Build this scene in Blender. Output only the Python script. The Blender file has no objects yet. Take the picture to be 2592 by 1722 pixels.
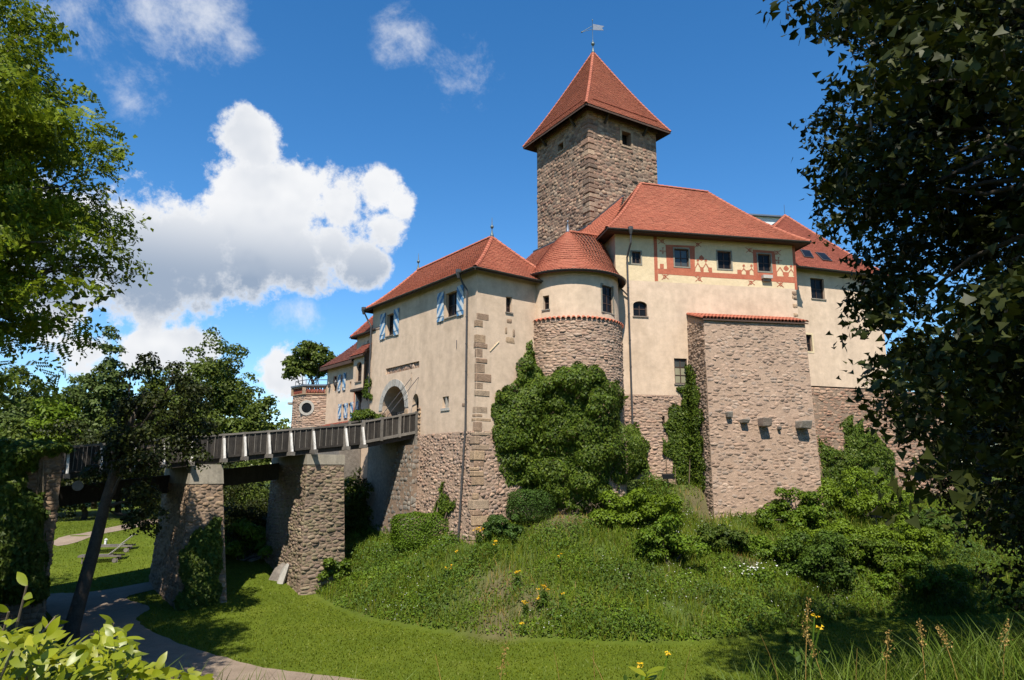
import bpy, math, random
import numpy as np
from mathutils import Matrix, Vector
rng = np.random.default_rng(7)
random.seed(7)
scene = bpy.context.scene
COL = scene.collection
R_ = math.radians

# ------------------------------------------------------------------ camera
FPX = 1775.0            # focal length in photo pixels (2592 wide)
PITCH = R_(10.6)
EYE = 6.8
cam = bpy.data.cameras.new('camera'); cam_o = bpy.data.objects.new('camera', cam); COL.objects.link(cam_o)
cam.sensor_width = 36.0; cam.lens = 36.0*FPX/2592.0
cam.clip_start = 0.1; cam.clip_end = 6000
cam_o.location = (0, 0, EYE); cam_o.rotation_euler = (R_(90)+PITCH, 0, 0)
scene.camera = cam_o
scene.render.resolution_x = 1024; scene.render.resolution_y = 680
scene.view_settings.view_transform = 'Standard'; scene.view_settings.look = 'None'
scene.view_settings.exposure = 0.8; scene.view_settings.gamma = 1.0

def ray(px, py):
    a = (px-1296)/FPX; b = (861-py)/FPX
    return np.array([a, math.cos(PITCH)-b*math.sin(PITCH), math.sin(PITCH)+b*math.cos(PITCH)])
def atY(px, py, Y):
    r = ray(px, py); return r/r[1]*Y+np.array([0, 0, EYE])
def onplane(px, py, p, d):
    n = np.array([-d[1], d[0]]); r = ray(px, py); return r*((n@p)/(n@r[:2]))+np.array([0, 0, EYE])
ZM = {1: (700, 500, 2.613), 2: (1250, 50, 2.614), 3: (1300, 450, 2.851), 4: (1200, 850, 2.1455), 5: (0, 950, 2.031),
      6: (700, 1000, 2.8517), 7: (1900, 500, 1.9595), 8: (730, 780, 5.226), 9: (900, 900, 3.135), 0: (1620, 560, 5.364),
      10: (0, 0, 1/1.0983), 11: (940, 940, 8.714), 12: (1560, 900, 3.92), 13: (0, 1080, 3.267), 14: (120, 1280, 5.6), 15: (540, 1130, 4.239),
      16: (1100, 1250, 3.92), 17: (1700, 1150, 3.1367), 18: (2000, 1200, 3.0034), 19: (0, 1400, 3.3714)}
def zz(k, x, y):
    o = ZM[k]; return o[0]+x/o[2], o[1]+y/o[2]

# ------------------------------------------------------------------ sun and sky
L = np.array([0.05, 0.68, -1.0]); L /= np.linalg.norm(L)        # direction the light travels
sun = bpy.data.lights.new('sun', 'SUN'); sun.energy = 5.0; sun.angle = R_(0.53); sun.color = (1.0, 0.945, 0.85)
sun_o = bpy.data.objects.new('sun', sun); COL.objects.link(sun_o)
sun_o.rotation_euler = Vector(L).to_track_quat('-Z', 'Y').to_euler(); sun_o.location = (-5, -30, 60)
SUN_EL = math.asin(-L[2]); SUN_AZ = math.atan2(-L[0], -L[1])

world = bpy.data.worlds.new('World'); scene.world = world; world.use_nodes = True
def build_sky():
    nt = world.node_tree; N = nt.nodes; K = nt.links; N.clear()
    def nd(t, **kw):
        n = N.new(t)
        for k, v in kw.items(): setattr(n, k, v)
        return n
    def mth(op, a, b=None, c=None, clamp=False):
        n = nd('ShaderNodeMath', operation=op, use_clamp=clamp)
        for i, v in enumerate((a, b, c)):
            if v is None: continue
            if isinstance(v, (int, float)): n.inputs[i].default_value = v
            else: K.new(v, n.inputs[i])
        return n.outputs[0]
    def rng_(v, a, b, c=0.0, d=1.0, smooth=True):
        n = nd('ShaderNodeMapRange', interpolation_type='SMOOTHSTEP' if smooth else 'LINEAR')
        K.new(v, n.inputs[0])
        for i, q in enumerate((a, b, c, d)): n.inputs[i+1].default_value = q
        return n.outputs[0]
    sky = nd('ShaderNodeTexSky', sky_type='NISHITA'); sky.sun_disc = False
    sky.sun_elevation = SUN_EL; sky.sun_rotation = SUN_AZ
    sky.altitude = 400; sky.air_density = 1.0; sky.dust_density = 0.0; sky.ozone_density = 3.0
    hs = nd('ShaderNodeHueSaturation'); hs.inputs['Saturation'].default_value = 1.3; K.new(sky.outputs[0], hs.inputs['Color'])
    bg = nd('ShaderNodeBackground'); K.new(hs.outputs[0], bg.inputs[0]); bg.inputs[1].default_value = 0.105
    tc = nd('ShaderNodeTexCoord'); D = tc.outputs['Generated']
    sep = nd('ShaderNodeSeparateXYZ'); K.new(D, sep.inputs[0])
    def noise(scale, detail, rough, dist=0.0, off=(0, 0, 0), sc=(1, 1, 1)):
        mp = nd('ShaderNodeMapping'); K.new(D, mp.inputs[0]); mp.inputs['Location'].default_value = off; mp.inputs['Scale'].default_value = sc
        n = nd('ShaderNodeTexNoise'); K.new(mp.outputs[0], n.inputs['Vector'])
        n.inputs['Scale'].default_value = scale; n.inputs['Detail'].default_value = detail
        n.inputs['Roughness'].default_value = rough; n.inputs['Distortion'].default_value = dist
        return n.outputs[0]
    def blobs(lst):
        acc = None
        for (px, py, r) in lst:
            d = ray(px*1.0983, py*1.0983); d = d/np.linalg.norm(d)
            vm = nd('ShaderNodeVectorMath', operation='DISTANCE'); K.new(D, vm.inputs[0]); vm.inputs[1].default_value = d
            v = rng_(vm.outputs['Value'], r*1.0983/FPX*1.25, 0.0, 0.0, 1.0, False)
            acc = v if acc is None else mth('SMOOTH_MAX', acc, v, 0.12)
        return acc
    # cumulus: lobes of the one big cloud and of the low ones near the horizon
    lob = blobs([(590, 335, 92), (565, 430, 120), (675, 430, 118), (790, 490, 100), (870, 450, 70), (920, 470, 52), (885, 530, 66), (770, 560, 105), (835, 605, 72), (690, 600, 110), (600, 560, 175), (450, 580, 170), (290, 540, 150), (110, 600, 190), (840, 610, 70), (330, 650, 130),
                 (330, 815, 65), (430, 815, 75), (650, 860, 80), (200, 820, 70)])
    n1 = noise(9.5, 7.0, 0.66)
    dens = mth('ADD', lob, mth('MULTIPLY', mth('SUBTRACT', n1, 0.5), 2.0))
    cum = mth('MULTIPLY', rng_(dens, 0.30, 0.56), rng_(lob, 0.14, 0.26))
    # thin torn cloud
    wis = blobs([(110, 10, 190), (330, 40, 130), (480, 20, 140), (545, 100, 70), (280, 225, 90), (945, 90, 85), (1060, 185, 120), (690, 725, 80)])
    n3 = noise(9.0, 6.0, 0.70, 0.2, (1, 5, 2))
    wd = mth('ADD', wis, mth('MULTIPLY', mth('SUBTRACT', n3, 0.5), 2.6))
    wisp = mth('MULTIPLY', mth('MULTIPLY', rng_(wd, 0.45, 1.45), rng_(wis, 0.02, 0.4)), 0.7)
    # broken cloud in the rest of the sky
    n4 = noise(3.0, 3.0, 0.58, 0.0, (7, 2, 5))
    rest = mth('MULTIPLY', rng_(n4, 0.60, 0.72), rng_(sep.outputs['Y'], 0.35, 0.0))
    rest = mth('MULTIPLY', rest, rng_(sep.outputs['Z'], 0.0, 0.12))
    fac = mth('MAXIMUM', mth('MAXIMUM', cum, wisp), rest)
    # light and dark inside the cloud
    core = rng_(dens, 0.3, 0.75)
    low = mth('MULTIPLY', rng_(sep.outputs['Z'], 0.36, 0.24), rng_(sep.outputs['Z'], 0.16, 0.21))
    n5 = noise(5.0, 4.0, 0.6, 0.0, (2, 2, 9))
    grey = mth('MULTIPLY', core, mth('ADD', mth('MULTIPLY', low, 0.95), mth('MULTIPLY', rng_(n5, 0.42, 0.66), 0.34)), clamp=True)
    ramp = nd('ShaderNodeMix', data_type='RGBA'); K.new(grey, ramp.inputs[0])
    ramp.inputs[6].default_value = (0.97, 0.98, 1.0, 1); ramp.inputs[7].default_value = (0.33, 0.42, 0.56, 1)
    bc = nd('ShaderNodeBackground'); K.new(ramp.outputs[2], bc.inputs[0]); bc.inputs[1].default_value = 0.56
    mx = nd('ShaderNodeMixShader'); K.new(fac, mx.inputs[0]); K.new(bg.outputs[0], mx.inputs[1]); K.new(bc.outputs[0], mx.inputs[2])
    out = nd('ShaderNodeOutputWorld'); K.new(mx.outputs[0], out.inputs[0])
build_sky()

# ------------------------------------------------------------------ materials
ALB = 0.74
def mat(name, cols, rough=0.85, n=(1.5, 0.25), n2=None, bump=None, rnd=True, transl=0.0, spec=0.3, metal=0.0, fine=None, stain=None):
    m = bpy.data.materials.new(name); m.use_nodes = True
    nt = m.node_tree; N = nt.nodes; K = nt.links; N.clear()
    out = N.new('ShaderNodeOutputMaterial'); pb = N.new('ShaderNodeBsdfPrincipled')
    geo = N.new('ShaderNodeNewGeometry')
    def noise(scale, detail=5, rough_=0.6, vec=None):
        t = N.new('ShaderNodeTexNoise'); t.inputs['Scale'].default_value = scale; t.inputs['Detail'].default_value = detail; t.inputs['Roughness'].default_value = rough_
        K.new(vec or geo.outputs['Position'], t.inputs['Vector']); return t.outputs[0]
    cr = N.new('ShaderNodeValToRGB'); e = cr.color_ramp.elements
    cols = [tuple(v*ALB for v in c) for c in cols]
    if len(cols) == 1: cols = [cols[0], cols[0]]
    while len(e) < len(cols): e.new(0.5)
    for i, c in enumerate(cols):
        e[i].position = i/(len(cols)-1); e[i].color = (*c, 1)
    if rnd:
        oi = N.new('ShaderNodeObjectInfo'); ad = N.new('ShaderNodeMath'); ad.operation = 'ADD'
        K.new(oi.outputs['Random'], ad.inputs[0]); K.new(geo.outputs['Random Per Island'], ad.inputs[1])
        fr = N.new('ShaderNodeMath'); fr.operation = 'FRACT'; K.new(ad.outputs[0], fr.inputs[0]); K.new(fr.outputs[0], cr.inputs[0])
    else:
        mr = N.new('ShaderNodeMapRange'); mr.inputs[1].default_value = 0.3; mr.inputs[2].default_value = 0.7
        K.new(noise(n[0], 6, 0.62), mr.inputs[0]); K.new(mr.outputs[0], cr.inputs[0])
    col = cr.outputs[0]
    def mult(col, src, lo, hi, a=0.3, b=0.7):
        mr = N.new('ShaderNodeMapRange'); K.new(src, mr.inputs[0])
        for i, v in enumerate((a, b, lo, hi)): mr.inputs[i+1].default_value = v
        mx = N.new('ShaderNodeMix'); mx.data_type = 'RGBA'; mx.blend_type = 'MULTIPLY'; mx.inputs[0].default_value = 1
        K.new(col, mx.inputs[6]); K.new(mr.outputs[0], mx.inputs[7]); return mx.outputs[2]
    if rnd and n: col = mult(col, noise(n[0]), 1-n[1], 1+n[1])
    if n2: col = mult(col, noise(n2[0], 6, 0.65), 1-n2[1], 1+n2[1])
    if fine: col = mult(col, noise(fine[0], 3, 0.7), 1-fine[1], 1+fine[1])
    if stain:                       # streaks that run down, with their own shape
        mp = N.new('ShaderNodeMapping'); mp.inputs['Scale'].default_value = (1, 1, 0.12); K.new(geo.outputs['Position'], mp.inputs[0])
        col = mult(col, noise(stain[0], 6, 0.65, mp.outputs[0]), 1-stain[1], 1.0, 0.35, 0.55)
    K.new(col, pb.inputs['Base Color'])
    pb.inputs['Roughness'].default_value = rough; pb.inputs['Specular IOR Level'].default_value = spec; pb.inputs['Metallic'].default_value = metal
    if bump:
        b = N.new('ShaderNodeBump'); b.inputs['Strength'].default_value = bump[1]; b.inputs['Distance'].default_value = bump[2] if len(bump) > 2 else 0.03
        K.new(noise(bump[0], 8, 0.65), b.inputs['Height']); K.new(b.outputs[0], pb.inputs['Normal'])
    sh = pb.outputs[0]
    if transl:
        tr = N.new('ShaderNodeBsdfTranslucent'); K.new(col, tr.inputs['Color'])
        ms = N.new('ShaderNodeMixShader'); ms.inputs[0].default_value = transl; K.new(sh, ms.inputs[1]); K.new(tr.outputs[0], ms.inputs[2]); sh = ms.outputs[0]
    K.new(sh, out.inputs[0])
    return m

MT = {}
MT['plaster'] = mat('plaster', [(0.602, 0.444, 0.308), (0.720, 0.537, 0.382), (0.661, 0.494, 0.349)], n=(0.45, 0), n2=(2.2, .12), bump=(9, .35, .03), rnd=False, fine=(40, .06), stain=(1.1, .11))
MT['plaster_cream'] = mat('plaster_cream', [(0.705, 0.548, 0.333), (0.781, 0.617, 0.383)], n=(0.9, 0), n2=(4.0, .08), bump=(3.5, .5, .06), rnd=False)
MT['paint_red'] = mat('paint_red', [(.43, .115, .06), (.52, .16, .085)], n=(2.0, 0), n2=(9, .15), bump=(5, .4, .03), rnd=False)
MT['mortar'] = mat('mortar', [(0.379, 0.256, 0.175), (0.471, 0.325, 0.228)], n=(1.2, 0), n2=(7, .2), bump=(14, .8, .04), rnd=False)
MT['mortar_dark'] = mat('mortar_dark', [(0.226, 0.154, 0.105), (0.328, 0.228, 0.158)], n=(1.2, 0), n2=(7, .2), bump=(14, .8, .04), rnd=False)
MT['stone_tower'] = mat('stone_tower', [(0.245, 0.154, 0.106), (0.401, 0.249, 0.165), (0.167, 0.115, 0.083), (0.334, 0.184, 0.124), (0.468, 0.319, 0.211), (0.267, 0.200, 0.151)], n=(5, .25), n2=(0.35, .25), bump=(16, .9, .05))
MT['stone_rubble'] = mat('stone_rubble', [(0.420, 0.278, 0.195), (0.487, 0.332, 0.230), (0.340, 0.225, 0.164), (0.454, 0.284, 0.195), (0.374, 0.267, 0.204), (0.532, 0.379, 0.271)], n=(6, .22), n2=(0.5, .18), bump=(16, .9, .05))
MT['stone_red'] = mat('stone_red', [(0.401, 0.229, 0.147), (0.301, 0.168, 0.109), (0.489, 0.306, 0.199), (0.367, 0.204, 0.132), (0.445, 0.306, 0.208)], n=(6, .25), n2=(0.6, .2), bump=(16, .9, .05))
MT['stone_grey'] = mat('stone_grey', [(.25, .22, .18), (.33, .28, .22), (.21, .19, .165), (.30, .23, .18)], n=(5, .25), n2=(0.7, .25), bump=(16, .8, .04))
MT['stone_buttress'] = mat('stone_buttress', [(0.397, 0.267, 0.189), (0.456, 0.315, 0.224), (0.316, 0.219, 0.159), (0.421, 0.278, 0.189), (0.351, 0.261, 0.198), (0.491, 0.353, 0.253)], n=(5, .22), n2=(0.42, .30), bump=(14, .9, .05))
MT['stone_warm'] = mat('stone_warm', [(.29, .19, .115), (.22, .145, .09), (.35, .245, .15), (.26, .18, .12), (.20, .145, .10)], n=(6, .25), n2=(0.6, .2), bump=(16, .9, .05))
MT['stone_moss'] = mat('stone_moss', [(.27, .20, .12), (.24, .165, .125), (.32, .25, .16), (.22, .18, .10), (.30, .21, .155)], n=(5, .25), n2=(0.5, .3), bump=(16, .9, .05))
MT['stone_quoin'] = mat('stone_quoin', [(.38, .25, .155), (.45, .31, .19), (.31, .20, .13), (.42, .31, .21)], n=(5, .25), bump=(14, .8, .05))
MT['stone_ashlar'] = mat('stone_ashlar', [(.44, .41, .36), (.50, .46, .40), (.38, .35, .30)], n=(8, .15), bump=(20, .4))
MT['concrete'] = mat('concrete', [(.30, .26, .20), (.40, .35, .27)], n=(1.5, 0), n2=(9, .15), bump=(12, .4), rnd=False, stain=(2.5, .3))
MT['tile'] = mat('tile', [(0.431, 0.127, 0.070), (0.393, 0.111, 0.061), (0.458, 0.147, 0.081), (0.421, 0.121, 0.067)], rough=.75, n=(1.5, .10), n2=(0.5, .12), spec=.3)
MT['tile_old'] = mat('tile_old', [(0.328, 0.088, 0.055), (0.300, 0.082, 0.051), (0.357, 0.103, 0.062)], rough=.8, n=(3, .15), n2=(0.5, .15), spec=.25)
MT['tile_dark'] = mat('tile_dark', [(.20, .07, .05), (.25, .085, .06), (.16, .06, .048)], rough=.85, n=(3, .15))
MT['soffit'] = mat('soffit', [(.075, .045, .032), (.11, .06, .042)], n=(2, 0), n2=(12, .2), rnd=False)
MT['wood'] = mat('wood_weathered', [(.042, .034, .028), (.06, .05, .04), (.03, .025, .021), (.075, .064, .053)], n=(4, .2), n2=(18, .25), bump=(30, .5, .01), stain=(12, .35))
MT['wood_rail'] = mat('wood_rail', [(.16, .14, .118), (.22, .195, .165), (.12, .105, .09)], n=(4, .2), n2=(18, .2), bump=(30, .5, .01))
MT['wood_pale'] = mat('wood_pale', [(.66, .62, .56), (.78, .75, .69)], n=(5, .15), n2=(20, .2), bump=(30, .4, .01), stain=(9, .35))
MT['metal_dark'] = mat('metal_dark', [(.055, .052, .05), (.075, .07, .068)], rough=.45, n=(6, 0), rnd=False, spec=.5)
MT['metal_black'] = mat('metal_black', [(.015, .016, .018)], rough=.4, rnd=False, spec=.5)
MT['copper'] = mat('copper_grey', [(.12, .15, .145), (.17, .20, .19)], rough=.45, n=(8, 0), rnd=False, metal=.5)
MT['lead'] = mat('lead', [(.20, .22, .25), (.28, .30, .33)], rough=.4, n=(6, 0), rnd=False, metal=.6)
MT['glass'] = mat('glass', [(.008, .008, .009), (.014, .015, .017)], rough=.25, n=(2, 0), rnd=False, spec=.12)
MT['glass_pale'] = mat('glass_pale', [(.28, .26, .17), (.36, .33, .22)], rough=.15, n=(3, 0), rnd=False, spec=.6)
MT['glass_grey'] = mat('glass_grey', [(.06, .065, .062), (.08, .085, .08)], rough=.2, n=(2, 0), rnd=False, spec=.4)
MT['wood_brown'] = mat('wood_brown', [(.055, .03, .022), (.08, .045, .032)], n=(8, 0), rnd=False, rough=.6)
MT['frame_grey'] = mat('frame_grey', [(.24, .22, .17), (.30, .275, .22)], n=(5, 0), n2=(12, .15), rnd=False)
MT['white_paint'] = mat('white_paint', [(.72, .72, .70), (.80, .80, .78)], n=(3, 0), rnd=False, rough=.6)
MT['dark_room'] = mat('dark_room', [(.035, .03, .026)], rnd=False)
MT['bark'] = mat('bark', [(.065, .05, .036), (.10, .078, .058)], n=(4, 0), n2=(14, .3), bump=(16, .9, .05), rnd=False)
MT['bark_grey'] = mat('bark_grey', [(.13, .115, .09), (.19, .165, .13)], n=(4, 0), n2=(14, .3), bump=(16, .9, .05), rnd=False)
MT['twig'] = mat('twig', [(.20, .145, .09), (.14, .10, .065), (.26, .20, .13)], n=(4, .2))
def leafm(name, cols, transl=.28, rough=.5, spec=.16, n2=(0.6, .25), gain=1.7):
    if not name.startswith('flower'): cols = [(c[0]*gain*1.25, c[1]*gain, c[2]*gain*.5) for c in cols]
    MT[name] = mat(name, cols, rough=rough, n=(2.5, .18), n2=n2, transl=transl, spec=spec)
leafm('leaf_ivy', [(.036, .078, .014), (.056, .105, .020), (.022, .050, .010), (.080, .130, .028), (.030, .066, .012)], gain=1.5)
leafm('leaf_ivy_dark', [(.030, .062, .016), (.045, .085, .022), (.022, .046, .012), (.075, .115, .034)])
leafm('leaf_hedge', [(.050, .105, .014), (.070, .140, .020), (.036, .08, .011)])
leafm('leaf_boxwood', [(.028, .066, .022), (.036, .08, .026), (.022, .05, .017)])
leafm('leaf_robinia', [(.060, .105, .010), (.085, .135, .014), (.042, .075, .009), (.105, .150, .018)], transl=.35, gain=2.0)
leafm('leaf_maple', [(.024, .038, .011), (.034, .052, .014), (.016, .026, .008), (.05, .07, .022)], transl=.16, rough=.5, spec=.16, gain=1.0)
leafm('leaf_far', [(.036, .064, .018), (.050, .084, .022), (.026, .046, .014), (.064, .096, .026)], n2=(.25, .25), gain=2.0)
leafm('leaf_far_blue', [(.036, .066, .030), (.048, .082, .036), (.028, .05, .022)], n2=(.25, .25), gain=2.0)
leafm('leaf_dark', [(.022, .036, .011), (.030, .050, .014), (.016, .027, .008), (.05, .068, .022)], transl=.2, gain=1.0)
leafm('leaf_shrub', [(.16, .235, .012), (.22, .30, .018), (.11, .17, .012), (.27, .34, .03)], transl=.35, rough=.38, spec=.35, gain=1.1)
leafm('leaf_herb', [(.048, .105, .013), (.068, .135, .018), (.035, .078, .012), (.09, .145, .026)], n2=(.4, .35))
leafm('leaf_herb_dark', [(.032, .072, .016), (.044, .092, .022), (.026, .056, .014)])
leafm('leaf_bright', [(.085, .16, .018), (.11, .20, .024), (.065, .125, .015)], gain=1.25)
leafm('grass_blade', [(.060, .112, .014), (.085, .145, .020), (.045, .085, .012), (.13, .16, .04)], transl=.3, n2=(.45, .3))
leafm('grass_near', [(.060, .115, .018), (.085, .150, .024), (.042, .085, .014), (.12, .16, .04)], transl=.3, gain=1.35)
leafm('grass_dry', [(.26, .20, .10), (.34, .27, .15), (.20, .15, .08)], transl=.2, gain=1.0)
leafm('lawn_blade', [(.066, .110, .010), (.082, .130, .013), (.056, .096, .009), (.105, .145, .018)], transl=.25, n2=(.3, .22), gain=1.45)
leafm('flower_yellow', [(.75, .50, .015), (.80, .42, .012)], transl=.2)
leafm('flower_white', [(.75, .74, .66), (.85, .85, .80)], transl=.2)
leafm('flower_pink', [(.65, .20, .28), (.75, .32, .38)], transl=.2)

# ------------------------------------------------------------------ object helpers
WLOC = {}                                   # world position of each empty
def tag(o, label, cat, group=None):
    o['label'] = label; o['category'] = cat
    if group: o['group'] = group
    return o
def thing(name, label, cat, loc, group=None):
    o = bpy.data.objects.new(name, None); COL.objects.link(o); o.location = loc; o.empty_display_size = .5
    WLOC[o.name] = tuple(float(v) for v in loc)
    return tag(o, label, cat, group)
def setmesh(me, m):
    me.materials.append(MT[m] if isinstance(m, str) else m)
def obj(name, me, parent=None, kind=None, label=None):
    o = bpy.data.objects.new(name, me); COL.objects.link(o)
    if parent is not None:
        o.parent = parent
        if parent.name in WLOC: o.matrix_parent_inverse = Matrix.Translation([-v for v in WLOC[parent.name]])
    if kind: o['kind'] = kind
    if label: o['label'] = label
    return o
def np_mesh(name, V, groups, m, smooth=False):
    """V (n,3); groups: list of int arrays (k,c) of faces with c corners"""
    me = bpy.data.meshes.new(name); V = np.ascontiguousarray(V, dtype=np.float32)
    groups = [np.asarray(g, dtype=np.int32) for g in groups if len(g)]
    me.vertices.add(len(V)); me.vertices.foreach_set('co', V.ravel())
    nl = sum(g.size for g in groups); nf = sum(len(g) for g in groups)
    me.loops.add(nl); me.loops.foreach_set('vertex_index', np.concatenate([g.ravel() for g in groups]))
    cnt = np.concatenate([np.full(len(g), g.shape[1], np.int32) for g in groups])
    st = np.concatenate([[0], np.cumsum(cnt)[:-1]]).astype(np.int32)
    me.polygons.add(nf); me.polygons.foreach_set('loop_start', st)
    if smooth: me.polygons.foreach_set('use_smooth', np.ones(nf, bool))
    me.update(calc_edges=True); setmesh(me, m); return me
class MB:
    """collects shapes of ONE part"""
    def __init__(s): s.v = []; s.f = []
    def add(s, V, F):
        b = len(s.v); s.v += [tuple(map(float, p)) for p in V]; s.f += [tuple(i+b for i in f) for f in F]; return s
    def box(s, o, a, b, c):
        """corner o and three edge vectors"""
        o, a, b, c = (np.asarray(q, float) for q in (o, a, b, c))
        V = [o, o+a, o+a+b, o+b, o+c, o+a+c, o+a+b+c, o+b+c]
        if np.dot(np.cross(a, b), c) < 0: F = [(0, 1, 2, 3), (4, 7, 6, 5), (0, 4, 5, 1), (1, 5, 6, 2), (2, 6, 7, 3), (3, 7, 4, 0)]
        else: F = [(3, 2, 1, 0), (5, 6, 7, 4), (1, 5, 4, 0), (2, 6, 5, 1), (3, 7, 6, 2), (0, 4, 7, 3)]
        return s.add(V, F)
    def beam(s, p, q, w, h, up=(0, 0, 1)):
        p, q, up = (np.asarray(x, float) for x in (p, q, up)); d = q-p; u = np.cross(d, up); u /= np.linalg.norm(u); v = np.cross(u, d); v /= np.linalg.norm(v)
        return s.box(p-u*w/2-v*h/2, d, u*w, v*h)
    def tube(s, pts, r, n=8, caps=True):
        pts = [np.asarray(p, float) for p in pts]; k = len(pts); rr = [r]*k if np.isscalar(r) else list(r); V = []; F = []
        for i, p in enumerate(pts):
            t = pts[min(i+1, k-1)]-pts[max(i-1, 0)]; t /= np.linalg.norm(t)+1e-9
            a = np.array([1, 0, 0]) if abs(t[0]) < .8 else np.array([0, 1, 0]); u = np.cross(t, a); u /= np.linalg.norm(u); w = np.cross(t, u)
            for j in range(n):
                an = 2*math.pi*j/n; V.append(p+rr[i]*(math.cos(an)*u+math.sin(an)*w))
        for i in range(k-1):
            for j in range(n): F.append((i*n+j, i*n+(j+1) % n, (i+1)*n+(j+1) % n, (i+1)*n+j))
        if caps: F += [tuple(range(n))[::-1], tuple((k-1)*n+j for j in range(n))]
        return s.add(V, F)
    def lathe(s, c, prof, n=16):
        """prof: (r, z) pairs round a vertical axis through c"""
        V = []; F = []
        for (r, z) in prof:
            for j in range(n): a = 2*math.pi*j/n; V.append((c[0]+r*math.cos(a), c[1]+r*math.sin(a), c[2]+z))
        for i in range(len(prof)-1):
            for j in range(n): F.append((i*n+j, i*n+(j+1) % n, (i+1)*n+(j+1) % n, (i+1)*n+j))
        F += [tuple(range(n))[::-1], tuple((len(prof)-1)*n+j for j in range(n))]
        return s.add(V, F)
    def prism(s, poly, ext):
        poly = [np.asarray(p, float) for p in poly]; e = np.asarray(ext, float); n = len(poly)
        return s.add(poly+[p+e for p in poly], [tuple(range(n))[::-1], tuple(range(n, 2*n))]+[(i, (i+1) % n, n+(i+1) % n, n+i) for i in range(n)])
    def mesh(s, name, m, smooth=False):
        me = bpy.data.meshes.new(name); me.from_pydata(s.v, [], s.f); me.update(); setmesh(me, m)
        if smooth: me.polygons.foreach_set('use_smooth', np.ones(len(s.f), bool))
        return me
    def obj(s, name, m, parent=None, kind=None, label=None, smooth=False):
        return obj(name, s.mesh(name, m, smooth), parent, kind, label)

# ------------------------------------------------------------------ wall frames
class Frame:
    """vertical wall: s along it, z up, off outwards"""
    def __init__(f, o, d, n): f.o = np.array(o, float); f.d = np.array(d, float); f.n = np.array(n, float)
    def __call__(f, s, z, off=0.0):
        p = f.o+f.d*s+f.n*off; return np.array([p[0], p[1], z])
    def px(f, px, py, off=0.0):
        p = onplane(px, py, f.o+f.n*off, f.d); return float((p[:2]-f.o)@f.d), float(p[2])
    def zp(f, k, x, y, off=0.0): return f.px(*zz(k, x, y), off)
    def shift(f, ds=0, off=0): return Frame(f.o+f.d*ds+f.n*off, f.d, f.n)
class Cyl:
    """round wall; s = arc length from the side that faces the camera, to the right"""
    def __init__(f, c, r): f.c = np.array(c, float); f.r = r; f.a0 = math.atan2(-c[1], -c[0])
    def __call__(f, s, z, off=0.0):
        a = f.a0+s/f.r; r = f.r+off; return np.array([f.c[0]+r*math.cos(a), f.c[1]+r*math.sin(a), z])
    def zp(f, k, x, y):
        r = ray(*zz(k, x, y)); h = math.hypot(r[0], r[1]); u = r[:2]/h; b = u@f.c; d = math.sqrt(max(0.0, f.r**2-(f.c@f.c-b*b))); t = b-d
        p = u*t; s = (math.atan2(p[1]-f.c[1], p[0]-f.c[0])-f.a0+math.pi) % (2*math.pi)-math.pi
        return s*f.r, EYE+r[2]/h*t
def wall(fr, s0, s1, z0, z1, holes, depth=.28, step=None, m='plaster', name='wall', parent=None, back=False, uneven=.0):
    """one wall sheet with openings (a,b,c,d)=(s from,s to,z from,z to) and their reveals"""
    S = {s0, s1}; Zs = {z0, z1}
    for (a, b, c, d) in holes: S |= {max(a, s0), min(b, s1)}; Zs |= {max(c, z0), min(d, z1)}
    if step:
        k = int((s1-s0)/step); S |= {s0+(s1-s0)*i/k for i in range(k)}
    S = sorted(S); Zs = sorted(Zs)
    S = [S[0]]+[b for a, b in zip(S, S[1:]) if b-a > 1e-4]; Zs = [Zs[0]]+[b for a, b in zip(Zs, Zs[1:]) if b-a > 1e-4]
    V = []; F = []; idx = {}
    def vt(i, j):
        if (i, j) not in idx: idx[i, j] = len(V); V.append(fr(S[i], Zs[j]))
        return idx[i, j]
    for i in range(len(S)-1):
        for j in range(len(Zs)-1):
            cs = (S[i]+S[i+1])/2; cz = (Zs[j]+Zs[j+1])/2
            if any(a < cs < b and c < cz < d for (a, b, c, d) in holes): continue
            F.append((vt(i, j), vt(i+1, j), vt(i+1, j+1), vt(i, j+1)))
    mb = MB(); mb.add(V, F)
    for (a, b, c, d) in holes:
        if c < z0-1e-6 and d > z1: continue
        c = max(c, z0); d = min(d, z1)
        q = [(a, c), (b, c), (b, d), (a, d)]
        for (p, r) in zip(q, q[1:]+q[:1]):
            mb.add([fr(*p), fr(*r), fr(*r, -depth), fr(*p, -depth)], [(0, 1, 2, 3)])
    return mb.obj(name, m, parent)
def panel(fr, s0, s1, z0, z1, o0, o1, mb):
    """box on a wall between offsets o0 and o1"""
    q = [(s0, z0), (s1, z0), (s1, z1), (s0, z1)]
    A = [fr(s, z, o0) for s, z in q]; B = [fr(s, z, o1) for s, z in q]
    return mb.add(A+B, [(0, 1, 2, 3), (7, 6, 5, 4)]+[(i, 4+i, 4+(i+1) % 4, (i+1) % 4) for i in range(4)])
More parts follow.
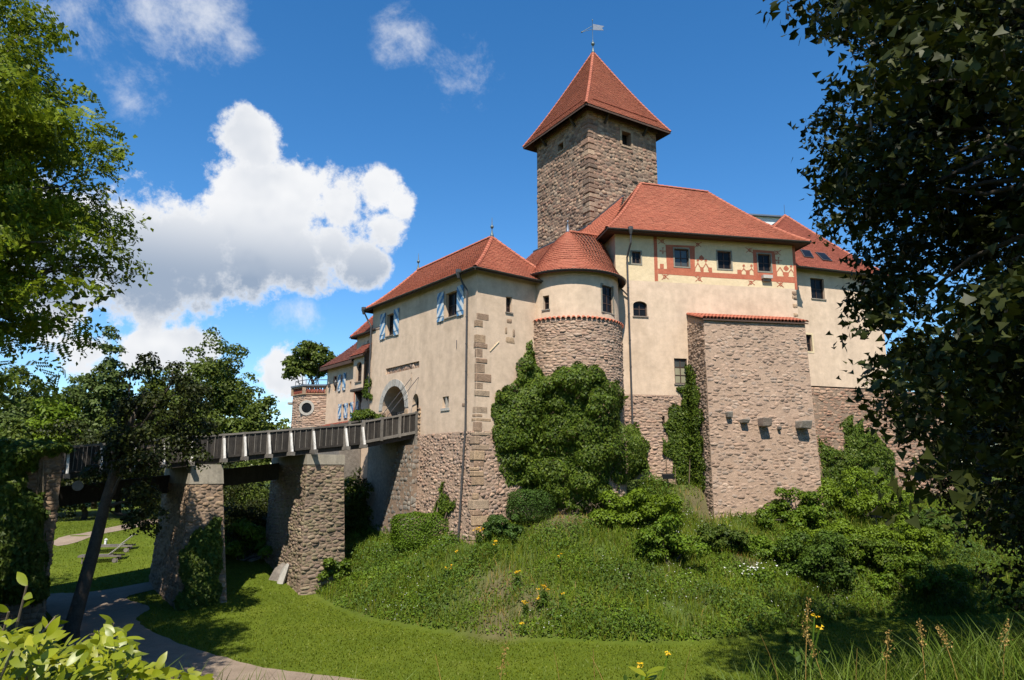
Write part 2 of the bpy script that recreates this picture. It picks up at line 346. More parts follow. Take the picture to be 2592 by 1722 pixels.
def window(fr, a, b, c, d, parent, depth=.2, cols=2, rows=3, frame='wood_brown', glass='glass', bw=.055, surround=None, sill=None, label=None, bars=None):
    """frame with bars; every pane its own piece"""
    mb = MB(); t = .07
    for (x0, x1, y0, y1) in ((a, a+t, c, d), (b-t, b, c, d), (a+t, b-t, c, c+t), (a+t, b-t, d-t, d)): panel(fr, x0, x1, y0, y1, -depth-.03, -depth+.035, mb)
    cw = (b-a-2*t-(cols-1)*bw)/cols; ch = (d-c-2*t-(rows-1)*bw)/rows
    for i in range(1, cols):
        x = a+t+i*cw+(i-1)*bw; panel(fr, x, x+bw, c+t, d-t, -depth-.025, -depth+.025, mb)
    for j in range(1, rows):
        y = c+t+j*ch+(j-1)*bw
        for i in range(cols):
            x = a+t+i*(cw+bw); panel(fr, x, x+cw, y, y+bw, -depth-.022, -depth+.018, mb)
    w = mb.obj('window', frame, parent, label=label)
    for i in range(cols):
        for j in range(rows):
            x = a+t+i*(cw+bw); y = c+t+j*(ch+bw); g = glass
            if isinstance(glass, (list, tuple)): g = glass[min(j, len(glass)-1)]
            pm = MB(); panel(fr, x-.004, x+cw+.004, y-.004, y+ch+.004, -depth-.014, -depth-.004, pm); pm.obj('pane', g, w)
    if surround:
        ws, sm, pr = surround; mb = MB()
        for (x0, x1, y0, y1) in ((a-ws, a, c-ws, d+ws), (b, b+ws, c-ws, d+ws), (a, b, d, d+ws), (a, b, c-ws, c)): panel(fr, x0, x1, y0, y1, -.06, pr, mb)
        mb.obj('surround', sm, w)
    if sill:
        mb = MB(); panel(fr, a-.06, b+.06, c-.07, c, -.1, .07, mb); mb.obj('sill', sill, w)
    return w
# ------------------------------------------------------------------ stonework
class Patch:
    """flat or slightly twisted stone face through four corners (bottom left, bottom right, top right, top left)"""
    def __init__(f, bl, br, tr, tl):
        f.p = [np.asarray(q, float) for q in (bl, br, tr, tl)]
        f.W = (np.linalg.norm(f.p[1]-f.p[0])+np.linalg.norm(f.p[2]-f.p[3]))/2; f.H = (np.linalg.norm(f.p[3]-f.p[0])+np.linalg.norm(f.p[2]-f.p[1]))/2
        n = np.cross(f.p[1]-f.p[0], f.p[3]-f.p[0]); f.n = n/np.linalg.norm(n)
    def __call__(f, u, v, off=0.0):
        a = u/f.W; b = v/f.H; p = f.p
        return (p[0]*(1-a)+p[1]*a)*(1-b)+(p[3]*(1-a)+p[2]*a)*b+f.n*off
CAMP = np.array([0, 0, EYE])
def cells(u0, u1, v0, v1, w, h, jit, rd):
    """Voronoi cells of a jittered course pattern: stones fitted against each other"""
    nr = max(1, int(round((v1-v0)/h))); H = (v1-v0)/nr; rows = []; k = h/w
    for r in range(nr):
        x = u0-rd.random()*w*.8; row = []
        hh = rd.uniform(.7, 1.3)
        while x < u1+w*.2:
            st = w*hh*rd.uniform(.55, 1.5); x += st/2; row.append((x+rd.uniform(-.2, .2)*jit*w, v0+(r+.5+rd.uniform(-1, 1)*jit)*H)); x += st/2
        rows.append([p for p in row if u0 <= p[0] <= u1] or [((u0+u1)/2, v0+(r+.5)*H)])
    out = []
    for r, row in enumerate(rows):
        near = [p for q in range(max(0, r-2), min(nr, r+3)) for p in rows[q]]
        for (x, y) in row:
            P = [(max(u0, x-2*w), max(v0, y-2*H)), (min(u1, x+2*w), max(v0, y-2*H)), (min(u1, x+2*w), min(v1, y+2*H)), (max(u0, x-2*w), min(v1, y+2*H))]
            nb = sorted((((a-x)*k)**2+(b-y)**2, a, b) for (a, b) in near if abs(a-x) < 3*w)[1:14]
            for d, a, b in nb:
                nx_ = (a-x)*k*k; ny_ = b-y; c = nx_*(a+x)/2+ny_*(b+y)/2; Q = []
                for i in range(len(P)):
                    p = P[i]; q = P[(i+1) % len(P)]; sp = nx_*p[0]+ny_*p[1]-c; sq = nx_*q[0]+ny_*q[1]-c
                    if sp <= 0: Q.append(p)
                    if (sp < 0 < sq) or (sq < 0 < sp): t = sp/(sp-sq); Q.append((p[0]+(q[0]-p[0])*t, p[1]+(q[1]-p[1])*t))
                P = Q
                if len(P) < 3: break
            if len(P) >= 3: out.append(P)
    return out
def stones(faces, parent, m, size, gap=.006, prot=(.015, .05), amp=.03, indiv=300, name='stone', seed=1, stuffname='stonework'):
    """faces: list of (M, u0, u1, v0, v1[, mask]). Single fitted stones; the largest in view are pieces of their own"""
    rd = random.Random(seed); res = []; w = (size[0]+size[1])/2; h = (size[2]+size[3])/2; jit = min(.5, amp*9)
    for face in faces:
        M, u0, u1, v0, v1 = face[:5]; mask = face[5] if len(face) > 5 else None
        for P in cells(u0, u1, v0, v1, w, h, jit, rd):
            Q = [P[0]]
            for p in P[1:]:
                if math.hypot(p[0]-Q[-1][0], p[1]-Q[-1][1]) > .03: Q.append(p)
            if len(Q) > 3 and math.hypot(Q[0][0]-Q[-1][0], Q[0][1]-Q[-1][1]) < .03: Q.pop()
            if len(Q) < 3: continue
            cx = sum(p[0] for p in Q)/len(Q); cy = sum(p[1] for p in Q)/len(Q)
            if mask and not mask(cx, cy): continue
            if len(Q) <= 5:
                R = []
                for i in range(len(Q)):
                    p = Q[i]; q = Q[i-1]; s = Q[(i+1) % len(Q)]; c = .16*rd.uniform(.3, 1.3); R.append((p[0]+(q[0]-p[0])*c, p[1]+(q[1]-p[1])*c)); R.append((p[0]+(s[0]-p[0])*c, p[1]+(s[1]-p[1])*c))
                Q = R
            Q = Q[:10]; n = len(Q); ring = []
            for p in Q:
                d = math.hypot(p[0]-cx, p[1]-cy); f = max(.3, 1-gap*rd.uniform(.6, 1.6)/max(d, .02)); ring.append((cx+(p[0]-cx)*f, cy+(p[1]-cy)*f))
            xs = [p[0] for p in ring]; ys = [p[1] for p in ring]; bw = max(xs)-min(xs); bh = max(ys)-min(ys)
            pr = prot[0]+(prot[1]-prot[0])*rd.random()**2.2; tx = rd.uniform(-.55, .55)*pr; ty = rd.uniform(-.75, .45)*pr; sc = rd.uniform(.7, .88); V = []
            for (x, y) in ring: V.append(M(x, y, -.05))
            for (x, y) in ring: V.append(M(x, y, -.02+pr*.5+.3*(tx*(x-cx)/max(.05, bw)+ty*(y-cy)/max(.05, bh))))
            for (x, y) in ring:
                dx = (x-cx)*sc; dy = (y-cy)*sc; V.append(M(cx+dx, cy+dy, -.008+pr+tx*dx/max(.05, bw)*2+ty*dy/max(.05, bh)*2+rd.uniform(-.14, .14)*pr))
            V = np.array(V); cen = V.mean(0); nrm = M(cx, cy, .1)-M(cx, cy, 0); vw = CAMP-cen
            res.append((bw*bh*max(0, nrm@vw)/np.linalg.norm(vw)**3, V, n))
    def fc(n): return np.array([(i, (i+1) % n, n+(i+1) % n, n+i) for i in range(n)]+[(n+i, n+(i+1) % n, 2*n+(i+1) % n, 2*n+i) for i in range(n)]), np.array([tuple(range(2*n, 3*n))])
    FC = {n: fc(n) for n in range(3, 11)}
    res.sort(key=lambda t: -t[0])
    for ar, V, n in res[:indiv]:
        c = V.mean(0); o = obj(name, np_mesh(name, V-c, list(FC[n]), m), parent); o.location = c
    rest = res[indiv:]
    if rest:
        Vs = []; q4 = []; cp = {}; b = 0
        for _, V, n in rest: Vs.append(V); q4.append(FC[n][0]+b); cp.setdefault(n, []).append(FC[n][1]+b); b += 3*n
        obj(stuffname, np_mesh(stuffname, np.concatenate(Vs), [np.concatenate(q4)]+[np.concatenate(v) for v in cp.values()], m), parent, 'stuff')

# ------------------------------------------------------------------ roofs
def bil(e0, e1, r1, r0, sag=0.0, kick=.0):
    """roof face: eave e0-e1, top edge r0-r1; sag bends it inwards like the old roofs"""
    e0, e1, r0, r1 = (np.asarray(q, float) for q in (e0, e1, r0, r1))
    def f(a, t):
        a = np.asarray(a, float)[..., None]; t = np.asarray(t, float)[..., None]
        p = (e0*(1-a)+e1*a)*(1-t)+(r0*(1-a)+r1*a)*t
        p[..., 2] -= (sag*np.sin(np.pi*np.clip(t, 0, 1)**.85))[..., 0]*.8
        return p
    return f
TW, TE, TT = .20, .19, .032
def tiles(fn, parent, m='tile', tw=TW, te=TE, name='roof_tiles', tmax=1.0, mask=None):
    """overlapping beaver-tail tiles laid in rows over a roof face"""
    n_ = 24; tt = np.linspace(0, 1, n_); mid = fn(np.full(n_, .5), tt); ln = np.linalg.norm(np.diff(mid, axis=0), axis=1); cum = np.concatenate([[0], np.cumsum(ln)]); tot = cum[-1]
    nr = max(2, int(tot/te)); Os = []; Us = []; Vs = []
    for r in range(nr):
        t = float(np.interp(r*tot/nr, cum, tt))
        if t > tmax: break
        p0 = fn(np.array([0., .25, .5, .75, 1.]), np.full(5, t)); w = np.linalg.norm(np.diff(p0, axis=0), axis=1).sum()
        k = max(1, int(round(w/tw))); a = (np.arange(k)+.5+(.5 if r % 2 else 0))/k; a = a[a < 1-.2/k]
        if r % 2: a = np.concatenate([[.25/k], a])
        e = .3/max(k, 2); P = fn(a, np.full_like(a, t)); U = fn(np.clip(a+e, 0, 1), np.full_like(a, t))-fn(np.clip(a-e, 0, 1), np.full_like(a, t)); Vv = fn(a, np.full_like(a, min(1, t+.02)))-fn(a, np.full_like(a, max(0, t-.005)))
        if mask is not None:
            k_ = mask(P); P, U, Vv = P[k_], U[k_], Vv[k_]
        Os.append(P); Us.append(U); Vs.append(Vv)
    O = np.concatenate(Os); U = np.concatenate(Us); Vv = np.concatenate(Vs)
    U /= np.linalg.norm(U, axis=1)[:, None]+1e-9; Vv /= np.linalg.norm(Vv, axis=1)[:, None]+1e-9
    Nn = np.cross(U, Vv); Nn /= np.linalg.norm(Nn, axis=1)[:, None]+1e-9
    sg = np.sign(Nn[:, 2:3]); Nn = Nn*np.where(sg == 0, 1, sg); k = len(O)
    hw = tw*.485; l = te*1.45
    T = np.array([(-hw, .045, .046), (0, 0, .051), (hw, .045, .046), (hw, l, .004), (-hw, l, .004), (-hw, .045, .046-TT), (0, 0, .051-TT), (hw, .045, .046-TT)])
    J = rng.normal(0, .004, (k, 1)); J2 = rng.normal(0, .006, (k, 1))
    V = O[:, None]+U[:, None]*(T[None, :, 0:1]+J2[:, None]*.5)+Vv[:, None]*(T[None, :, 1:2]+J2[:, None])+Nn[:, None]*(T[None, :, 2:3]+J[:, None])
    off = (np.arange(k)*8)[:, None, None]
    F7 = np.array([[0, 1, 2, 3, 4]]); F4 = np.array([(5, 6, 1, 0), (6, 7, 2, 1)])
    me = np_mesh(name, V.reshape(-1, 3), [(F7[None]+off).reshape(-1, 5), (F4[None]+off).reshape(-1, 4)], m)
    return obj(name, me, parent, 'stuff')
def deck(fns, parent_thing, m, name='roof', under=.05, na=6, ntt=30, thick=.12):
    """solid board under the tiles"""
    mb = MB()
    for fn in fns:
        A, T = np.meshgrid(np.linspace(0, 1, na), np.linspace(0, 1, ntt)); P = fn(A.ravel(), T.ravel()).copy(); P[:, 2] -= under
        Q = P.copy(); Q[:, 2] -= thick; k = na*ntt; F = []
        for j in range(ntt-1):
            for i in range(na-1):
                q = (j*na+i, j*na+i+1, (j+1)*na+i+1, (j+1)*na+i); F.append(q); F.append(tuple(x+k for x in q[::-1]))
        for i in range(na-1): F.append((i+1, i, k+i, k+i+1))
        mb.add(np.concatenate([P, Q]), F)
    return mb.obj(name, m, parent_thing)
_rt = {}
def ridge_mesh(m, r=.13, l=.40):
    key = (m, r, l)
    if key not in _rt:
        V = []; F = []; n = 7
        for j, (y, rr) in enumerate(((0, r*1.12), (l, r*.92))):
            for i in range(n):
                a = math.pi*(i/(n-1)); V.append((rr*math.cos(a), y, rr*math.sin(a)-.03))
        for i in range(n): p = V[i]; V.append((p[0]*.86, 0, p[2]*.86-.012))
        for i in range(n-1): F.append((i, i+1, n+i+1, n+i)); F.append((i+1, i, 2*n+i, 2*n+i+1))
        mb = MB(); mb.add(V, F); _rt[key] = mb.mesh('ridge_tile', m)
    return _rt[key]
def ridge(pts, parent, m='tile', r=.13, l=.40):
    """half-round cap tiles one after another along a hip or ridge (from low to high)"""
    me = ridge_mesh(m, r, l); pts = [np.asarray(p, float) for p in pts]; seg = [np.linalg.norm(b-a) for a, b in zip(pts, pts[1:])]; tot = sum(seg); cum = np.concatenate([[0], np.cumsum(seg)])
    k = max(1, int(tot/(l*.86))); P = np.array(pts)
    for i in range(k):
        s = i*tot/k; p = np.array([np.interp(s, cum, P[:, c]) for c in range(3)]); q = np.array([np.interp(min(tot, s+.3), cum, P[:, c]) for c in range(3)]); d = q-p
        if np.linalg.norm(d) < 1e-6: d = pts[-1]-pts[-2]
        y = Vector(d).normalized(); x = y.cross(Vector((0, 0, 1))).normalized(); z = x.cross(y)
        o = obj('ridge_tile', me, parent); M4 = Matrix((x, y, z)).transposed().to_4x4(); M4.translation = Vector(p)
        o.matrix_basis = M4
def curve_on(fn, a, n=10): return list(fn(np.full(n, float(a)), np.linspace(0, 1, n)))
def gutter(pts, parent, r=.075, m='metal_dark', name='gutter'):
    mb = MB(); pts = [np.asarray(p, float) for p in pts]; n = 7; V = []; F = []
    for i, p in enumerate(pts):
        t = pts[min(i+1, len(pts)-1)]-pts[max(i-1, 0)]; t /= np.linalg.norm(t); u = np.cross(t, (0, 0, 1)); u /= np.linalg.norm(u)
        for rr in (r, r*.86):
            for j in range(n): a = math.pi+math.pi*j/(n-1); V.append(p+rr*(math.cos(a)*u+math.sin(a)*np.array([0, 0, 1])))
    for i in range(len(pts)-1):
        b = i*2*n; c = b+2*n
        for j in range(n-1): F += [(b+j, b+j+1, c+j+1, c+j), (b+n+j+1, b+n+j, c+n+j, c+n+j+1)]
        F += [(b, b+n, c+n, c), (b+n-1, b+2*n-1, c+2*n-1, c+n-1)]
    F += [(0, 1, 2, 3, 4, 5, 6), tuple(len(V)-2*n+j for j in range(n))]
    return mb.add(V, F).obj(name, m, parent)
def finial(p, parent, h=1.2, m='copper'):
    mb = MB(); mb.lathe(p, [(.16, -.12), (.10, .15), (.05, .35), (.03, .50), (.03, .56), (.085, .60), (.11, .68), (.085, .76), (.03, .80), (.012, h)], 10)
    return mb.obj('finial', m, parent, smooth=True)
def pipe(pts, parent, r=.055, hopper=True, name='drainpipe', m='metal_dark'):
    mb = MB(); pts = [np.asarray(p, float) for p in pts]; mb.tube(pts, r, 8)
    o = mb.obj(name, m, parent)
    if hopper:
        p = pts[0]; hm = MB(); hm.lathe(p, [(.07, -.22), (.15, .05), (.17, .12), (.17, .28), (.14, .28), (.12, .1)], 8); hm.obj('hopper', m, o)
    k = MB()
    for a, b in zip(pts[1:], pts[2:]):
        n = int(np.linalg.norm(b-a)/1.9)
        for i in range(1, n+1):
            c = a+(b-a)*i/(n+1); d = (b-a)/np.linalg.norm(b-a); k.tube([c-d*.03, c+d*.03], r*1.3, 8)
    if k.v: k.obj('bracket', m, o)
    return o

# ------------------------------------------------------------------ foliage
def leafset(P, Nn, D, size, tpl, faces):
    """leaf template (x across, y along, z up) at points P with normals Nn and pointing D"""
    D = D-Nn*(D*Nn).sum(1, keepdims=True); D /= np.linalg.norm(D, axis=1, keepdims=True)+1e-9; X = np.cross(D, Nn); s = size[:, None, None]
    V = P[:, None]+s*(X[:, None]*tpl[None, :, 0:1]+D[:, None]*tpl[None, :, 1:2]+Nn[:, None]*tpl[None, :, 2:3])
    off = (np.arange(len(P))*len(tpl))[:, None, None]
    return V.reshape(-1, 3), [(np.asarray(f)[None]+off).reshape(-1, np.asarray(f).shape[1]) for f in faces]
LEAF_T = np.array([(0, 0, 0), (-.36, .42, .10), (0, 1, -.06), (.36, .42, .10)]); LEAF_F = [[(0, 1, 2), (0, 2, 3)]]
IVY_T = np.array([(0, .14, 0), (-.5, .0, .07), (0, 1, -.08), (.5, .0, .07)]); IVY_F = [[(0, 1, 2), (0, 2, 3)]]
MAP_T = np.array([(0, .36, .06), (0, 0, 0), (-.6, .12, -.04), (-.3, .4, .05), (-.5, .78, -.05), (0, 1.05, -.1), (.5, .78, -.05), (.3, .4, .05), (.6, .12, -.04)])
MAP_F = [[(0, 1, 2, 3), (0, 3, 4, 5), (0, 5, 6, 7), (0, 7, 8, 1)]]
def _pin():
    V = []; F = []
    for k in range(6):
        y = .1+k*.15
        for s in (-1, 1):
            b = len(V); V += [(0, y, 0), (s*.15, y+.125, .03), (s*.33, y+.09, -.02), (s*.18, y-.03, .03)]; F.append((b, b+1, b+2, b+3))
    b = len(V); V += [(0, .95, 0), (-.06, 1.05, .02), (0, 1.2, 0), (.06, 1.05, .02)]; F.append((b, b+1, b+2, b+3))
    return np.array(V), [F]
PIN_T, PIN_F = _pin()
TPL = {'leaf': (LEAF_T, LEAF_F), 'ivy': (IVY_T, IVY_F), 'maple': (MAP_T, MAP_F), 'pin': (PIN_T, PIN_F)}
def unit(a): return a/(np.linalg.norm(a, axis=-1, keepdims=True)+1e-9)
def foliage(name, P, Nn, size, m, tpl='leaf', droop=.4, parent=None, kind=None, rg=rng, jit=.5):
    Nn = unit(Nn+rg.normal(0, jit, P.shape)); D = rg.normal(0, 1, P.shape); D[:, 2] -= droop*2
    V, F = leafset(P, Nn, D, size, *TPL[tpl]); me = np_mesh(name, V, F, m)
    return obj(name, me, parent, kind)
def clump_points(C, Rc, n, rg, flat=.7):
    """points through the shells of many small clumps: C (k,3), Rc (k,)"""
    k = len(C); w = Rc**2; idx = rg.choice(k, n, p=w/w.sum()); d = unit(rg.normal(0, 1, (n, 3))); d[:, 2] = np.where(rg.random(n) < .65, np.abs(d[:, 2]), d[:, 2])
    rad = Rc[idx]*(.45+.55*rg.random(n)**.5); P = C[idx]+d*rad[:, None]*np.array([1, 1, flat])
    return P, unit(d+np.array([0, 0, .35]))
def limb(mb, p, q, r0, r1, bend, rg, n=5, seg=7):
    p, q = np.asarray(p, float), np.asarray(q, float); ts = np.linspace(0, 1, n); off = rg.normal(0, bend, (n, 3)); off[0] = off[-1] = 0
    pts = [p+(q-p)*t+off[i]*np.linalg.norm(q-p)*.5+np.array([0, 0, 1])*math.sin(math.pi*t)*bend*np.linalg.norm(q-p)*.6 for i, t in enumerate(ts)]
    mb.tube(pts, list(np.linspace(r0, r1, n)), seg); return pts
def tree(name, label, base, height, cr, cz, nclump, nleaf, lsize, m, seed, bark='bark', tpl='leaf', trunk_r=.3, lean=(0, 0), flat=.7, group=None, clump=(.16, .3), bottom=.25, cat='tree', shell=.45, droop=.4, extra=None, gaps=None, limbs=12):
    """tapered trunk and limbs carrying many leaf clumps; cr = crown radii, cz = crown centre height above the base"""
    rg = np.random.default_rng(seed); t = thing(name, label, cat, base, group); base = np.asarray(base, float); top = base+np.array([lean[0], lean[1], 0])
    cc = base+np.array([lean[0], lean[1], cz]); cr = np.asarray(cr, float)
    C = []
    while len(C) < nclump:
        d = unit(rg.normal(0, 1, 3)); r = (shell+(1-shell)*rg.random())**.8; p = d*r
        if p[2] < -1+bottom*2*rg.random(): continue
        w = 1+.22*math.sin(3*math.atan2(d[1], d[0])+seed)+.15*math.sin(5*d[2]*2+seed*2)
        q = cc+p*cr*w*.9
        if gaps is not None and gaps(q): continue
        C.append(q)
    C = np.array(C)
    if extra is not None: C = np.concatenate([C, np.asarray(extra, float)])
    Rc = rg.uniform(*clump, len(C))*cr.mean()
    mb = MB(); tp = cc+np.array([0, 0, cr[2]*.35]); st = limb(mb, base-np.array([0, 0, .3]), tp, trunk_r, trunk_r*.25, .04, rg, 8, 9)
    for i in rg.choice(len(C), min(len(C), limbs), replace=False):
        q = C[i]; k = int(np.clip(3+4*(q[2]-cc[2]+cr[2])/(2*cr[2]), 2, 6)); limb(mb, st[k], q, trunk_r*(.42-.05*k), trunk_r*.06, .08, rg, 5, 6)
    mb.obj('trunk', bark, t, smooth=True)
    P, Nn = clump_points(C, Rc, nleaf, rg, flat)
    foliage('crown', P, Nn, lsize*rg.uniform(.7, 1.3, nleaf), m, tpl, droop, t, rg=rg)
    return t
# ------------------------------------------------------------------ terrain
HILL_LOW = [(-60, 110), (-34, 82), (-27, 64), (-20.5, 53), (-15.5, 46), (-11.6, 40.2), (-8.9, 37), (-6.4, 34.2), (-3.4, 32.0), (-.5, 30.5), (2.1, 30.2), (5.5, 29.5), (9.1, 30.2), (12.7, 32.2), (16.0, 34.2), (22, 35), (30, 37), (45, 43), (60, 60), (70, 110)]
HILL_UP = [(-50, 110, 5), (-28, 80, 5), (-21, 64, 5), (-17, 57, 4.5), (-13.2, 52.2, 3.9), (-8.2, 45.6, 3.05), (-5.0, 41.4, 3.0), (-2.2, 37.7, 3.15), (-.6, 38.4, 3.9), (1.0, 39.3, 4.4), (3.4, 38.9, 4.5), (6.4, 40.6, 5.2), (8.2, 43.2, 6.3), (11.0, 43.2, 6.0),
           (12.0, 41.6, 4.25), (15.6, 42.0, 4.05), (19.2, 42.9, 4.3), (20.6, 45.2, 5.6), (24, 48.2, 5.6), (28.2, 50.0, 5.1), (36, 54, 5), (50, 62, 5), (60, 110, 5)]
BANK_FOOT = [(-90, 50), (-34, 40), (-24.5, 35.2), (-21.5, 31.5), (-18.5, 26), (-13, 19.5), (-6, 14.5), (2, 12.5), (8, 13.5), (14, 17), (22, 23), (34, 28), (90, 38), (90, -60), (-90, -60)]
BANK_TOP = [(-90, 38, 6.2), (-36, 35, 6.3), (-26, 32.6, 6.2), (-24, 27.5, 5.9), (-19, 19, 5.4), (-13, 11.5, 5.1), (-6, 6.6, 5.0), (1, 5.3, 5.05), (5, 6.0, 5.25), (11, 9.5, 5.4), (20, 16, 5.4), (34, 21, 5.4), (90, 30, 5.4), (90, -60, 5), (-90, -60, 5)]
def inpoly(x, y, poly):
    c = np.zeros(x.shape, bool); n = len(poly)
    for i in range(n):
        x0, y0 = poly[i][:2]; x1, y1 = poly[(i+1) % n][:2]
        c ^= ((y0 > y) != (y1 > y)) & (x < (x1-x0)*(y-y0)/((y1-y0) or 1e-9)+x0)
    return c
def dpoly(x, y, poly):
    d = np.full(x.shape, 1e9); n = len(poly)
    for i in range(n):
        a = np.array(poly[i][:2], float); b = np.array(poly[(i+1) % n][:2], float); e = b-a
        t = np.clip(((x-a[0])*e[0]+(y-a[1])*e[1])/(e@e), 0, 1); d = np.minimum(d, np.hypot(x-a[0]-t*e[0], y-a[1]-t*e[1]))
    return d
def idw(x, y, pts, p=4):
    w = 0; s = 0
    for (a, b, z) in pts:
        q = 1/(((x-a)**2+(y-b)**2)+.05)**(p/2); w = w+q; s = s+q*z
    return s/w
def ss(t): t = np.clip(t, 0, 1); return t*t*(3-2*t)
def terrain(x, y):
    """height, and how far up the wild slopes (0 lawn .. 1 top)"""
    x = np.atleast_1d(np.asarray(x, float)); y = np.atleast_1d(np.asarray(y, float))
    wl = 1-ss((x+15)/8); base = wl*(.09*np.clip(y-30, 0, 8)+.19*np.clip(y-38, 0, 10)+.02*np.clip(y-48, 0, 60))
    lump = .10*np.sin(x*.9+1.3*np.sin(y*.7))*np.cos(y*1.1+.5)+.05*np.sin(2.3*x+y*1.7)
    ih = inpoly(x, y, HILL_LOW); dl = dpoly(x, y, HILL_LOW); iu = inpoly(x, y, HILL_UP); du = np.where(iu, 0, dpoly(x, y, HILL_UP)); th = np.where(ih, dl/(dl+du+1e-6), 0)
    ih2 = inpoly(x, y, BANK_FOOT); dl = dpoly(x, y, BANK_FOOT); iu = inpoly(x, y, BANK_TOP); du = np.where(iu, 0, dpoly(x, y, BANK_TOP)); tb = np.where(ih2, dl/(dl+du+1e-6), 0)
    z = base+th*(idw(x, y, HILL_UP)-base)+tb*(idw(x, y, BANK_TOP)-base)
    z = z+lump*np.clip(np.maximum(th, tb)*4, 0, 1)*np.where(np.maximum(th, tb) > .97, .3, 1)
    return z, th, tb
def hz(x, y): return float(terrain(x, y)[0][0])
def ghit(px, py):
    """where a photo pixel meets the ground"""
    r = ray(px, py); r = r/np.linalg.norm(r); t = np.arange(2.5, 140, .05); X = r[0]*t; Y = r[1]*t; Zr = EYE+r[2]*t; g = terrain(X, Y)[0]; k = np.argmax(Zr < g)
    return np.array([X[k], Y[k], g[k]])
def axis(a, b, st, far, gr=1.35):
    v = list(np.arange(a, b+1e-6, st)); s = st; lo = [a]; hi = [b]
    while hi[-1] < far: s *= gr; hi.append(hi[-1]+s)
    s = st
    while lo[-1] > -far: s *= gr; lo.append(lo[-1]-s)
    return np.array(lo[:0:-1]+v+hi[1:])
gx = axis(-44, 44, .5, 2600); gy = axis(0, 72, .5, 2600)
GX, GY = np.meshgrid(gx, gy); gz, gth, gtb = terrain(GX.ravel(), GY.ravel())
nx = len(gx); ny = len(gy); I, J = np.meshgrid(np.arange(nx-1), np.arange(ny-1)); q = (J*nx+I).ravel()
EARTH = [(zz(16, 640, 950), 1.3), (zz(16, 620, 1280), 1.2), (zz(16, 640, 1400), .8), (zz(16, 980, 1060), .9), (zz(16, 1300, 220), 1.4), (zz(16, 1000, 230), .9), (zz(16, 1600, 240), .9), (zz(17, 650, 700), .9), (zz(17, 230, 450), 1.3), (zz(17, 600, 850), .7)]
EARTH = [(ghit(*p), r) for p, r in EARTH]
earth = np.zeros(len(gz))
for p, r in EARTH: earth = np.maximum(earth, np.exp(-((GX.ravel()-p[0])**2+(GY.ravel()-p[1])**2)/r**2))
def earth_at(x, y):
    e = np.zeros(np.shape(x))
    for p, r in EARTH: e = np.maximum(e, np.exp(-((x-p[0])**2+(y-p[1])**2)/r**2))
    return e
def ground_mat():
    m = bpy.data.materials.new('ground_grass'); m.use_nodes = True; nt = m.node_tree; N = nt.nodes; K = nt.links; N.clear()
    out = N.new('ShaderNodeOutputMaterial'); pb = N.new('ShaderNodeBsdfPrincipled'); geo = N.new('ShaderNodeNewGeometry')
    def noise(s, d=6, r=.62, sc=None):
        t = N.new('ShaderNodeTexNoise'); t.inputs['Scale'].default_value = s; t.inputs['Detail'].default_value = d; t.inputs['Roughness'].default_value = r
        v = geo.outputs['Position']
        if sc: mp = N.new('ShaderNodeMapping'); mp.inputs['Scale'].default_value = sc; K.new(v, mp.inputs[0]); v = mp.outputs[0]
        K.new(v, t.inputs['Vector']); return t.outputs[0]
    def ramp(f, *cs):
        r = N.new('ShaderNodeValToRGB'); e = r.color_ramp.elements
        while len(e) < len(cs): e.new(.5)
        for i, (p, c) in enumerate(cs): e[i].position = p; e[i].color = (*c, 1)
        K.new(f, r.inputs[0]); return r.outputs[0]
    def mix(f, a, b, bl='MIX'):
        x = N.new('ShaderNodeMix'); x.data_type = 'RGBA'; x.blend_type = bl
        if isinstance(f, float): x.inputs[0].default_value = f
        else: K.new(f, x.inputs[0])
        K.new(a, x.inputs[6]); K.new(b, x.inputs[7]); return x.outputs[2]
    lawn = ramp(noise(.35), (.3, (.056, .080, .007)), (.5, (.073, .101, .009)), (.72, (.096, .120, .014)))
    lawn = mix(.6, lawn, ramp(noise(28, 3, .7), (.3, (.55, .55, .5)), (.7, (1.35, 1.3, 1.2))), 'MULTIPLY')
    lawn = mix(.5, lawn, ramp(noise(3.0, 4, .6), (.35, (.75, .78, .7)), (.65, (1.2, 1.15, 1.1))), 'MULTIPLY')
    wild = ramp(noise(1.1), (.3, (.045, .060, .014)), (.55, (.060, .086, .017)), (.75, (.085, .070, .036)))
    soil = ramp(noise(2.2), (.3, (.085, .056, .038)), (.7, (.145, .10, .068)))
    at = N.new('ShaderNodeAttribute'); at.attribute_name = 'wild'; ae = N.new('ShaderNodeAttribute'); ae.attribute_name = 'earth'
    col = mix(at.outputs['Fac'], lawn, wild); col = mix(ae.outputs['Fac'], col, soil)
    K.new(col, pb.inputs['Base Color']); pb.inputs['Roughness'].default_value = .95; pb.inputs['Specular IOR Level'].default_value = .1
    b = N.new('ShaderNodeBump'); b.inputs['Strength'].default_value = .6; b.inputs['Distance'].default_value = .05; K.new(noise(22, 4, .7), b.inputs['Height']); K.new(b.outputs[0], pb.inputs['Normal'])
    K.new(pb.outputs[0], out.inputs[0]); return m
MT['ground'] = ground_mat()
me = np_mesh('ground', np.stack([GX.ravel(), GY.ravel(), gz], 1), [np.stack([q, q+1, q+nx+1, q+nx], 1)], 'ground', True)
for nm, vals in (('wild', np.clip(np.maximum(gth, gtb)*14, 0, 1)), ('earth', np.clip(earth*.65, 0, 1))):
    a = me.attributes.new(nm, 'FLOAT', 'POINT'); a.data.foreach_set('value', vals.astype(np.float32))
obj('ground', me, None, 'structure')

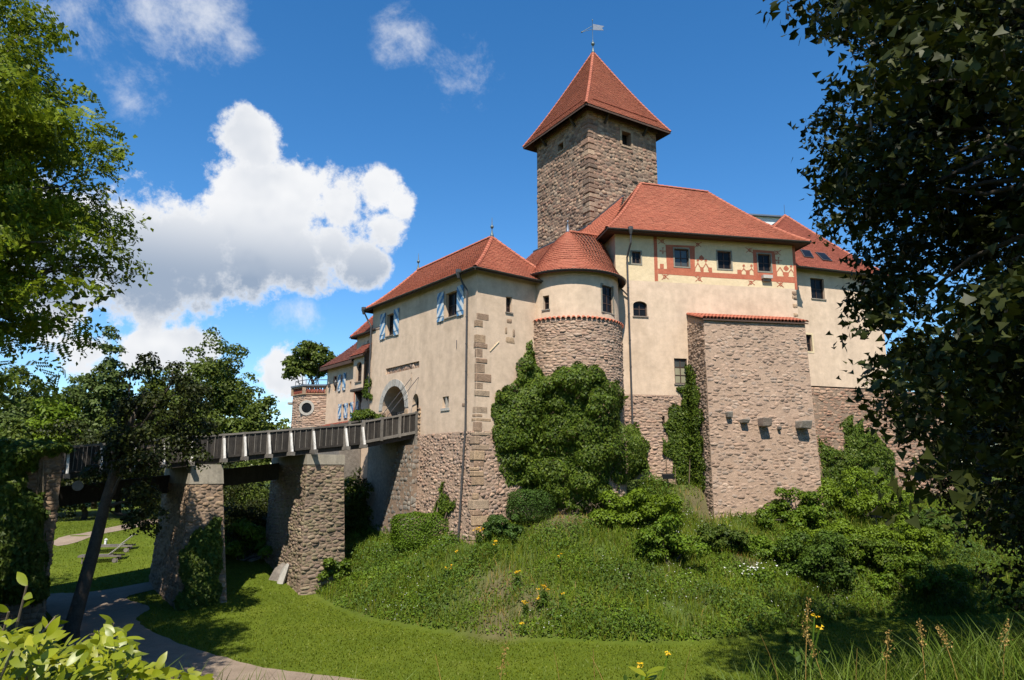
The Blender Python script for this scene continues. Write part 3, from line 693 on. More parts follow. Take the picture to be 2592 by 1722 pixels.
# gravel paths, laid just above the lawn
MT['gravel'] = mat('gravel', [(.25, .185, .13), (.33, .25, .18)], n=(1.2, 0), n2=(60, .25), fine=(25, .2), bump=(60, .8, .03), rnd=False)
def path(pts, name):
    """outline in photo pixels (display scale), laid on the ground and cut into a fine sheet"""
    P = np.array([ghit(x*1.0983, y*1.0983)[:2] for x, y in pts]); n = len(P); out = []
    for i in range(n):                                  # Catmull-Rom so that the edge runs in curves
        p0, p1, p2, p3 = P[i-1], P[i], P[(i+1) % n], P[(i+2) % n]
        for t in np.linspace(0, 1, 7)[:-1]:
            c = .5*((2*p1)+(p2-p0)*t+(2*p0-5*p1+4*p2-p3)*t*t+(3*p1-p0-3*p2+p3)*t**3); out.append(c+rng.normal(0, .035, 2))
    out = np.array(out); st = .2; xs = np.arange(out[:, 0].min()-st, out[:, 0].max()+st, st); ys = np.arange(out[:, 1].min()-st, out[:, 1].max()+st, st)
    import bmesh
    bm = bmesh.new(); vs = [bm.verts.new((a, b, 0)) for a, b in out]; bm.faces.new(vs)
    for ax, lo, hi in ((0, out[:, 0].min(), out[:, 0].max()), (1, out[:, 1].min(), out[:, 1].max())):
        for c in np.arange(lo+.37, hi, .8):
            nn = (1, 0, 0) if ax == 0 else (0, 1, 0); co = (c, 0, 0) if ax == 0 else (0, c, 0)
            bmesh.ops.bisect_plane(bm, geom=bm.verts[:]+bm.edges[:]+bm.faces[:], plane_co=co, plane_no=nn)
    bmesh.ops.triangulate(bm, faces=bm.faces[:])
    V = np.array([v.co[:] for v in bm.verts]); z = terrain(V[:, 0], V[:, 1])[0]
    for v, h in zip(bm.verts, z): v.co.z = h+.018
    me = bpy.data.meshes.new(name); bm.to_mesh(me); bm.free(); setmesh(me, 'gravel'); return obj(name, me, None, 'structure')
path([(100, 1372), (200, 1366), (345, 1342), (420, 1325), (430, 1340), (345, 1362), (290, 1380), (345, 1400), (318, 1424), (335, 1448), (400, 1478), (500, 1512), (610, 1540), (730, 1556), (880, 1576), (880, 1610), (500, 1640), (250, 1600), (180, 1520), (130, 1440), (100, 1400)], 'path')
path([(130, 1243), (200, 1228), (330, 1200), (420, 1185), (420, 1193), (330, 1213), (200, 1242), (130, 1259)], 'path')

# ------------------------------------------------------------------ wall frames of the castle
dL = np.array([-.617, .787]); dR = np.array([.787, .617])
C0 = np.array([-1.95, 38.0])
FG = Frame(C0, dL, -dR)                    # gate face of the gatehouse
FR = Frame(C0, dR, -dL)                    # its narrow side face
a11 = R_(11); wd = np.array([math.cos(a11), math.sin(a11)]); wn = np.array([wd[1], -wd[0]])
FW = Frame((6.64, 43.3), wd, wn)           # painted wing
FWL = Frame((6.64, 43.3), -wn, -wd)        # left side of the painted wing
a19 = R_(19); rd_ = np.array([math.cos(a19), math.sin(a19)]); rn = np.array([rd_[1], -rd_[0]])
FRW = Frame((19.92, 47.5), rd_, rn)        # far right wing
a32 = R_(32); tR = np.array([math.cos(a32), math.sin(a32)]); tL = np.array([-tR[1], tR[0]])
TC = np.array([5.87, 50.0])
FTL = Frame(TC, tL, -tR); FTR = Frame(TC, tR, -tL)
TUR = np.array([3.67, 42.5])
def P3(xy, z): return np.array([xy[0], xy[1], z])
# ------------------------------------------------------------------ castle buildings
def rect(fr, k, x0, y0, x1, y1):
    a, c = fr.zp(k, x0, y0); b, d = fr.zp(k, x1, y1); return (min(a, b), max(a, b), min(c, d), max(c, d))
def arch_fill(fr, a, b, zs, zt, depth, m, parent, name='arch', n=14, front=0.0):
    """fills a square opening's head down to an arch, with its soffit"""
    mb = MB(); c = (a+b)/2; r = (b-a)/2; arc = [(c-r*math.cos(math.pi*i/n), zs+(zt-.02-zs)*math.sin(math.pi*i/n)) for i in range(n+1)]
    for p, q in zip(arc, arc[1:]):
        mb.add([fr(*p, front), fr(*q, front), fr(q[0], zt+.01, front), fr(p[0], zt+.01, front)], [(0, 1, 2, 3)])
        mb.add([fr(*p, front), fr(*q, front), fr(*q, -depth), fr(*p, -depth)], [(0, 1, 2, 3)])
    return mb.obj(name, m, parent), arc
def backing(patches, parent, m, name='wall_core'):
    mb = MB()
    for p in patches: mb.add([q+p.n*.004 for q in p.p], [(0, 1, 2, 3)])
    return mb.obj(name, m, parent)
def stripe_mat(name, d, sgn, scale=1.75):
    m = bpy.data.materials.new(name); m.use_nodes = True; nt = m.node_tree; N = nt.nodes; K = nt.links; pb = N['Principled BSDF']
    g = N.new('ShaderNodeNewGeometry'); v = N.new('ShaderNodeVectorMath'); v.operation = 'DOT_PRODUCT'; K.new(g.outputs['Position'], v.inputs[0]); v.inputs[1].default_value = (d[0]*sgn*scale, d[1]*sgn*scale, scale*.8)
    f = N.new('ShaderNodeMath'); f.operation = 'FRACT'; K.new(v.outputs['Value'], f.inputs[0]); c = N.new('ShaderNodeMath'); c.operation = 'GREATER_THAN'; c.inputs[1].default_value = .5; K.new(f.outputs[0], c.inputs[0])
    t = N.new('ShaderNodeTexNoise'); t.inputs['Scale'].default_value = 12; K.new(g.outputs['Position'], t.inputs['Vector'])
    x = N.new('ShaderNodeMix'); x.data_type = 'RGBA'; K.new(c.outputs[0], x.inputs[0]); x.inputs[6].default_value = (.075, .20, .36, 1); x.inputs[7].default_value = (.56, .57, .55, 1)
    y = N.new('ShaderNodeMix'); y.data_type = 'RGBA'; y.blend_type = 'MULTIPLY'; y.inputs[0].default_value = .35; K.new(x.outputs[2], y.inputs[6]); K.new(t.outputs[0], y.inputs[7])
    K.new(y.outputs[2], pb.inputs['Base Color']); pb.inputs['Roughness'].default_value = .65; MT[name] = m
stripe_mat('stripe_a', dL, 1); stripe_mat('stripe_b', dL, -1)
def shutter(fr, r, parent, sgn):
    a, b, c, d = r; mb = MB(); panel(fr, a, b, c, d, .035, .07, mb); o = mb.obj('shutter', 'stripe_a' if sgn > 0 else 'stripe_b', parent)
    for z in (c+.16*(d-c), c+.82*(d-c)): k = MB(); panel(fr, a+.02, b-.02, z, z+.07, .07, .092, k); k.obj('batten', 'stripe_a' if sgn > 0 else 'stripe_b', o)
    h = MB(); panel(fr, (a+b)/2-.02, (a+b)/2+.02, c-.12, c-.02, 0, .05, h); h.obj('shutter_stay', 'metal_dark', o)

# ---- gatehouse
gh = thing('gatehouse', 'beige plastered gatehouse with hipped red roof, arched gate and blue striped shutters', 'gatehouse', P3(C0, 3.2))
ZT, ZB = 18.2, 8.95
W1 = rect(FG, 1, 1117, 640, 1196, 785); W1 = (FG.zp(1, 1196, 700)[0], FG.zp(1, 1117, 700)[0], FG.zp(1, 1117, 800)[1], FG.zp(1, 1117, 640)[1])
W2 = (FG.zp(1, 782, 850)[0], FG.zp(1, 728, 850)[0], W1[2], W1[3])
ARCH = (7.75, 10.75, 8.7, 12.25)
DOOR = (FG.zp(11, 1045, 700)[0], FG.zp(11, 905, 700)[0], 8.7, FG.zp(11, 975, 490)[1])
DOOR = (min(DOOR[0], 7.0), min(DOOR[1], 7.55), DOOR[2], DOOR[3])
SLIT = rect(FG, 9, 688, 420, 740, 322)
CHS = rect(FG, 9, 441, 200, 449, 135)
GROOVE = (FG.zp(9, 505, 100)[0], FG.zp(9, 240, 130)[0], 13.1, 13.5)
wall(FG, 0, 12.6, ZB, ZT, [W1, W2, ARCH, DOOR, SLIT, CHS, GROOVE], .32, parent=gh)
WR = rect(FR, 1, 1518, 757, 1557, 662); WR2 = rect(FR, 9, 1192, 315, 1220, 245)
wall(FR, 0, 6.0, ZB, ZT, [WR, WR2], .3, parent=gh, name='side_wall')
bk = MB(); p00, p10, p11, p01 = C0, C0+dL*12.6, C0+dL*12.6+dR*6, C0+dR*6
for a, b in ((p10, p11), (p11, p01)): bk.add([P3(a, 1), P3(b, 1), P3(b, ZT), P3(a, ZT)], [(0, 1, 2, 3)])
bk.obj('back_wall', 'plaster', gh)
window(FG, *W1, gh, .26, 2, 2, sill='stone_grey'); window(FG, *W2, gh, .26, 2, 2, sill='stone_grey')
for (k, x0, x1, w, sg) in ((1, 1068, 1110, W1, 1), (1, 1198, 1241, W1, -1), (1, 695, 727, W2, 1), (1, 784, 816, W2, -1)):
    sa = FG.zp(k, x1, 700)[0]; sb = FG.zp(k, x0, 700)[0]; shutter(FG, (sa, sb, w[2]-.12, w[3]+.18), gh, sg)
window(FR, *WR, gh, .22, 2, 3, sill='stone_grey'); window(FR, *WR2, gh, .22, 1, 2)
# gate arch, its ring of stones, tunnel and inner door
_, arc = arch_fill(FG, ARCH[0], ARCH[1], 10.72, ARCH[3], 3.0, 'plaster', gh, 'gate_arch')
mb = MB()
for s in (ARCH[0], ARCH[1]): mb.add([FG(s, 8.7, -.32), FG(s, 8.7, -3), FG(s, 10.74, -3), FG(s, 10.74, -.32)], [(0, 1, 2, 3)])
mb.obj('tunnel_wall', 'mortar', gh)
mb = MB(); panel(FG, ARCH[0]-.3, ARCH[1]+.3, 8.6, 12.6, -3.05, -2.98, mb); mb.obj('inner_gate', 'wood_brown', gh)
nv = 11; c_ = (ARCH[0]+ARCH[1])/2; r_ = (ARCH[1]-ARCH[0])/2; hr = 12.23-10.72
for i in range(nv):
    a0 = math.pi*(i+.04)/nv; a1 = math.pi*(i+.96)/nv; lo, hi = 1.0, 1.0+.46/r_
    q = []
    for (a, s) in ((a0, lo), ((a0+a1)/2, lo), (a1, lo), (a1, hi), ((a0+a1)/2, hi), (a0, hi)): q.append((c_-r_*s*math.cos(a), 10.72+(hr if s == lo else hr+.44)*math.sin(a)))
    mb = MB(); mb.prism([FG(*p, -.04) for p in q], np.append(FG.n*.075, 0)); mb.obj('voussoir', 'stone_ashlar', gh)
zj = 8.75
while zj < 10.6:                                     # rough jamb stones either side
    h = random.uniform(.3, .5)
    for s0, s1 in ((ARCH[1], ARCH[1]+random.uniform(.25, .5)), (ARCH[0]-random.uniform(.2, .4), ARCH[0])):
        mb = MB(); panel(FG, s0, s1, zj, min(10.68, zj+h-.03), -.28, .03+random.uniform(0, .03), mb); mb.obj('jamb_stone', 'stone_quoin', gh)
    zj += h
arch_fill(FG, DOOR[0], DOOR[1], DOOR[3]-.6, DOOR[3], .32, 'plaster', gh, 'side_arch')
mb = MB(); panel(FG, DOOR[0]-.1, DOOR[1]+.1, 8.6, DOOR[3]+.1, -.6, -.5, mb); mb.obj('side_door', 'wood_brown', gh)
stones([(FG, DOOR[1]+.03, ARCH[0]-.25, 8.9, 10.3), (FG, DOOR[0]-.28, DOOR[0]-.02, 8.9, 10.6)], gh, 'stone_quoin', (.14, .3, .14, .28), prot=(.03, .09), amp=.04, seed=3, indiv=40)
# iron lattice beside the gate
mb = MB(); x0, x1 = ARCH[0]+.06, ARCH[0]+.95; z0, z1 = 8.8, 10.5
for i in range(5): s = x0+(x1-x0)*i/4; panel(FG, s-.013, s+.013, z0, z1, -.05, -.02, mb)
for i in range(7): z = z0+(z1-z0)*i/6; panel(FG, x0, x1, z-.013, z+.013, -.075, -.05, mb)
mb.obj('iron_lattice', 'metal_dark', gh)
mb = MB(); panel(FG, ARCH[0], ARCH[0]+.95, 8.7, 10.45, -.5, -.35, mb); mb.obj('side_pier', 'plaster', gh)
# twin slit, stone filled groove
mb = MB(); a, b, c, d = SLIT; panel(FG, (a+b)/2-.05, (a+b)/2+.05, c, d, -.3, -.03, mb); mb.obj('mullion', 'stone_ashlar', gh)
mb = MB(); panel(FG, a-.12, b+.12, c-.16, c-.01, -.05, .05, mb); mb.obj('sill', 'stone_ashlar', gh)
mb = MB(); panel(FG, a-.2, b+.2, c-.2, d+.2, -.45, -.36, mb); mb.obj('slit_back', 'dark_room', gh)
GR_ = Frame(FG(0, 0, -.14)[:2], dL, -dR); stones([(GR_, GROOVE[0]+.03, GROOVE[1]-.03, 13.1, 13.5)], gh, 'stone_rubble', (.2, .45, .3, .45), prot=(.03, .1), amp=.04, seed=4)
mb = MB(); panel(FG, GROOVE[0]-.05, GROOVE[1]+.05, 13.05, 13.55, -.3, -.16, mb); mb.obj('groove_back', 'mortar', gh)
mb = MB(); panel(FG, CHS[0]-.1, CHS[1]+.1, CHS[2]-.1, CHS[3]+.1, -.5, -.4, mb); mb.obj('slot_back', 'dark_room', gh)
# stone base, leaning outwards below
cb = C0-dR*.45-dL*.45
PG = Patch(FG(6.0, 1.2, .45), P3(cb, 1.2), P3(C0-dR*.03-dL*.03, ZB), FG(6.0, ZB, .03))
PR = Patch(P3(cb, 1.2), FR(5.2, 2.2, .42), FR(5.2, ZB, .03), P3(C0-dR*.03-dL*.03, ZB))
PA = Patch(FG(9.9, 1.0, .75), FG(5.7, 1.0, .75), FG(5.7, 8.35, .5), FG(7.7, 8.35, .5))
PA2 = Patch(FG(5.7, 1.0, .75), FG(5.7, 1.0, .1), FG(5.7, 8.35, .02), FG(5.7, 8.35, .5))
PD = Patch(FG(12.6, 1.0, -.02), FG(5.9, 1.0, -.02), FG(5.9, ZB, -.02), FG(12.6, ZB, -.02)); backing([PD], gh, 'stone_grey', 'under_bridge_wall')
mb = MB(); mb.add([FG(9.9, 1.0, .75), FG(9.9, 1.0, -.1), FG(7.7, 8.35, -.1), FG(7.7, 8.35, .5)], [(0, 1, 2, 3)]); mb.obj('bridge_seat_side', 'mortar_dark', gh)
for i in range(15):                                  # toothed edge stones of the bridge seat
    z = 1.9+i*.42; s_ = 9.9-(z-1.0)/7.35*2.2; w_ = .28 if i % 2 else .12; mb = MB(); panel(FG, s_-.35, s_+w_, z, z+.2, .1, .80-.25*(z-1)/7.35, mb); mb.obj('edge_stone', 'stone_grey', gh)
backing([PG, PR], gh, 'mortar', 'base_wall'); backing([PA, PA2], gh, 'mortar_dark', 'bridge_seat')
mb = MB(); mb.add([FG(7.7, 8.35, .5), FG(5.7, 8.35, .5), FG(5.7, 8.35, 0), FG(7.7, 8.35, 0)], [(0, 1, 2, 3)]); mb.obj('bridge_seat_top', 'concrete', gh)
stones([(PG, .02, PG.W-.1, .3, PG.H), (PR, .1, PR.W, .3, PR.H)], gh, 'stone_rubble', (.16, .42, .11, .24), prot=(.010, .06), amp=.05, seed=11, indiv=300)
stones([(PA, 0, PA.W, .3, PA.H), (PA2, 0, PA2.W, .3, PA2.H)], gh, 'stone_grey', (.28, .6, .2, .36), prot=(.01, .035), amp=.02, seed=12, indiv=120, stuffname='seat_stonework')
# quoins up the corner
rq = random.Random(5); z = 1.6; k = 0
def CORN(z):                                         # corner point of the battered base / wall
    t = np.clip((z-1.2)/(ZB-1.2), 0, 1); o = .45*(1-t)+.03*t if z < ZB else 0.0; return C0-(dR+dL)*o
while z < 15.2:
    h = rq.uniform(.2, .55); skip = rq.random() < (.38 if z > 12.6 else .08)
    if not skip:
        g = rq.uniform(.12, .6); r = rq.uniform(.3, .7) if k % 2 else rq.uniform(.6, 1.05); pr = rq.uniform(.035, .07) if z < ZB else rq.uniform(.008, .03)
        if z > 11.5: g *= .55
        c0 = CORN(z); c1 = CORN(z+h-.03); oo = -(dR+dL)*pr
        def ring(c): return [c+oo, c+oo+dL*g, c+dL*g+dR*.25, c+dR*.25+dL*.25, c+dR*r+dL*.25, c+oo+dR*r]
        A = [P3(p, z) for p in ring(c0)]; B = [P3(p, z+h-.03) for p in ring(c1)]
        mb = MB(); mb.add(A+B, [(0, 1, 2, 3, 4, 5)[::-1], (6, 7, 8, 9, 10, 11)]+[(i, (i+1) % 6, 6+(i+1) % 6, 6+i) for i in range(6)])
        o = mb.obj('quoin', 'stone_quoin', gh); bv = o.modifiers.new('bevel', 'BEVEL'); bv.width = .035; bv.segments = 1
    z += h; k += 1
stones([(FR, *rect(FR, 1, 1520, 832, 1558, 805)), (FR, *rect(FR, 1, 1510, 965, 1580, 925)), (FR, *rect(FR, 1, 1560, 925, 1578, 868)), (FR, *rect(FR, 1, 1510, 905, 1526, 858)), (FG, *rect(FG, 9, 840, 415, 880, 372))],
       gh, 'stone_quoin', (.3, .6, .25, .5), prot=(.015, .03), amp=.03, seed=6, name='inset_stone')
# roof
def EG(u, v, z): return P3(C0+dL*u+dR*v, z)
ze = 17.92; R1 = EG(2.7, 3, 21.2); R2 = EG(11.7, 3, 21.1); ov = .5
fA = bil(EG(13.1, -ov, ze), EG(-ov, -ov, ze), R1, R2, .2); fB = bil(EG(-ov, -ov, ze), EG(-ov, 6+ov, ze), R1, R1, .2)
fC = bil(EG(-ov, 6+ov, ze), EG(13.1, 6+ov, ze), R2, R1, .2); fD = bil(EG(13.1, 6+ov, ze), EG(13.1, -ov, ze), R2, R2, .1)
rf = deck([fA, fB, fC, fD], gh, 'soffit'); tiles(fA, rf); tiles(fB, rf); tiles(fD, rf)
ridge(curve_on(fA, 1), rf); ridge(curve_on(fA, 0), rf); ridge(curve_on(fB, 1), rf); ridge([R2+np.array([0, 0, .03]), R1+np.array([0, 0, .03])], rf)
finial(R1, rf, 1.3); finial(R2, rf, 1.3)
gutter([EG(13.15, -ov-.06, ze-.02), EG(-ov, -ov-.06, ze-.02)], gh); gutter([EG(-ov-.06, -ov, ze-.02), EG(-ov-.06, 6+ov, ze-.02)], gh)
sp = FG.zp(9, 880, 1200)[0]
pipe([FG(sp+.25, ze-.12, ov+.05), FG(sp+.2, 17.3, .3), FG(sp, 16.9, .13), FG(sp, ZB+.2, .13), FG(sp, 8.2, .2), FG(sp, 2.9, .53)], gh)
pipe([FG(12.95, ze-.12, ov+.05), FG(12.8, 17.2, .3), FG(12.55, 16.7, .13), FG(12.55, 10.2, .13)], gh)
mb = MB(); p = FR.zp(1, 1440, 985)
a, b = FR.zp(1, 1410, 1018), FR.zp(1, 1470, 955); mb.beam(FR(*a, .02), FR(*b, .02), .04, .035); mb.obj('wall_anchor', 'plaster_cream', gh)
mb = MB(); a, b = FG.zp(1, 1193, 945), FG.zp(1, 1193, 1000); mb.beam(FG(*a, .02), FG(*b, .02), .04, .04, (1, 0, 0)); mb.obj('wall_anchor', 'metal_dark', gh)

# ---- round turret
FT = Cyl(TUR, 2.93); FTS = Cyl(TUR, 3.08)
tu = thing('round_turret', 'round turret, plastered above and rubble below, under a conical red roof', 'turret', P3(TUR, 4.5))
ZS = 15.47; half = FT.r*R_(118)
TW1 = rect(FT, 3, 212, 955, 256, 848); TW2 = rect(FT, 3, 642, 965, 716, 795)
wall(FT, -half, half, ZS-.1, 18.6, [TW1, TW2], .3, step=.3, parent=tu)
window(FT, *TW1, tu, .24, 1, 2, sill='stone_grey'); window(FT, *TW2, tu, .14, 2, 3, sill='stone_grey', surround=(.1, 'frame_grey', .02))
hs = FTS.r*R_(112); wall(FTS, -hs, hs, 2.5, ZS, [], 0, step=.3, m='mortar', name='stone_core', parent=tu)
stones([(FTS, -hs, hs, 3.6, ZS-.03)], tu, 'stone_rubble', (.18, .5, .10, .22), prot=(.010, .048), amp=.05, seed=21, indiv=300)
mb = MB(); n = 40
ring0 = [FTS(-hs+2*hs*i/n, ZS, .02) for i in range(n+1)]; ring1 = [FT(-FT.r*R_(112)+2*FT.r*R_(112)*i/n, ZS+.12, -.02) for i in range(n+1)]
mb.add(ring0+ring1, [(i, i+1, n+2+i, n+1+i) for i in range(n)]); mb.obj('coping_bed', 'mortar', tu)
cme = ridge_mesh('tile', .105, .34)
for i in range(40):
    s = -hs+2*hs*(i+.5)/40; p = FTS(s, ZS+.0, .10); q = FTS(s, ZS+.17, -.22); y = Vector(q-p).normalized(); x = y.cross(Vector((0, 0, 1))).normalized(); zv = x.cross(y); o = obj('coping_tile', cme, tu)
    M4 = Matrix((x, y, zv)).transposed().to_4x4(); M4.translation = Vector(p); o.matrix_basis = M4
TA = atY(*zz(3, 392, 392), 42.4); TB = atY(*zz(3, 592, 420), 45.6)
def fT(a, t):
    a = np.asarray(a, float); t = np.asarray(t, float); th = np.radians(-128+256*a); an = FT.a0+th; r = 3.38
    e = np.stack([TUR[0]+r*np.cos(an), TUR[1]+r*np.sin(an), np.full(a.shape, 18.36)], -1)
    k = ss((np.degrees(th)-15)/75)[..., None]; k2 = ss((-np.degrees(th)-80)/45)[..., None]
    top = TA+(TB-TA)*k+(np.array([2.6, 44.6, 21.3])-TA)*k2
    p = e*(1-t[..., None])+top*t[..., None]; p[..., 2] += -.28*np.sin(np.pi*np.clip(t, 0, 1)**.55)+.34*np.sin(np.pi*np.clip((t-.35)/.65, 0, 1))*.8
    return p
rf = deck([fT], tu, 'soffit', na=40, ntt=12); tiles(fT, rf); mb = MB(); mb.lathe(TA, [(.17, -.25), (.11, .05), (.05, .4), (.03, .62), (.07, .66), (.07, .72), (.012, .78)], 10); mb.obj('finial', 'lead', rf, smooth=True)
ridge([TB+np.array([0, 0, .03]), TA+np.array([0, 0, .03])], rf)
gutter(list(fT(np.linspace(.03, .97, 40), np.full(40, 0.0))+np.array([0, 0, -.04])), tu)

# ---- painted wing
WL, WD = 12.7, 9.0
pw = thing('painted_wing', 'tall castle wing with red painted frieze round its upper windows and hipped roof', 'building', P3(FW.o, 6.0))
ZU, ZL = 18.83, 11.5
wv = [rect(FW, 3, 855, 618, 916, 536), rect(FW, 0, 473, 612, 655, 385), rect(FW, 0, 1060, 645, 1230, 418), rect(FW, 0, 1610, 678, 1768, 455)]
wa = rect(FW, 3, 865, 998, 962, 892); wl = rect(FW, 12, 583, 280, 700, 32); wsl = rect(FW, 12, 455, 700, 480, 600)
wall(FW, 0, WL, ZU, 22.55, wv, .28, m='plaster_cream', name='upper_wall', parent=pw)
wall(FW, 0, WL, ZL, ZU, [wa, wl], .3, name='lower_wall', parent=pw)
wall(FW, -.5, WL, 2.5, ZL, [wsl], .3, m='mortar', name='base_wall', parent=pw)
mb = MB(); panel(FW, wsl[0]-.1, wsl[1]+.1, wsl[2]-.1, wsl[3]+.1, -.5, -.4, mb); mb.obj('slit_back', 'dark_room', pw)
inh = lambda u, v: not (wsl[0]-.08 < u < wsl[1]+.08 and wsl[2] < v < wsl[3])
stones([(FW, -.4, 6.2, 4.5, ZL-.02, inh)], pw, 'stone_rubble', (.2, .5, .11, .24), prot=(.010, .05), amp=.05, seed=31, indiv=240)
gs = ['glass', 'glass_grey', 'glass', 'glass']
for r, g in zip(wv, gs): window(FW, *r, pw, .14, 2, 2, glass=g, surround=(.085, 'frame_grey', .03))
window(FW, *wa, pw, .2, 2, 2, sill='stone_grey'); arch_fill(FW, wa[0], wa[1], wa[3]-.28, wa[3], .18, 'plaster', pw, 'window_arch')
window(FW, *wl, pw, .12, 2, 3, glass=['glass_pale', 'glass_pale', 'glass_grey'], sill='stone_grey')
FWR = Frame(FW(WL, 0)[:2], -wn, wd)
mb = MB()
for fr, s1 in ((FWL, WD), (FWR, WD)):
    mb.add([fr(0, 2, 0), fr(s1, 2, 0), fr(s1, 22.55, 0), fr(0, 22.55, 0)], [(0, 1, 2, 3)])
mb.add([FW(0, 2, -WD), FW(WL, 2, -WD), FW(WL, 22.55, -WD), FW(0, 22.55, -WD)], [(0, 1, 2, 3)]); mb.obj('side_wall', 'plaster', pw)
# painted frieze
def strip(poly, name='painted_band'):
    mb = MB(); q = [FW(*FW.zp(0, x, y), .005) for x, y in poly]; mb.prism(q, np.append(wn*.004, 0)); mb.obj(name, 'paint_red', pw)
strip([(178, 100), (224, 104), (246, 816), (200, 816)])
strip([(2055, 240), (2092, 245), (2138, 932), (2104, 930)])
strip([(242, 645), (365, 650), (745, 685), (980, 700), (1320, 718), (1545, 735), (1862, 748), (2094, 760), (2100, 842), (1860, 825), (1500, 795), (1100, 775), (740, 750), (246, 715)])
for q in ([(345, 320), (742, 336), (745, 683), (680, 680), (665, 362), (455, 352), (462, 630), (470, 658), (366, 648)], [(462, 632), (680, 638), (683, 681), (470, 660)],
          [(1530, 386), (1826, 410), (1862, 746), (1800, 742), (1786, 442), (1592, 428), (1602, 690), (1606, 738), (1546, 733)], [(1604, 692), (1797, 700), (1800, 741), (1608, 737)],
          [(270, 580), (322, 582), (324, 645), (272, 643)], [(822, 626), (862, 628), (864, 692), (824, 690)], [(932, 630), (976, 632), (980, 698), (934, 696)],
          [(1320, 660), (1376, 662), (1378, 720), (1322, 716)], [(1440, 666), (1488, 668), (1490, 731), (1442, 727)], [(1946, 690), (2012, 696), (2014, 757), (1948, 752)]):
    strip(q)
def line(pts, w=11, close=False):
    mb = MB(); q = [np.array(p, float) for p in pts]
    if close: q.append(q[0])
    for i, (a, b) in enumerate(zip(q, q[1:])):
        d = (b-a)/np.linalg.norm(b-a); n = np.array([-d[1], d[0]])*w/2; c = [a-d*2-n, b+d*2-n, b+d*2+n, a-d*2+n]; mb.prism([FW(*FW.zp(0, *p), .010+.0006*(i % 4)) for p in c], np.append(wn*.004, 0))
    mb.obj('painted_ornament', 'paint_red', pw)
for x, y, w, h in ((785, 572, 38, 66), (893, 575, 36, 62), (1408, 645, 34, 40), (1512, 645, 34, 40), (1900, 628, 44, 66), (2050, 655, 36, 50)):
    line([(x-w, y+h+36), (x-w, y+h), (x, y), (x+w, y+h), (x+w, y+h+36)])
    if x != 1900: line([(x, y), (x, y-58)], 9); line([(x-17, y-34), (x+17, y-34)], 9); line([(x-12, y-50), (x, y-30), (x+12, y-50)], 8)
for cx, cy in ((310, 405), (1880, 535)):
    line([(cx-45 if cx < 999 else cx-45, cy+4), (cx+45, cy+4)], 8); line([(cx, cy-42), (cx, cy+42)], 8)
    for dx, dy in ((0, -34), (0, 34), (-30, 0)): line([(cx+dx-12, cy+dy-12), (cx+dx, cy+dy), (cx+dx+12, cy+dy-12)], 7)
def knot(cx, cy, s, fl):
    T = np.linspace(0, 2*math.pi, 13); line([(cx+fl*(18*math.cos(t)*s+6), cy+24*math.sin(t)*s) for t in T], 8)
    line([(cx-fl*55*s, cy-38*s), (cx, cy), (cx+fl*46*s, cy+40*s)], 9); line([(cx-fl*48*s, cy+34*s), (cx, cy-6), (cx+fl*38*s, cy-30*s)], 8)
for x, y, f in ((295, 275, 1), (785, 320, -1), (1485, 395, 1), (1862, 430, -1), (340, 755, -1), (800, 785, 1), (1510, 835, -1), (1905, 860, 1)): knot(x, y, .95, f)
for x, y in ((835, 500), (1985, 640)): strip([(x-38, y+10), (x-30, y-18), (x, y-40), (x+38, y+2), (x+26, y+28), (x-6, y+40)], 'painted_leaf')
mb = MB(); s, z = FW.zp(0, 1708, 765); panel(FW, s-.34, s+.34, z-.12, z+.1, 0, .3, mb); mb.obj('stone_spout', 'stone_ashlar', pw)
mb = MB(); panel(FW, s-.26, s+.26, z-.3, z-.12, 0, .16, mb); mb.obj('spout_corbel', 'stone_grey', pw)
# corner stones low on the right corner
stones([(Frame(FW(WL-.35, 0, 0)[:2], wd, wn), 0, .36, 13.2, 18.7, lambda u, v: math.sin(v*9) > -.3)], pw, 'stone_quoin', (.18, .36, .2, .38), prot=(.02, .05), amp=.03, seed=33, name='quoin')
# roof of the wing
def EW(s, d, z): return FW(s, z, -d)
ze = 21.98; R1 = EW(3.7, 4.5, 27.5); R2 = EW(9.0, 4.5, 27.25); ov = .8
fA = bil(EW(-ov, -ov, ze), EW(WL+ov, -ov, ze), R2, R1, .38); fB = bil(EW(-ov, WD+ov, ze), EW(-ov, -ov, ze), R1, R1, .38)
fC = bil(EW(WL+ov, -ov, ze), EW(WL+ov, WD+ov, ze), R2, R2, .38); fD = bil(EW(WL+ov, WD+ov, ze), EW(-ov, WD+ov, ze), R1, R2, .38)
rf = deck([fA, fB, fC, fD], pw, 'soffit'); [tiles(f, rf) for f in (fA, fB, fC)]
ridge(curve_on(fA, 0), rf); ridge(curve_on(fA, 1), rf); ridge([R2+np.array([0, 0, .04]), R1+np.array([0, 0, .04])], rf); ridge(curve_on(fB, 0), rf)
mb = MB()                                            # boarded eaves
for (s0, s1, d0, d1) in ((-ov, WL+ov, -ov, .0), (-ov, 0, 0, WD), (WL, WL+ov, 0, WD)):
    mb.box(EW(s0, d0, ze-.1), np.append(wd*(s1-s0), 0), np.append(-wn*(d1-d0), 0), (0, 0, .05))
mb.obj('eaves_boards', 'soffit', rf)
gutter([EW(-ov, -ov-.07, ze-.03), EW(WL+ov, -ov-.07, ze-.03)], pw, .085)
sp = FW.zp(12, 145, 400)[0]; st = FW.zp(3, 820, 700)[0]
pipe([FW(st, ze-.15, ov+.05), FW(st+.02, ze-.9, ov-.05), FW(st-.05, ze-1.7, .2), FW(st-.02, 20, .13), FW(sp, ZL, .13), FW(sp, 8.6, .13)], pw, .06)
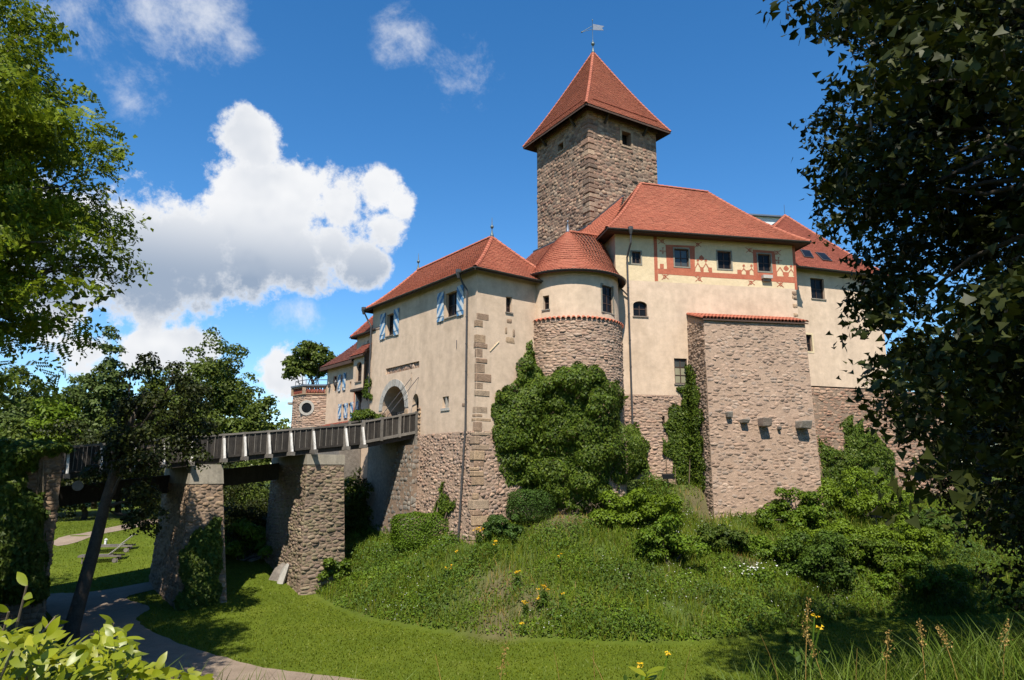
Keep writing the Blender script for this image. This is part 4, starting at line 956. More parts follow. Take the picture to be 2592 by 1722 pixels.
mb = MB(); mb.tube([FW(st-.75, 18.75, .35), FW(st-.7, 18.3, .3), FW(st-.3, 18.0, .18), FW(st, 17.75, .13)], .05, 8); mb.obj('drainpipe', 'metal_dark', pw)

# ---- buttress against the painted wing
bt = thing('buttress', 'massive grey rubble buttress with tiled top leaning against the painted wing', 'buttress', FW(8.7, 4.2, 2.3))
po = 2.0; pb2 = 2.85; zk = 16.75
BS0 = FW.zp(3, 1250, 968)[0]; F0, zb = FW.zp(3, 1370, 1012, po); BS1 = FW.zp(3, 2104, 1092, po)[0]; B0 = FW.zp(4, 1300, 975, pb2-.1)[0]; B1 = FW.zp(4, 1868, 700, pb2-.2)[0]+.05
BF = Patch(FW(B0, 2.6, pb2), FW(B1, 2.6, pb2), FW(BS1, zb, po), FW(F0, zb, po))
BL = Patch(FW(BS0-.3, 2.6, -.02), FW(B0, 2.6, pb2), FW(F0, zb, po), FW(BS0, zb, -.02)); BR = Patch(FW(B1, 2.6, pb2), FW(BS1+.4, 2.6, -.02), FW(BS1+.4, zb, -.02), FW(BS1, zb, po))
backing([BF, BL, BR], bt, 'mortar')
hole_b = [BF.W*.16, BF.W*.36, BF.W*.80]
def bmask(u, v): return not any(abs(u-h) < .14 and abs(v-(3.9 if i < 2 else 8.3)) < .12 for i, h in enumerate(hole_b))
stones([(BF, 0, BF.W, .3, BF.H, bmask), (BL, 0, BL.W, .3, BL.H), (BR, 0, BR.W, .3, BR.H)], bt, 'stone_buttress', (.2, .55, .11, .25), prot=(.008, .042), amp=.055, seed=41, indiv=300)
for s, s2, o in ((BS0, F0, 1), (BS1+.3, BS1, -1)):   # gables under the tiled slope
    mb = MB(); mb.prism([FW(s, zb-.05, 0), FW(s2, zb-.05, po), FW(s, zk, 0)], np.append(wd*.25*o, 0)); mb.obj('coping_gable', 'mortar', bt)
fk = bil(FW(F0-.12, zb-.03, po+.16), FW(BS1+.15, zb-.03, po+.16), FW(BS1+.45, zk, .02), FW(BS0-.05, zk, .02), 0)
rf = deck([fk], bt, 'soffit', name='coping_roof', thick=.08)
l_ = np.linalg.norm(fk(np.array([0.]), np.array([0.]))[0]-fk(np.array([0.]), np.array([1.]))[0]); nrow = 5; ncol = 30; cme = ridge_mesh('tile', .135, l_/nrow*1.12)
for j in range(nrow):
    for i in range(ncol):
        p = fk(np.array([(i+.5)/ncol]), np.array([j/nrow]))[0]; q = fk(np.array([(i+.5)/ncol]), np.array([(j+1)/nrow]))[0]; y = Vector(q-p).normalized(); x = y.cross(Vector((0, 0, 1))).normalized(); zv = x.cross(y)
        o = obj('roof_tile', cme, rf); M4 = Matrix((x, y, zv)).transposed().to_4x4(); M4.translation = Vector(p)+zv*.03; o.matrix_basis = M4
def on_patch(P, px, py):
    r = ray(px, py); t = (P.n@(P.p[0]-CAMP))/(P.n@r); q = CAMP+r*t; e = (P.p[1]-P.p[0])/np.linalg.norm(P.p[1]-P.p[0]); up = np.cross(e, P.n)*-1; return q
for k, (x, y, w, h, dp) in enumerate(((1378, 430, .34, .36, .4), (1460, 466, .42, .26, .48), (1562, 473, .58, .5, .75), (1772, 485, .66, .5, .75), (1652, 503, .2, .2, .3))):
    q = on_patch(BF, *zz(4, x, y)); e = np.append(wd, 0); n_ = np.append(wn, 0); rq = random.Random(k)
    c0 = q-e*w/2-n_*.1-np.array([0, 0, h/2]); V = []; 
    for dz in (0, 1):
        for (i, j) in ((0, 0), (1, 0), (1, 1), (0, 1)):
            V.append(c0+e*w*(i+rq.uniform(-.08, .08))+n_*(dp+.1)*(j if dz else j*.8)+np.array([0, 0, h*(dz+rq.uniform(-.08, .08))]))
    mb = MB(); mb.add(V, [(3, 2, 1, 0), (4, 5, 6, 7), (0, 1, 5, 4), (1, 2, 6, 5), (2, 3, 7, 6), (3, 0, 4, 7)]); o = mb.obj('corbel', 'stone_grey', bt); bv = o.modifiers.new('bevel', 'BEVEL'); bv.width = .05; bv.segments = 2

# ---- far right wing
rw = thing('side_wing', 'plain beige wing with two skylights in its red roof, behind the maple', 'building', FRW(3, 5))
RLn = 7.5; ZRT = 21.1; ZRB = 12.55
w1 = rect(FRW, 7, 303, 500, 362, 405); w2 = rect(FRW, 7, 274, 762, 302, 682)
wall(FRW, -1.5, RLn, ZRB, ZRT, [w1, w2], .28, parent=rw); window(FRW, *w1, rw, .2, 2, 2, sill='stone_grey'); window(FRW, *w2, rw, .2, 1, 2, surround=(.12, 'plaster_cream', .02))
RB = Patch(FRW(-1.5, 2.5, .35), FRW(12.5, 2.5, .35), FRW(12.5, ZRB-.1, .06), FRW(-1.5, ZRB-.1, .06)); backing([RB], rw, 'mortar_dark', 'base_wall')
RB2 = Patch(FRW(12.5, 2.5, .35), FRW(12.5, 2.5, -6), FRW(12.5, ZRB-.1, -6), FRW(12.5, ZRB-.1, .06)); backing([RB2], rw, 'mortar_dark', 'base_wall')
mb = MB(); mb.add([FRW(RLn, ZRB-.1, .06), FRW(12.5, ZRB-.1, .06), FRW(12.5, ZRB-.1, -6), FRW(RLn, ZRB-.1, -6)], [(0, 1, 2, 3)]); mb.obj('terrace', 'concrete', rw)
stones([(RB, 0, RB.W, 1.2, RB.H)], rw, 'stone_red', (.22, .6, .12, .26), prot=(.010, .05), amp=.05, seed=51, indiv=260)
mb = MB(); mb.add([FRW(RLn, 5, 0), FRW(RLn, 5, -9), FRW(RLn, ZRT, -9), FRW(RLn, ZRT, 0)], [(0, 1, 2, 3)]); mb.add([FRW(-1.5, 5, -9), FRW(RLn, 5, -9), FRW(RLn, ZRT, -9), FRW(-1.5, ZRT, -9)], [(0, 1, 2, 3)])
mb.add([FRW(-1.5, 5, 0), FRW(-1.5, 5, -9), FRW(-1.5, ZRT, -9), FRW(-1.5, ZRT, 0)], [(0, 1, 2, 3)]); mb.obj('side_wall', 'plaster', rw)
sA, zA = FRW.zp(7, 170, 90, -4.5); AP = FRW(sA, zA, -4.5); zr = 20.8; AP2 = FRW(sA-.01, zA, -4.5)
fA = bil(FRW(-5.5, zr, .6), FRW(RLn+.55, zr, .6), AP, AP, .2); fB = bil(FRW(RLn+.55, zr, .6), FRW(RLn+.55, zr, -9.6), AP, AP, .2); fC = bil(FRW(-5.5, zr, -9.6), FRW(-5.5, zr, .6), AP, AP, .2); fD = bil(FRW(RLn+.55, zr, -9.6), FRW(-5.5, zr, -9.6), AP, AP, .2)
rf = deck([fA, fB, fC, fD], rw, 'soffit'); [tiles(f, rf, 'tile_old') for f in (fA, fB)]; ridge(curve_on(fA, 0), rf); ridge(curve_on(fA, 1), rf)
gutter([FRW(-3, zr-.03, .66), FRW(RLn+.55, zr-.03, .66)], rw)
mb = MB(); mb.tube([AP, AP+np.array([0, 0, .9])], .015, 5); mb.obj('lightning_rod', 'metal_dark', rf)
for x, y in ((278, 285), (360, 298)):
    best = None
    for a in np.linspace(.3, .95, 66):
        for t in np.linspace(.05, .4, 36):
            p = fA(np.array([a]), np.array([t]))[0]; d = p-CAMP; c = math.cos(PITCH); s_ = math.sin(PITCH); dep = d[1]*c+d[2]*s_; u = 1296+FPX*d[0]/dep; v = 861-FPX*(-d[1]*s_+d[2]*c)/dep; e = (u-zz(7, x, y)[0])**2+(v-zz(7, x, y)[1])**2
            if best is None or e < best[0]: best = (e, a, t)
    _, a, t = best; A = lambda i, j: fA(np.array([a+i]), np.array([t+j]))[0]
    u = unit(A(.02, 0)-A(-.02, 0)); v = unit(A(0, .02)-A(0, -.02)); n_ = np.cross(u, v); c = A(0, 0); mb = MB(); mb.box(c-u*.42-v*.55+n_*.0, u*.84, v*1.1, n_*.12); k = mb.obj('skylight', 'metal_dark', rf)
    mb = MB(); mb.box(c-u*.36-v*.49+n_*.122, u*.72, v*.98, n_*.006); mb.obj('pane', 'glass', k)
# white lift housing behind the roofs
p = atY(*zz(3, 1850, 290), 60.0); lh = thing('roof_lantern', 'small white box with flat dark roof behind the red roof ridge', 'roof lantern', p-np.array([0, 0, 8]))
mb = MB(); mb.box(p+np.array([-1.6, 0, -8]), (3.2, .5, 0), (-.4, 3, 0), (0, 0, 8.15)); mb.obj('wall', 'white_paint', lh); mb = MB(); mb.box(p+np.array([-1.95, -.35, .15]), (3.9, .6, 0), (-.5, 3.7, 0), (0, 0, .13)); mb.obj('roof', 'lead', lh)

# ---- keep tower
kt = thing('keep_tower', 'square dark rubble keep tower with steep pyramid roof and weather vane', 'tower', P3(TC, 19))
TS = 7.05; th1 = rect(FTR, 2, 848, 826, 905, 755); th2 = rect(FTL, 2, 428, 878, 462, 808)
wall(FTL, 0, TS, 16, 34.5, [th2], .5, m='mortar_dark', name='core_wall', parent=kt); wall(FTR, 0, TS, 16, 34.5, [th1], .5, m='mortar_dark', name='core_wall', parent=kt)
mb = MB(); b1 = TC+tL*TS; b2 = TC+tR*TS; b3 = b1+tR*TS
for a, b in ((b1, b3), (b3, b2)): mb.add([P3(a, 16), P3(b, 16), P3(b, 34.5), P3(a, 34.5)], [(0, 1, 2, 3)])
mb.obj('back_wall', 'stone_tower', kt)
for fr, h in ((FTL, th2), (FTR, th1)):
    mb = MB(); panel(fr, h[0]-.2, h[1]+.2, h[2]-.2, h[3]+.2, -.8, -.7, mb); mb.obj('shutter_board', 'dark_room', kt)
    mb = MB(); panel(fr, h[0]-.1, h[1]+.1, h[2]-.16, h[2]-.01, -.3, .06, mb); mb.obj('sill', 'stone_quoin', kt); mb = MB(); panel(fr, h[0]-.2, h[1]+.2, h[3]+.01, h[3]+.22, -.3, .05, mb); mb.obj('lintel', 'stone_quoin', kt)
    for s0, s1 in ((h[0]-.2, h[0]-.01), (h[1]+.01, h[1]+.2)): mb = MB(); panel(fr, s0, s1, h[2], h[3], -.3, .045, mb); mb.obj('jamb', 'stone_quoin', kt)
def hm(h): return lambda u, v: not (h[0]-.32 < u < h[1]+.32 and h[2]-.25 < v < h[3]+.3)
stones([(FTL, .45, TS, 20.5, 34.4, hm(th2)), (FTR, .45, TS, 20.5, 34.4, hm(th1))], kt, 'stone_tower', (.24, .62, .17, .36), prot=(.01, .06), amp=.03, seed=61, indiv=270)
z = 20.5; k = 0; rq = random.Random(8)
while z < 34.2:                                      # corner blocks
    h = rq.uniform(.32, .5); g, r = (rq.uniform(.45, .62), rq.uniform(.75, 1.05)) if k % 2 else (rq.uniform(.75, 1.1), rq.uniform(.45, .6)); pr = rq.uniform(.04, .11); oo = -(tR+tL)*pr; h2 = min(h, 34.4-z)-.03
    ringp = [TC+oo, TC+oo+tL*g, TC+tL*g+tR*.2, TC+tR*.2+tL*.2, TC+tR*r+tL*.2, TC+oo+tR*r]; A = [P3(p, z) for p in ringp]; B = [P3(p, z+h2) for p in ringp]
    mb = MB(); mb.add(A+B, [(0, 1, 2, 3, 4, 5)[::-1], (6, 7, 8, 9, 10, 11)]+[(i, (i+1) % 6, 6+(i+1) % 6, 6+i) for i in range(6)]); o = mb.obj('quoin', 'stone_tower', kt); bv = o.modifiers.new('bevel', 'BEVEL'); bv.width = .05; bv.segments = 1; z += h; k += 1
def ET(u, v, z): return P3(TC+tL*u+tR*v, z)
ov = .85; ze = 34.2; AP = ET(TS/2, TS/2, 42.3); lo, hi = -ov, TS+ov
fl = [bil(ET(hi, lo, ze), ET(lo, lo, ze), AP, AP, .32), bil(ET(lo, lo, ze), ET(lo, hi, ze), AP, AP, .32), bil(ET(lo, hi, ze), ET(hi, hi, ze), AP, AP, .32), bil(ET(hi, hi, ze), ET(hi, lo, ze), AP, AP, .32)]
rf = deck(fl, kt, 'soffit'); [tiles(f, rf) for f in fl[:2]]
for f in fl: ridge(curve_on(f, 1), rf)
for f in fl[:2]:
    for t in (.10, ):
        pts = f(np.linspace(.07, .93, 12), np.full(12, t))+np.array([0, 0, .16]); mb = MB(); mb.tube(pts, .03, 6)
        for p in pts[::2]: mb.tube([p, p-np.array([0, 0, .2])], .02, 5)
        mb.obj('snow_guard', 'tile_old', rf)
mb = MB()
for fr in (FTL, FTR): mb.box(fr(-.1, 34.15, .0), np.append(fr.d*(TS+.2), 0), np.append(fr.n*.16, 0), (0, 0, .3))
mb.obj('wall_plate', 'soffit', rf)
for fr in (FTL, FTR):
    for s in (1.6, 5.6): mb = MB(); mb.beam(fr(s, 33.55, .05), fr(s, 34.2, .6), .16, .16); mb.obj('bracket', 'wood', rf)
mb = MB(); mb.lathe(AP, [(.2, -.15), (.12, .1), (.05, .35), (.04, .6), (.13, .68), (.17, .8), (.13, .92), (.04, 1.0), (.02, 1.2), (.02, 3.0), (.05, 3.05), (.012, 3.2)], 10); fv = mb.obj('weather_vane', 'copper', rf, smooth=True)
e = np.array([1, .15, 0]); e = e/np.linalg.norm(e); mb = MB(); mb.add([AP+np.array([0, 0, z])+e*x for x, z in ((.05, 2.15), (1.0, 2.2), (.85, 2.4), (1.05, 2.62), (.05, 2.72))], [(0, 1, 2, 3, 4)]); mb.prism([AP+np.array([0, .01, z])+e*x for x, z in ((.05, 2.15), (1.0, 2.2), (.85, 2.4), (1.05, 2.62), (.05, 2.72))], (0, .02, 0)); mb.obj('vane_flag', 'lead', fv)
mb = MB(); mb.tube([AP+np.array([0, 0, 2.5])-e*.05, AP+np.array([0, 0, 1.85])-e*.95], .025, 6); mb.tube([AP+np.array([0, 0, 1.85])-e*.9, AP+np.array([0, 0, 1.82])-e*1.02], .07, 6); mb.tube([AP+np.array([0, 0, 1.85])-e*.95, AP+np.array([0, 0, 2.2])], .02, 6); mb.obj('vane_arrow', 'copper', fv)

# ---- linking range at the foot of the tower
lk = thing('linking_range', 'low range with lean-to red roof at the foot of the keep tower', 'building', FTL(3.5, 18, 3))
q0, q1 = FTL(-.2, 24.85, .02), FTL(7.6, 24.85, .02); b0, b1 = FTL(-.4, 20.2, 5.0), FTL(7.9, 20.2, 5.0)
fA = bil(b1, b0, q0, q1, .12)
c0, c1 = FTR(-.2, 24.85, .03), FTR(3.3, 27.9, .03); d0 = FTR(-.9, 21.2, 4.4); d1 = FW(.4, 22.2, -1.5)
fB = bil(b0, d1, c1, c0, .1)
rf = deck([fA, fB], lk, 'soffit'); tiles(fA, rf); tiles(fB, rf)
mb = MB()
for a, b in ((q0, q1), (c0, c1)): mb.beam(a+np.array([0, 0, .03])-np.append(tR+tL, 0)*.03, b+np.array([0, 0, .03])-np.append(tR+tL, 0)*.03, .14, .12)
mb.obj('flashing', 'metal_dark', rf)
mb = MB(); mb.box(FTL(7.6, 10, 4.4), np.append(-tL*8.2, 0), np.append(tR*4.3, 0), (0, 0, 10.4)); mb.obj('wall', 'plaster', lk)
gutter([b1+np.array([0, 0, -.04]), b0+np.array([0, 0, -.04])], lk)
# ---- ranges left of the gatehouse
F2 = FG.shift(off=-.35)
bh = thing('tall_house', 'tall narrow plastered house with oriel bay behind the left drainpipe', 'building', F2(14.3, 6, -2))
OS0, OS1 = 13.3, 14.95; wall(F2, 12.4, 15.7, 4, 16.7, [(14.65, 14.95, 10.65, 11.65)], .25, parent=bh)
mb = MB(); mb.add([F2(15.7, 4, 0), F2(15.7, 4, -6), F2(15.7, 17, -6), F2(15.7, 17, 0)], [(0, 1, 2, 3)]); mb.add([F2(12.4, 4, -6), F2(15.7, 4, -6), F2(15.7, 17, -6), F2(12.4, 17, -6)], [(0, 1, 2, 3)]); mb.obj('side_wall', 'plaster', bh)
fA = bil(F2(16.05, 16.5, .35), F2(11.5, 16.5, .35), F2(11.5, 20.3, -3), F2(15.0, 20.3, -3), .1); fB = bil(F2(16.05, 16.5, -6.4), F2(16.05, 16.5, .35), F2(15.0, 20.3, -3), F2(15.0, 20.3, -3), .1)
fA2 = bil(F2(11.5, 16.5, -6.4), F2(16.05, 16.5, -6.4), F2(15.0, 20.3, -3), F2(11.5, 20.3, -3), .1)
rf = deck([fA, fB, fA2], bh, 'soffit'); tiles(fA, rf, 'tile_old'); tiles(fB, rf, 'tile_old'); ridge(curve_on(fA, 0), rf, 'tile_old'); gutter([F2(16.1, 16.46, .4), F2(12, 16.46, .4)], bh)
mb = MB(); panel(F2, 13.85, 13.97, 15.6, 15.95, -.02, .02, mb); mb.obj('wall_vent', 'dark_room', bh)
FO = F2.shift(off=.55); wo = (13.62, 14.5, 13.0, 14.4)
wall(FO, OS0, OS1, 12.5, 14.9, [wo], .25, parent=bh, name='oriel_wall'); FOs = Frame(F2(OS1, 0, 0)[:2], -dR, dL)
wall(FOs, 0, .55, 12.5, 14.9, [], .2, parent=bh, name='oriel_side'); window(FO, *wo, bh, .2, 2, 3, sill='stone_grey'); arch_fill(FO, wo[0], wo[1], wo[3]-.35, wo[3], .2, 'plaster', bh, 'window_arch')
fo = bil(F2(15.2, 14.85, .8), F2(13.0, 14.85, .8), F2(13.0, 15.75, -.02), F2(14.7, 15.75, -.02), 0); rr = deck([fo], bh, 'soffit', 'oriel_roof'); tiles(fo, rr, 'tile_old')
mb = MB(); mb.box(F2(OS1+.1, 12.32, 0), np.append(-dL*(OS1-OS0+.1), 0), np.append(-dR*.7, 0), (0, 0, .18)); mb.prism([F2(14.8, 12.3, 0), F2(14.8, 12.3, .5), F2(14.8, 11.6, 0)], np.append(-dL*.22, 0)); mb.prism([F2(13.7, 12.3, 0), F2(13.7, 12.3, .5), F2(13.7, 11.6, 0)], np.append(-dL*.22, 0)); mb.obj('oriel_bracket', 'wood', bh)
window(F2, 14.65, 14.95, 10.65, 11.65, bh, .15, 1, 2); shutter(F2, (14.97, 15.27, 10.6, 11.7), bh, 1)
# next house along
ch = thing('shuttered_house', 'low plastered house with blue striped shutters and brown red roof, left of the gatehouse', 'building', F2(18.2, 6, -2))
F3 = F2.shift(off=-.08)
cw = [(19.15, 19.75, 12.85, 14.0), (17.95, 18.3, 12.8, 13.95), (17.5, 17.98, 10.7, 11.7), (16.42, 16.9, 10.65, 11.7), (16.55, 16.8, 12.8, 13.3)]
wall(F3, 15.7, 20.9, 4, 15.0, cw, .25, parent=ch)
mb = MB(); mb.add([F3(20.9, 4, 0), F3(20.9, 4, -6), F3(20.9, 15, -6), F3(20.9, 15, 0)], [(0, 1, 2, 3)]); mb.add([F3(15.7, 4, -6), F3(20.9, 4, -6), F3(20.9, 15, -6), F3(15.7, 15, -6)], [(0, 1, 2, 3)]); mb.obj('side_wall', 'plaster', ch)
for c in cw: window(F3, *c, ch, .18, 1 if c[1]-c[0] < .4 else 2, 2)
for a, b, c, d, s in ((18.32, 18.75, 12.75, 14.0, 1), (17.45, 17.93, 12.75, 14.05, -1), (18.0, 18.5, 10.65, 11.75, 1), (17.05, 17.48, 10.65, 11.75, -1), (16.92, 17.03, 10.65, 11.75, 1), (15.95, 16.4, 10.6, 11.75, -1)): shutter(F3, (a, b, c, d), ch, s)
fA = bil(F3(21.3, 14.8, .5), F3(15.6, 14.8, .5), F3(15.6, 17.9, -3), F3(19.6, 17.9, -3), .12); fB = bil(F3(21.3, 14.8, -6.5), F3(21.3, 14.8, .5), F3(19.6, 17.9, -3), F3(19.6, 17.9, -3), .12); fC = bil(F3(15.6, 14.8, -6.5), F3(21.3, 14.8, -6.5), F3(19.6, 17.9, -3), F3(15.6, 17.9, -3), .12)
rf = deck([fA, fB, fC], ch, 'soffit', thick=.22); tiles(fA, rf, 'tile_dark'); tiles(fB, rf, 'tile_dark')
for s in (20.2, 18.95):
    mb = MB(); p = F3(s, 13.35, .16); mb.lathe(p, [(.03, -.2), (.09, -.12), (.12, .12), (.05, .22), (.015, .3)], 6); mb.tube([F3(s, 13.45, 0), F3(s, 13.5, .16)], .02, 5); mb.obj('wall_lamp', 'metal_dark', ch)
mb = MB(); mb.beam(F3(15.85, 15.0, .05), F3(15.85, 5.0, .05), .05, .05, (1, 0, 0)); mb.obj('cable', 'paint_red', ch)
# low lean-to roof in front of it
lr = thing('lean_to_roof', 'low red lean-to roof behind the bridge railing', 'lean-to', F2(17, 6, .9))
fA = bil(F2(20.6, 9.55, 1.9), F2(14.2, 9.55, 1.9), F2(14.2, 10.45, .0), F2(20.3, 10.35, .0), 0); rf = deck([fA], lr, 'soffit'); tiles(fA, rf, 'tile_old')
mb = MB(); mb.box(F2(20.3, 3.5, .05), np.append(-dL*6, 0), np.append(-dR*1.6, 0), (0, 0, 6.1)); mb.obj('wall', 'stone_grey', lr)

# ---- eight-sided bastion
bc = np.array([-15.45, 57.2]); bR = 2.35; bz = 13.5
bs = thing('bastion', 'eight-sided stone bastion with brick parapet and round window', 'bastion', P3(bc, 5))
def octo(r, z, a0=22.5): return [np.array([bc[0]+r*math.cos(R_(a0+45*i)), bc[1]+r*math.sin(R_(a0+45*i)), z]) for i in range(8)]
mb = MB(); V = octo(bR+.1, 3)+octo(bR, bz-.75); mb.add(V, [(i, (i+1) % 8, 8+(i+1) % 8, 8+i) for i in range(8)]+[tuple(range(8, 16))]); mb.obj('wall', 'mortar', bs)
fcs = []
for i in range(8):
    a, b = octo(bR+.1, 6)[i], octo(bR+.1, 6)[(i+1) % 8]; c, d = octo(bR, bz-.75)[(i+1) % 8], octo(bR, bz-.75)[i]
    n_ = np.cross(b-a, d-a); P = Patch(a, b, c, d)
    if P.n@(CAMP-a) > 0: fcs.append((P, 0, P.W, 0, P.H))
pv = atY(*zz(8, 248, 1322), 55.1)
stones([(P, u0, u1, v0, v1, (lambda u, v, P=P: np.linalg.norm((P(u, v)-pv)[[0, 2]]) > .62)) for (P, u0, u1, v0, v1) in fcs], bs, 'stone_rubble', (.25, .6, .12, .24), prot=(.01, .04), amp=.04, seed=71, indiv=150)
for i in range(8):                                   # parapet: posts, rail and zigzag brick infill
    a, b = octo(bR-.02, bz-.75)[i], octo(bR-.02, bz-.75)[(i+1) % 8]; e = (b-a)/np.linalg.norm(b-a); w_ = np.linalg.norm(b-a); n_ = np.array([e[1], -e[0], 0])
    mb = MB(); mb.box(a-e*.14-n_*.14, e*.28, n_*.28, (0, 0, .62)); mb.obj('parapet_post', 'stone_quoin', bs)
    mb = MB(); mb.box(a+e*.14-n_*.1, e*(w_-.28), n_*.2, (0, 0, .08)); mb.box(a+e*.14-n_*.12+np.array([0, 0, .52]), e*(w_-.28), n_*.24, (0, 0, .1)); mb.obj('parapet_rail', 'stone_quoin', bs)
    k = 7
    for j in range(k):
        s = .16+(w_-.32)*j/k; t = .16+(w_-.32)*(j+.5)/k; u = .16+(w_-.32)*(j+1)/k; mb = MB()
        for p, q, z0, z1 in ((s, t, .08, .52), (t, u, .52, .08)): mb.beam(a+e*p+np.array([0, 0, z0]), a+e*q+np.array([0, 0, z1]), .07, .1, n_)
        mb.obj('brick', 'tile_old', bs)
mb = MB(); V = octo(bR+.22, bz-.1)+octo(bR+.22, bz+.02)+octo(bR-.3, bz+.02)+octo(bR-.3, bz-.1)
F = []
for r in range(4): F += [(r*8+i, r*8+(i+1) % 8, ((r+1) % 4)*8+(i+1) % 8, ((r+1) % 4)*8+i) for i in range(8)]
mb.add(V, F); mb.obj('coping', 'lead', bs)
mb = MB(); top = octo(bR-.15, bz+.42); mb.tube(top+[top[0]], .03, 6)
for p in top: mb.tube([p, p-np.array([0, 0, .42])], .025, 5)
mb.obj('railing', 'metal_dark', bs)
d_ = unit(CAMP-pv)*np.array([1, 1, 0]); d_ = unit(d_)
def disc(c, n_, r0, r1, t, m, name, par):
    u = unit(np.cross(n_, (0, 0, 1))); w_ = np.array([0, 0, 1.]); k = 20; V = []; F = []
    for (r, o) in ((r0, 0), (r1, 0), (r1, t), (r0, t)):
        for i in range(k): a = 2*math.pi*i/k; V.append(c+n_*o+r*(math.cos(a)*u+math.sin(a)*w_))
    for q in range(4): F += [(q*k+i, q*k+(i+1) % k, ((q+1) % 4)*k+(i+1) % k, ((q+1) % 4)*k+i) for i in range(k)]
    mb = MB(); mb.add(V, F); return mb.obj(name, m, par)
# the round window sits in the face it belongs to
bf = min(fcs, key=lambda f: abs((f[0].p[0]-pv)@f[0].n))[0]
pvv = pv-bf.n*((pv-bf.p[0])@bf.n)
disc(pvv+bf.n*.0, bf.n, .40, .60, .07, 'stone_ashlar', 'round_window', bs); mb = MB(); k = 20; u = unit(np.cross(bf.n, (0, 0, 1))); mb.add([pvv+bf.n*.012+.41*(math.cos(6.283*i/k)*u+math.sin(6.283*i/k)*np.array([0, 0, 1.])) for i in range(k)], [tuple(range(k))]); mb.obj('round_pane', 'glass', bs)
p = octo(bR, 0)[4]; q = atY(*zz(8, 95, 1262), 56.5); mb = MB(); mb.box(q+np.array([-.6, -.15, -.09]), (.9, 0, 0), (0, .5, 0), (0, 0, .16)); mb.obj('spout', 'stone_grey', bs)

# ------------------------------------------------------------------ bridge
PE = np.array([-5.95, 43.09]); FB = Frame(PE, -dR, -dL)          # s from the gate towards the far bank; off = towards the viewer
BW = 4.4; SE = 17.95
def zdeck(s): return 8.70-.112*s if s > 3.5 else 8.31+(3.5-s)*.20  # underside edge of railing
def bp(s, z, o=0.0): return FB(s, zdeck(s)+z, o)
br = thing('footbridge', 'long weathered timber bridge with boarded railing leading up to the gate', 'bridge', FB(9, 0.3, -2.2))
for sa, sb in ((-.15, 3.5), (3.5, SE)):                          # deck planks
    n = int((sb-sa)/.24)
    for i in range(n):
        s = sa+(sb-sa)*i/n; t = s+(sb-sa)/n-.012; mb = MB()
        V = [bp(x, z, o) for z in (.05, .11) for x, o in ((s, .02), (t, .02), (t, -BW), (s, -BW))]; mb.add(V, [(3, 2, 1, 0), (4, 5, 6, 7), (0, 1, 5, 4), (1, 2, 6, 5), (2, 3, 7, 6), (3, 0, 4, 7)]); mb.obj('deck_plank', 'wood', br)
for o in (-.15, -1.5, -2.9, -BW+.1):
    mb = MB(); mb.beam(bp(0.0, -.1, o), bp(3.5, -.1, o), .18, .26); mb.beam(bp(3.5, -.1, o), bp(SE, -.1, o), .18, .26); mb.obj('girder', 'wood', br)
mb = MB(); mb.beam(bp(3.5, -1.15, -BW+.2), bp(SE, -1.15, -BW+.2), .3, .95); mb.obj('lower_girder', 'wood', br)
bracing = [17.9, 16.6, 15.25, 13.99, 12.74, 11.2, 10.17, 8.92, 7.74, 6.47, 4.57, 3.52]; posts2 = [3.42, 2.25, 1.06, -.1]
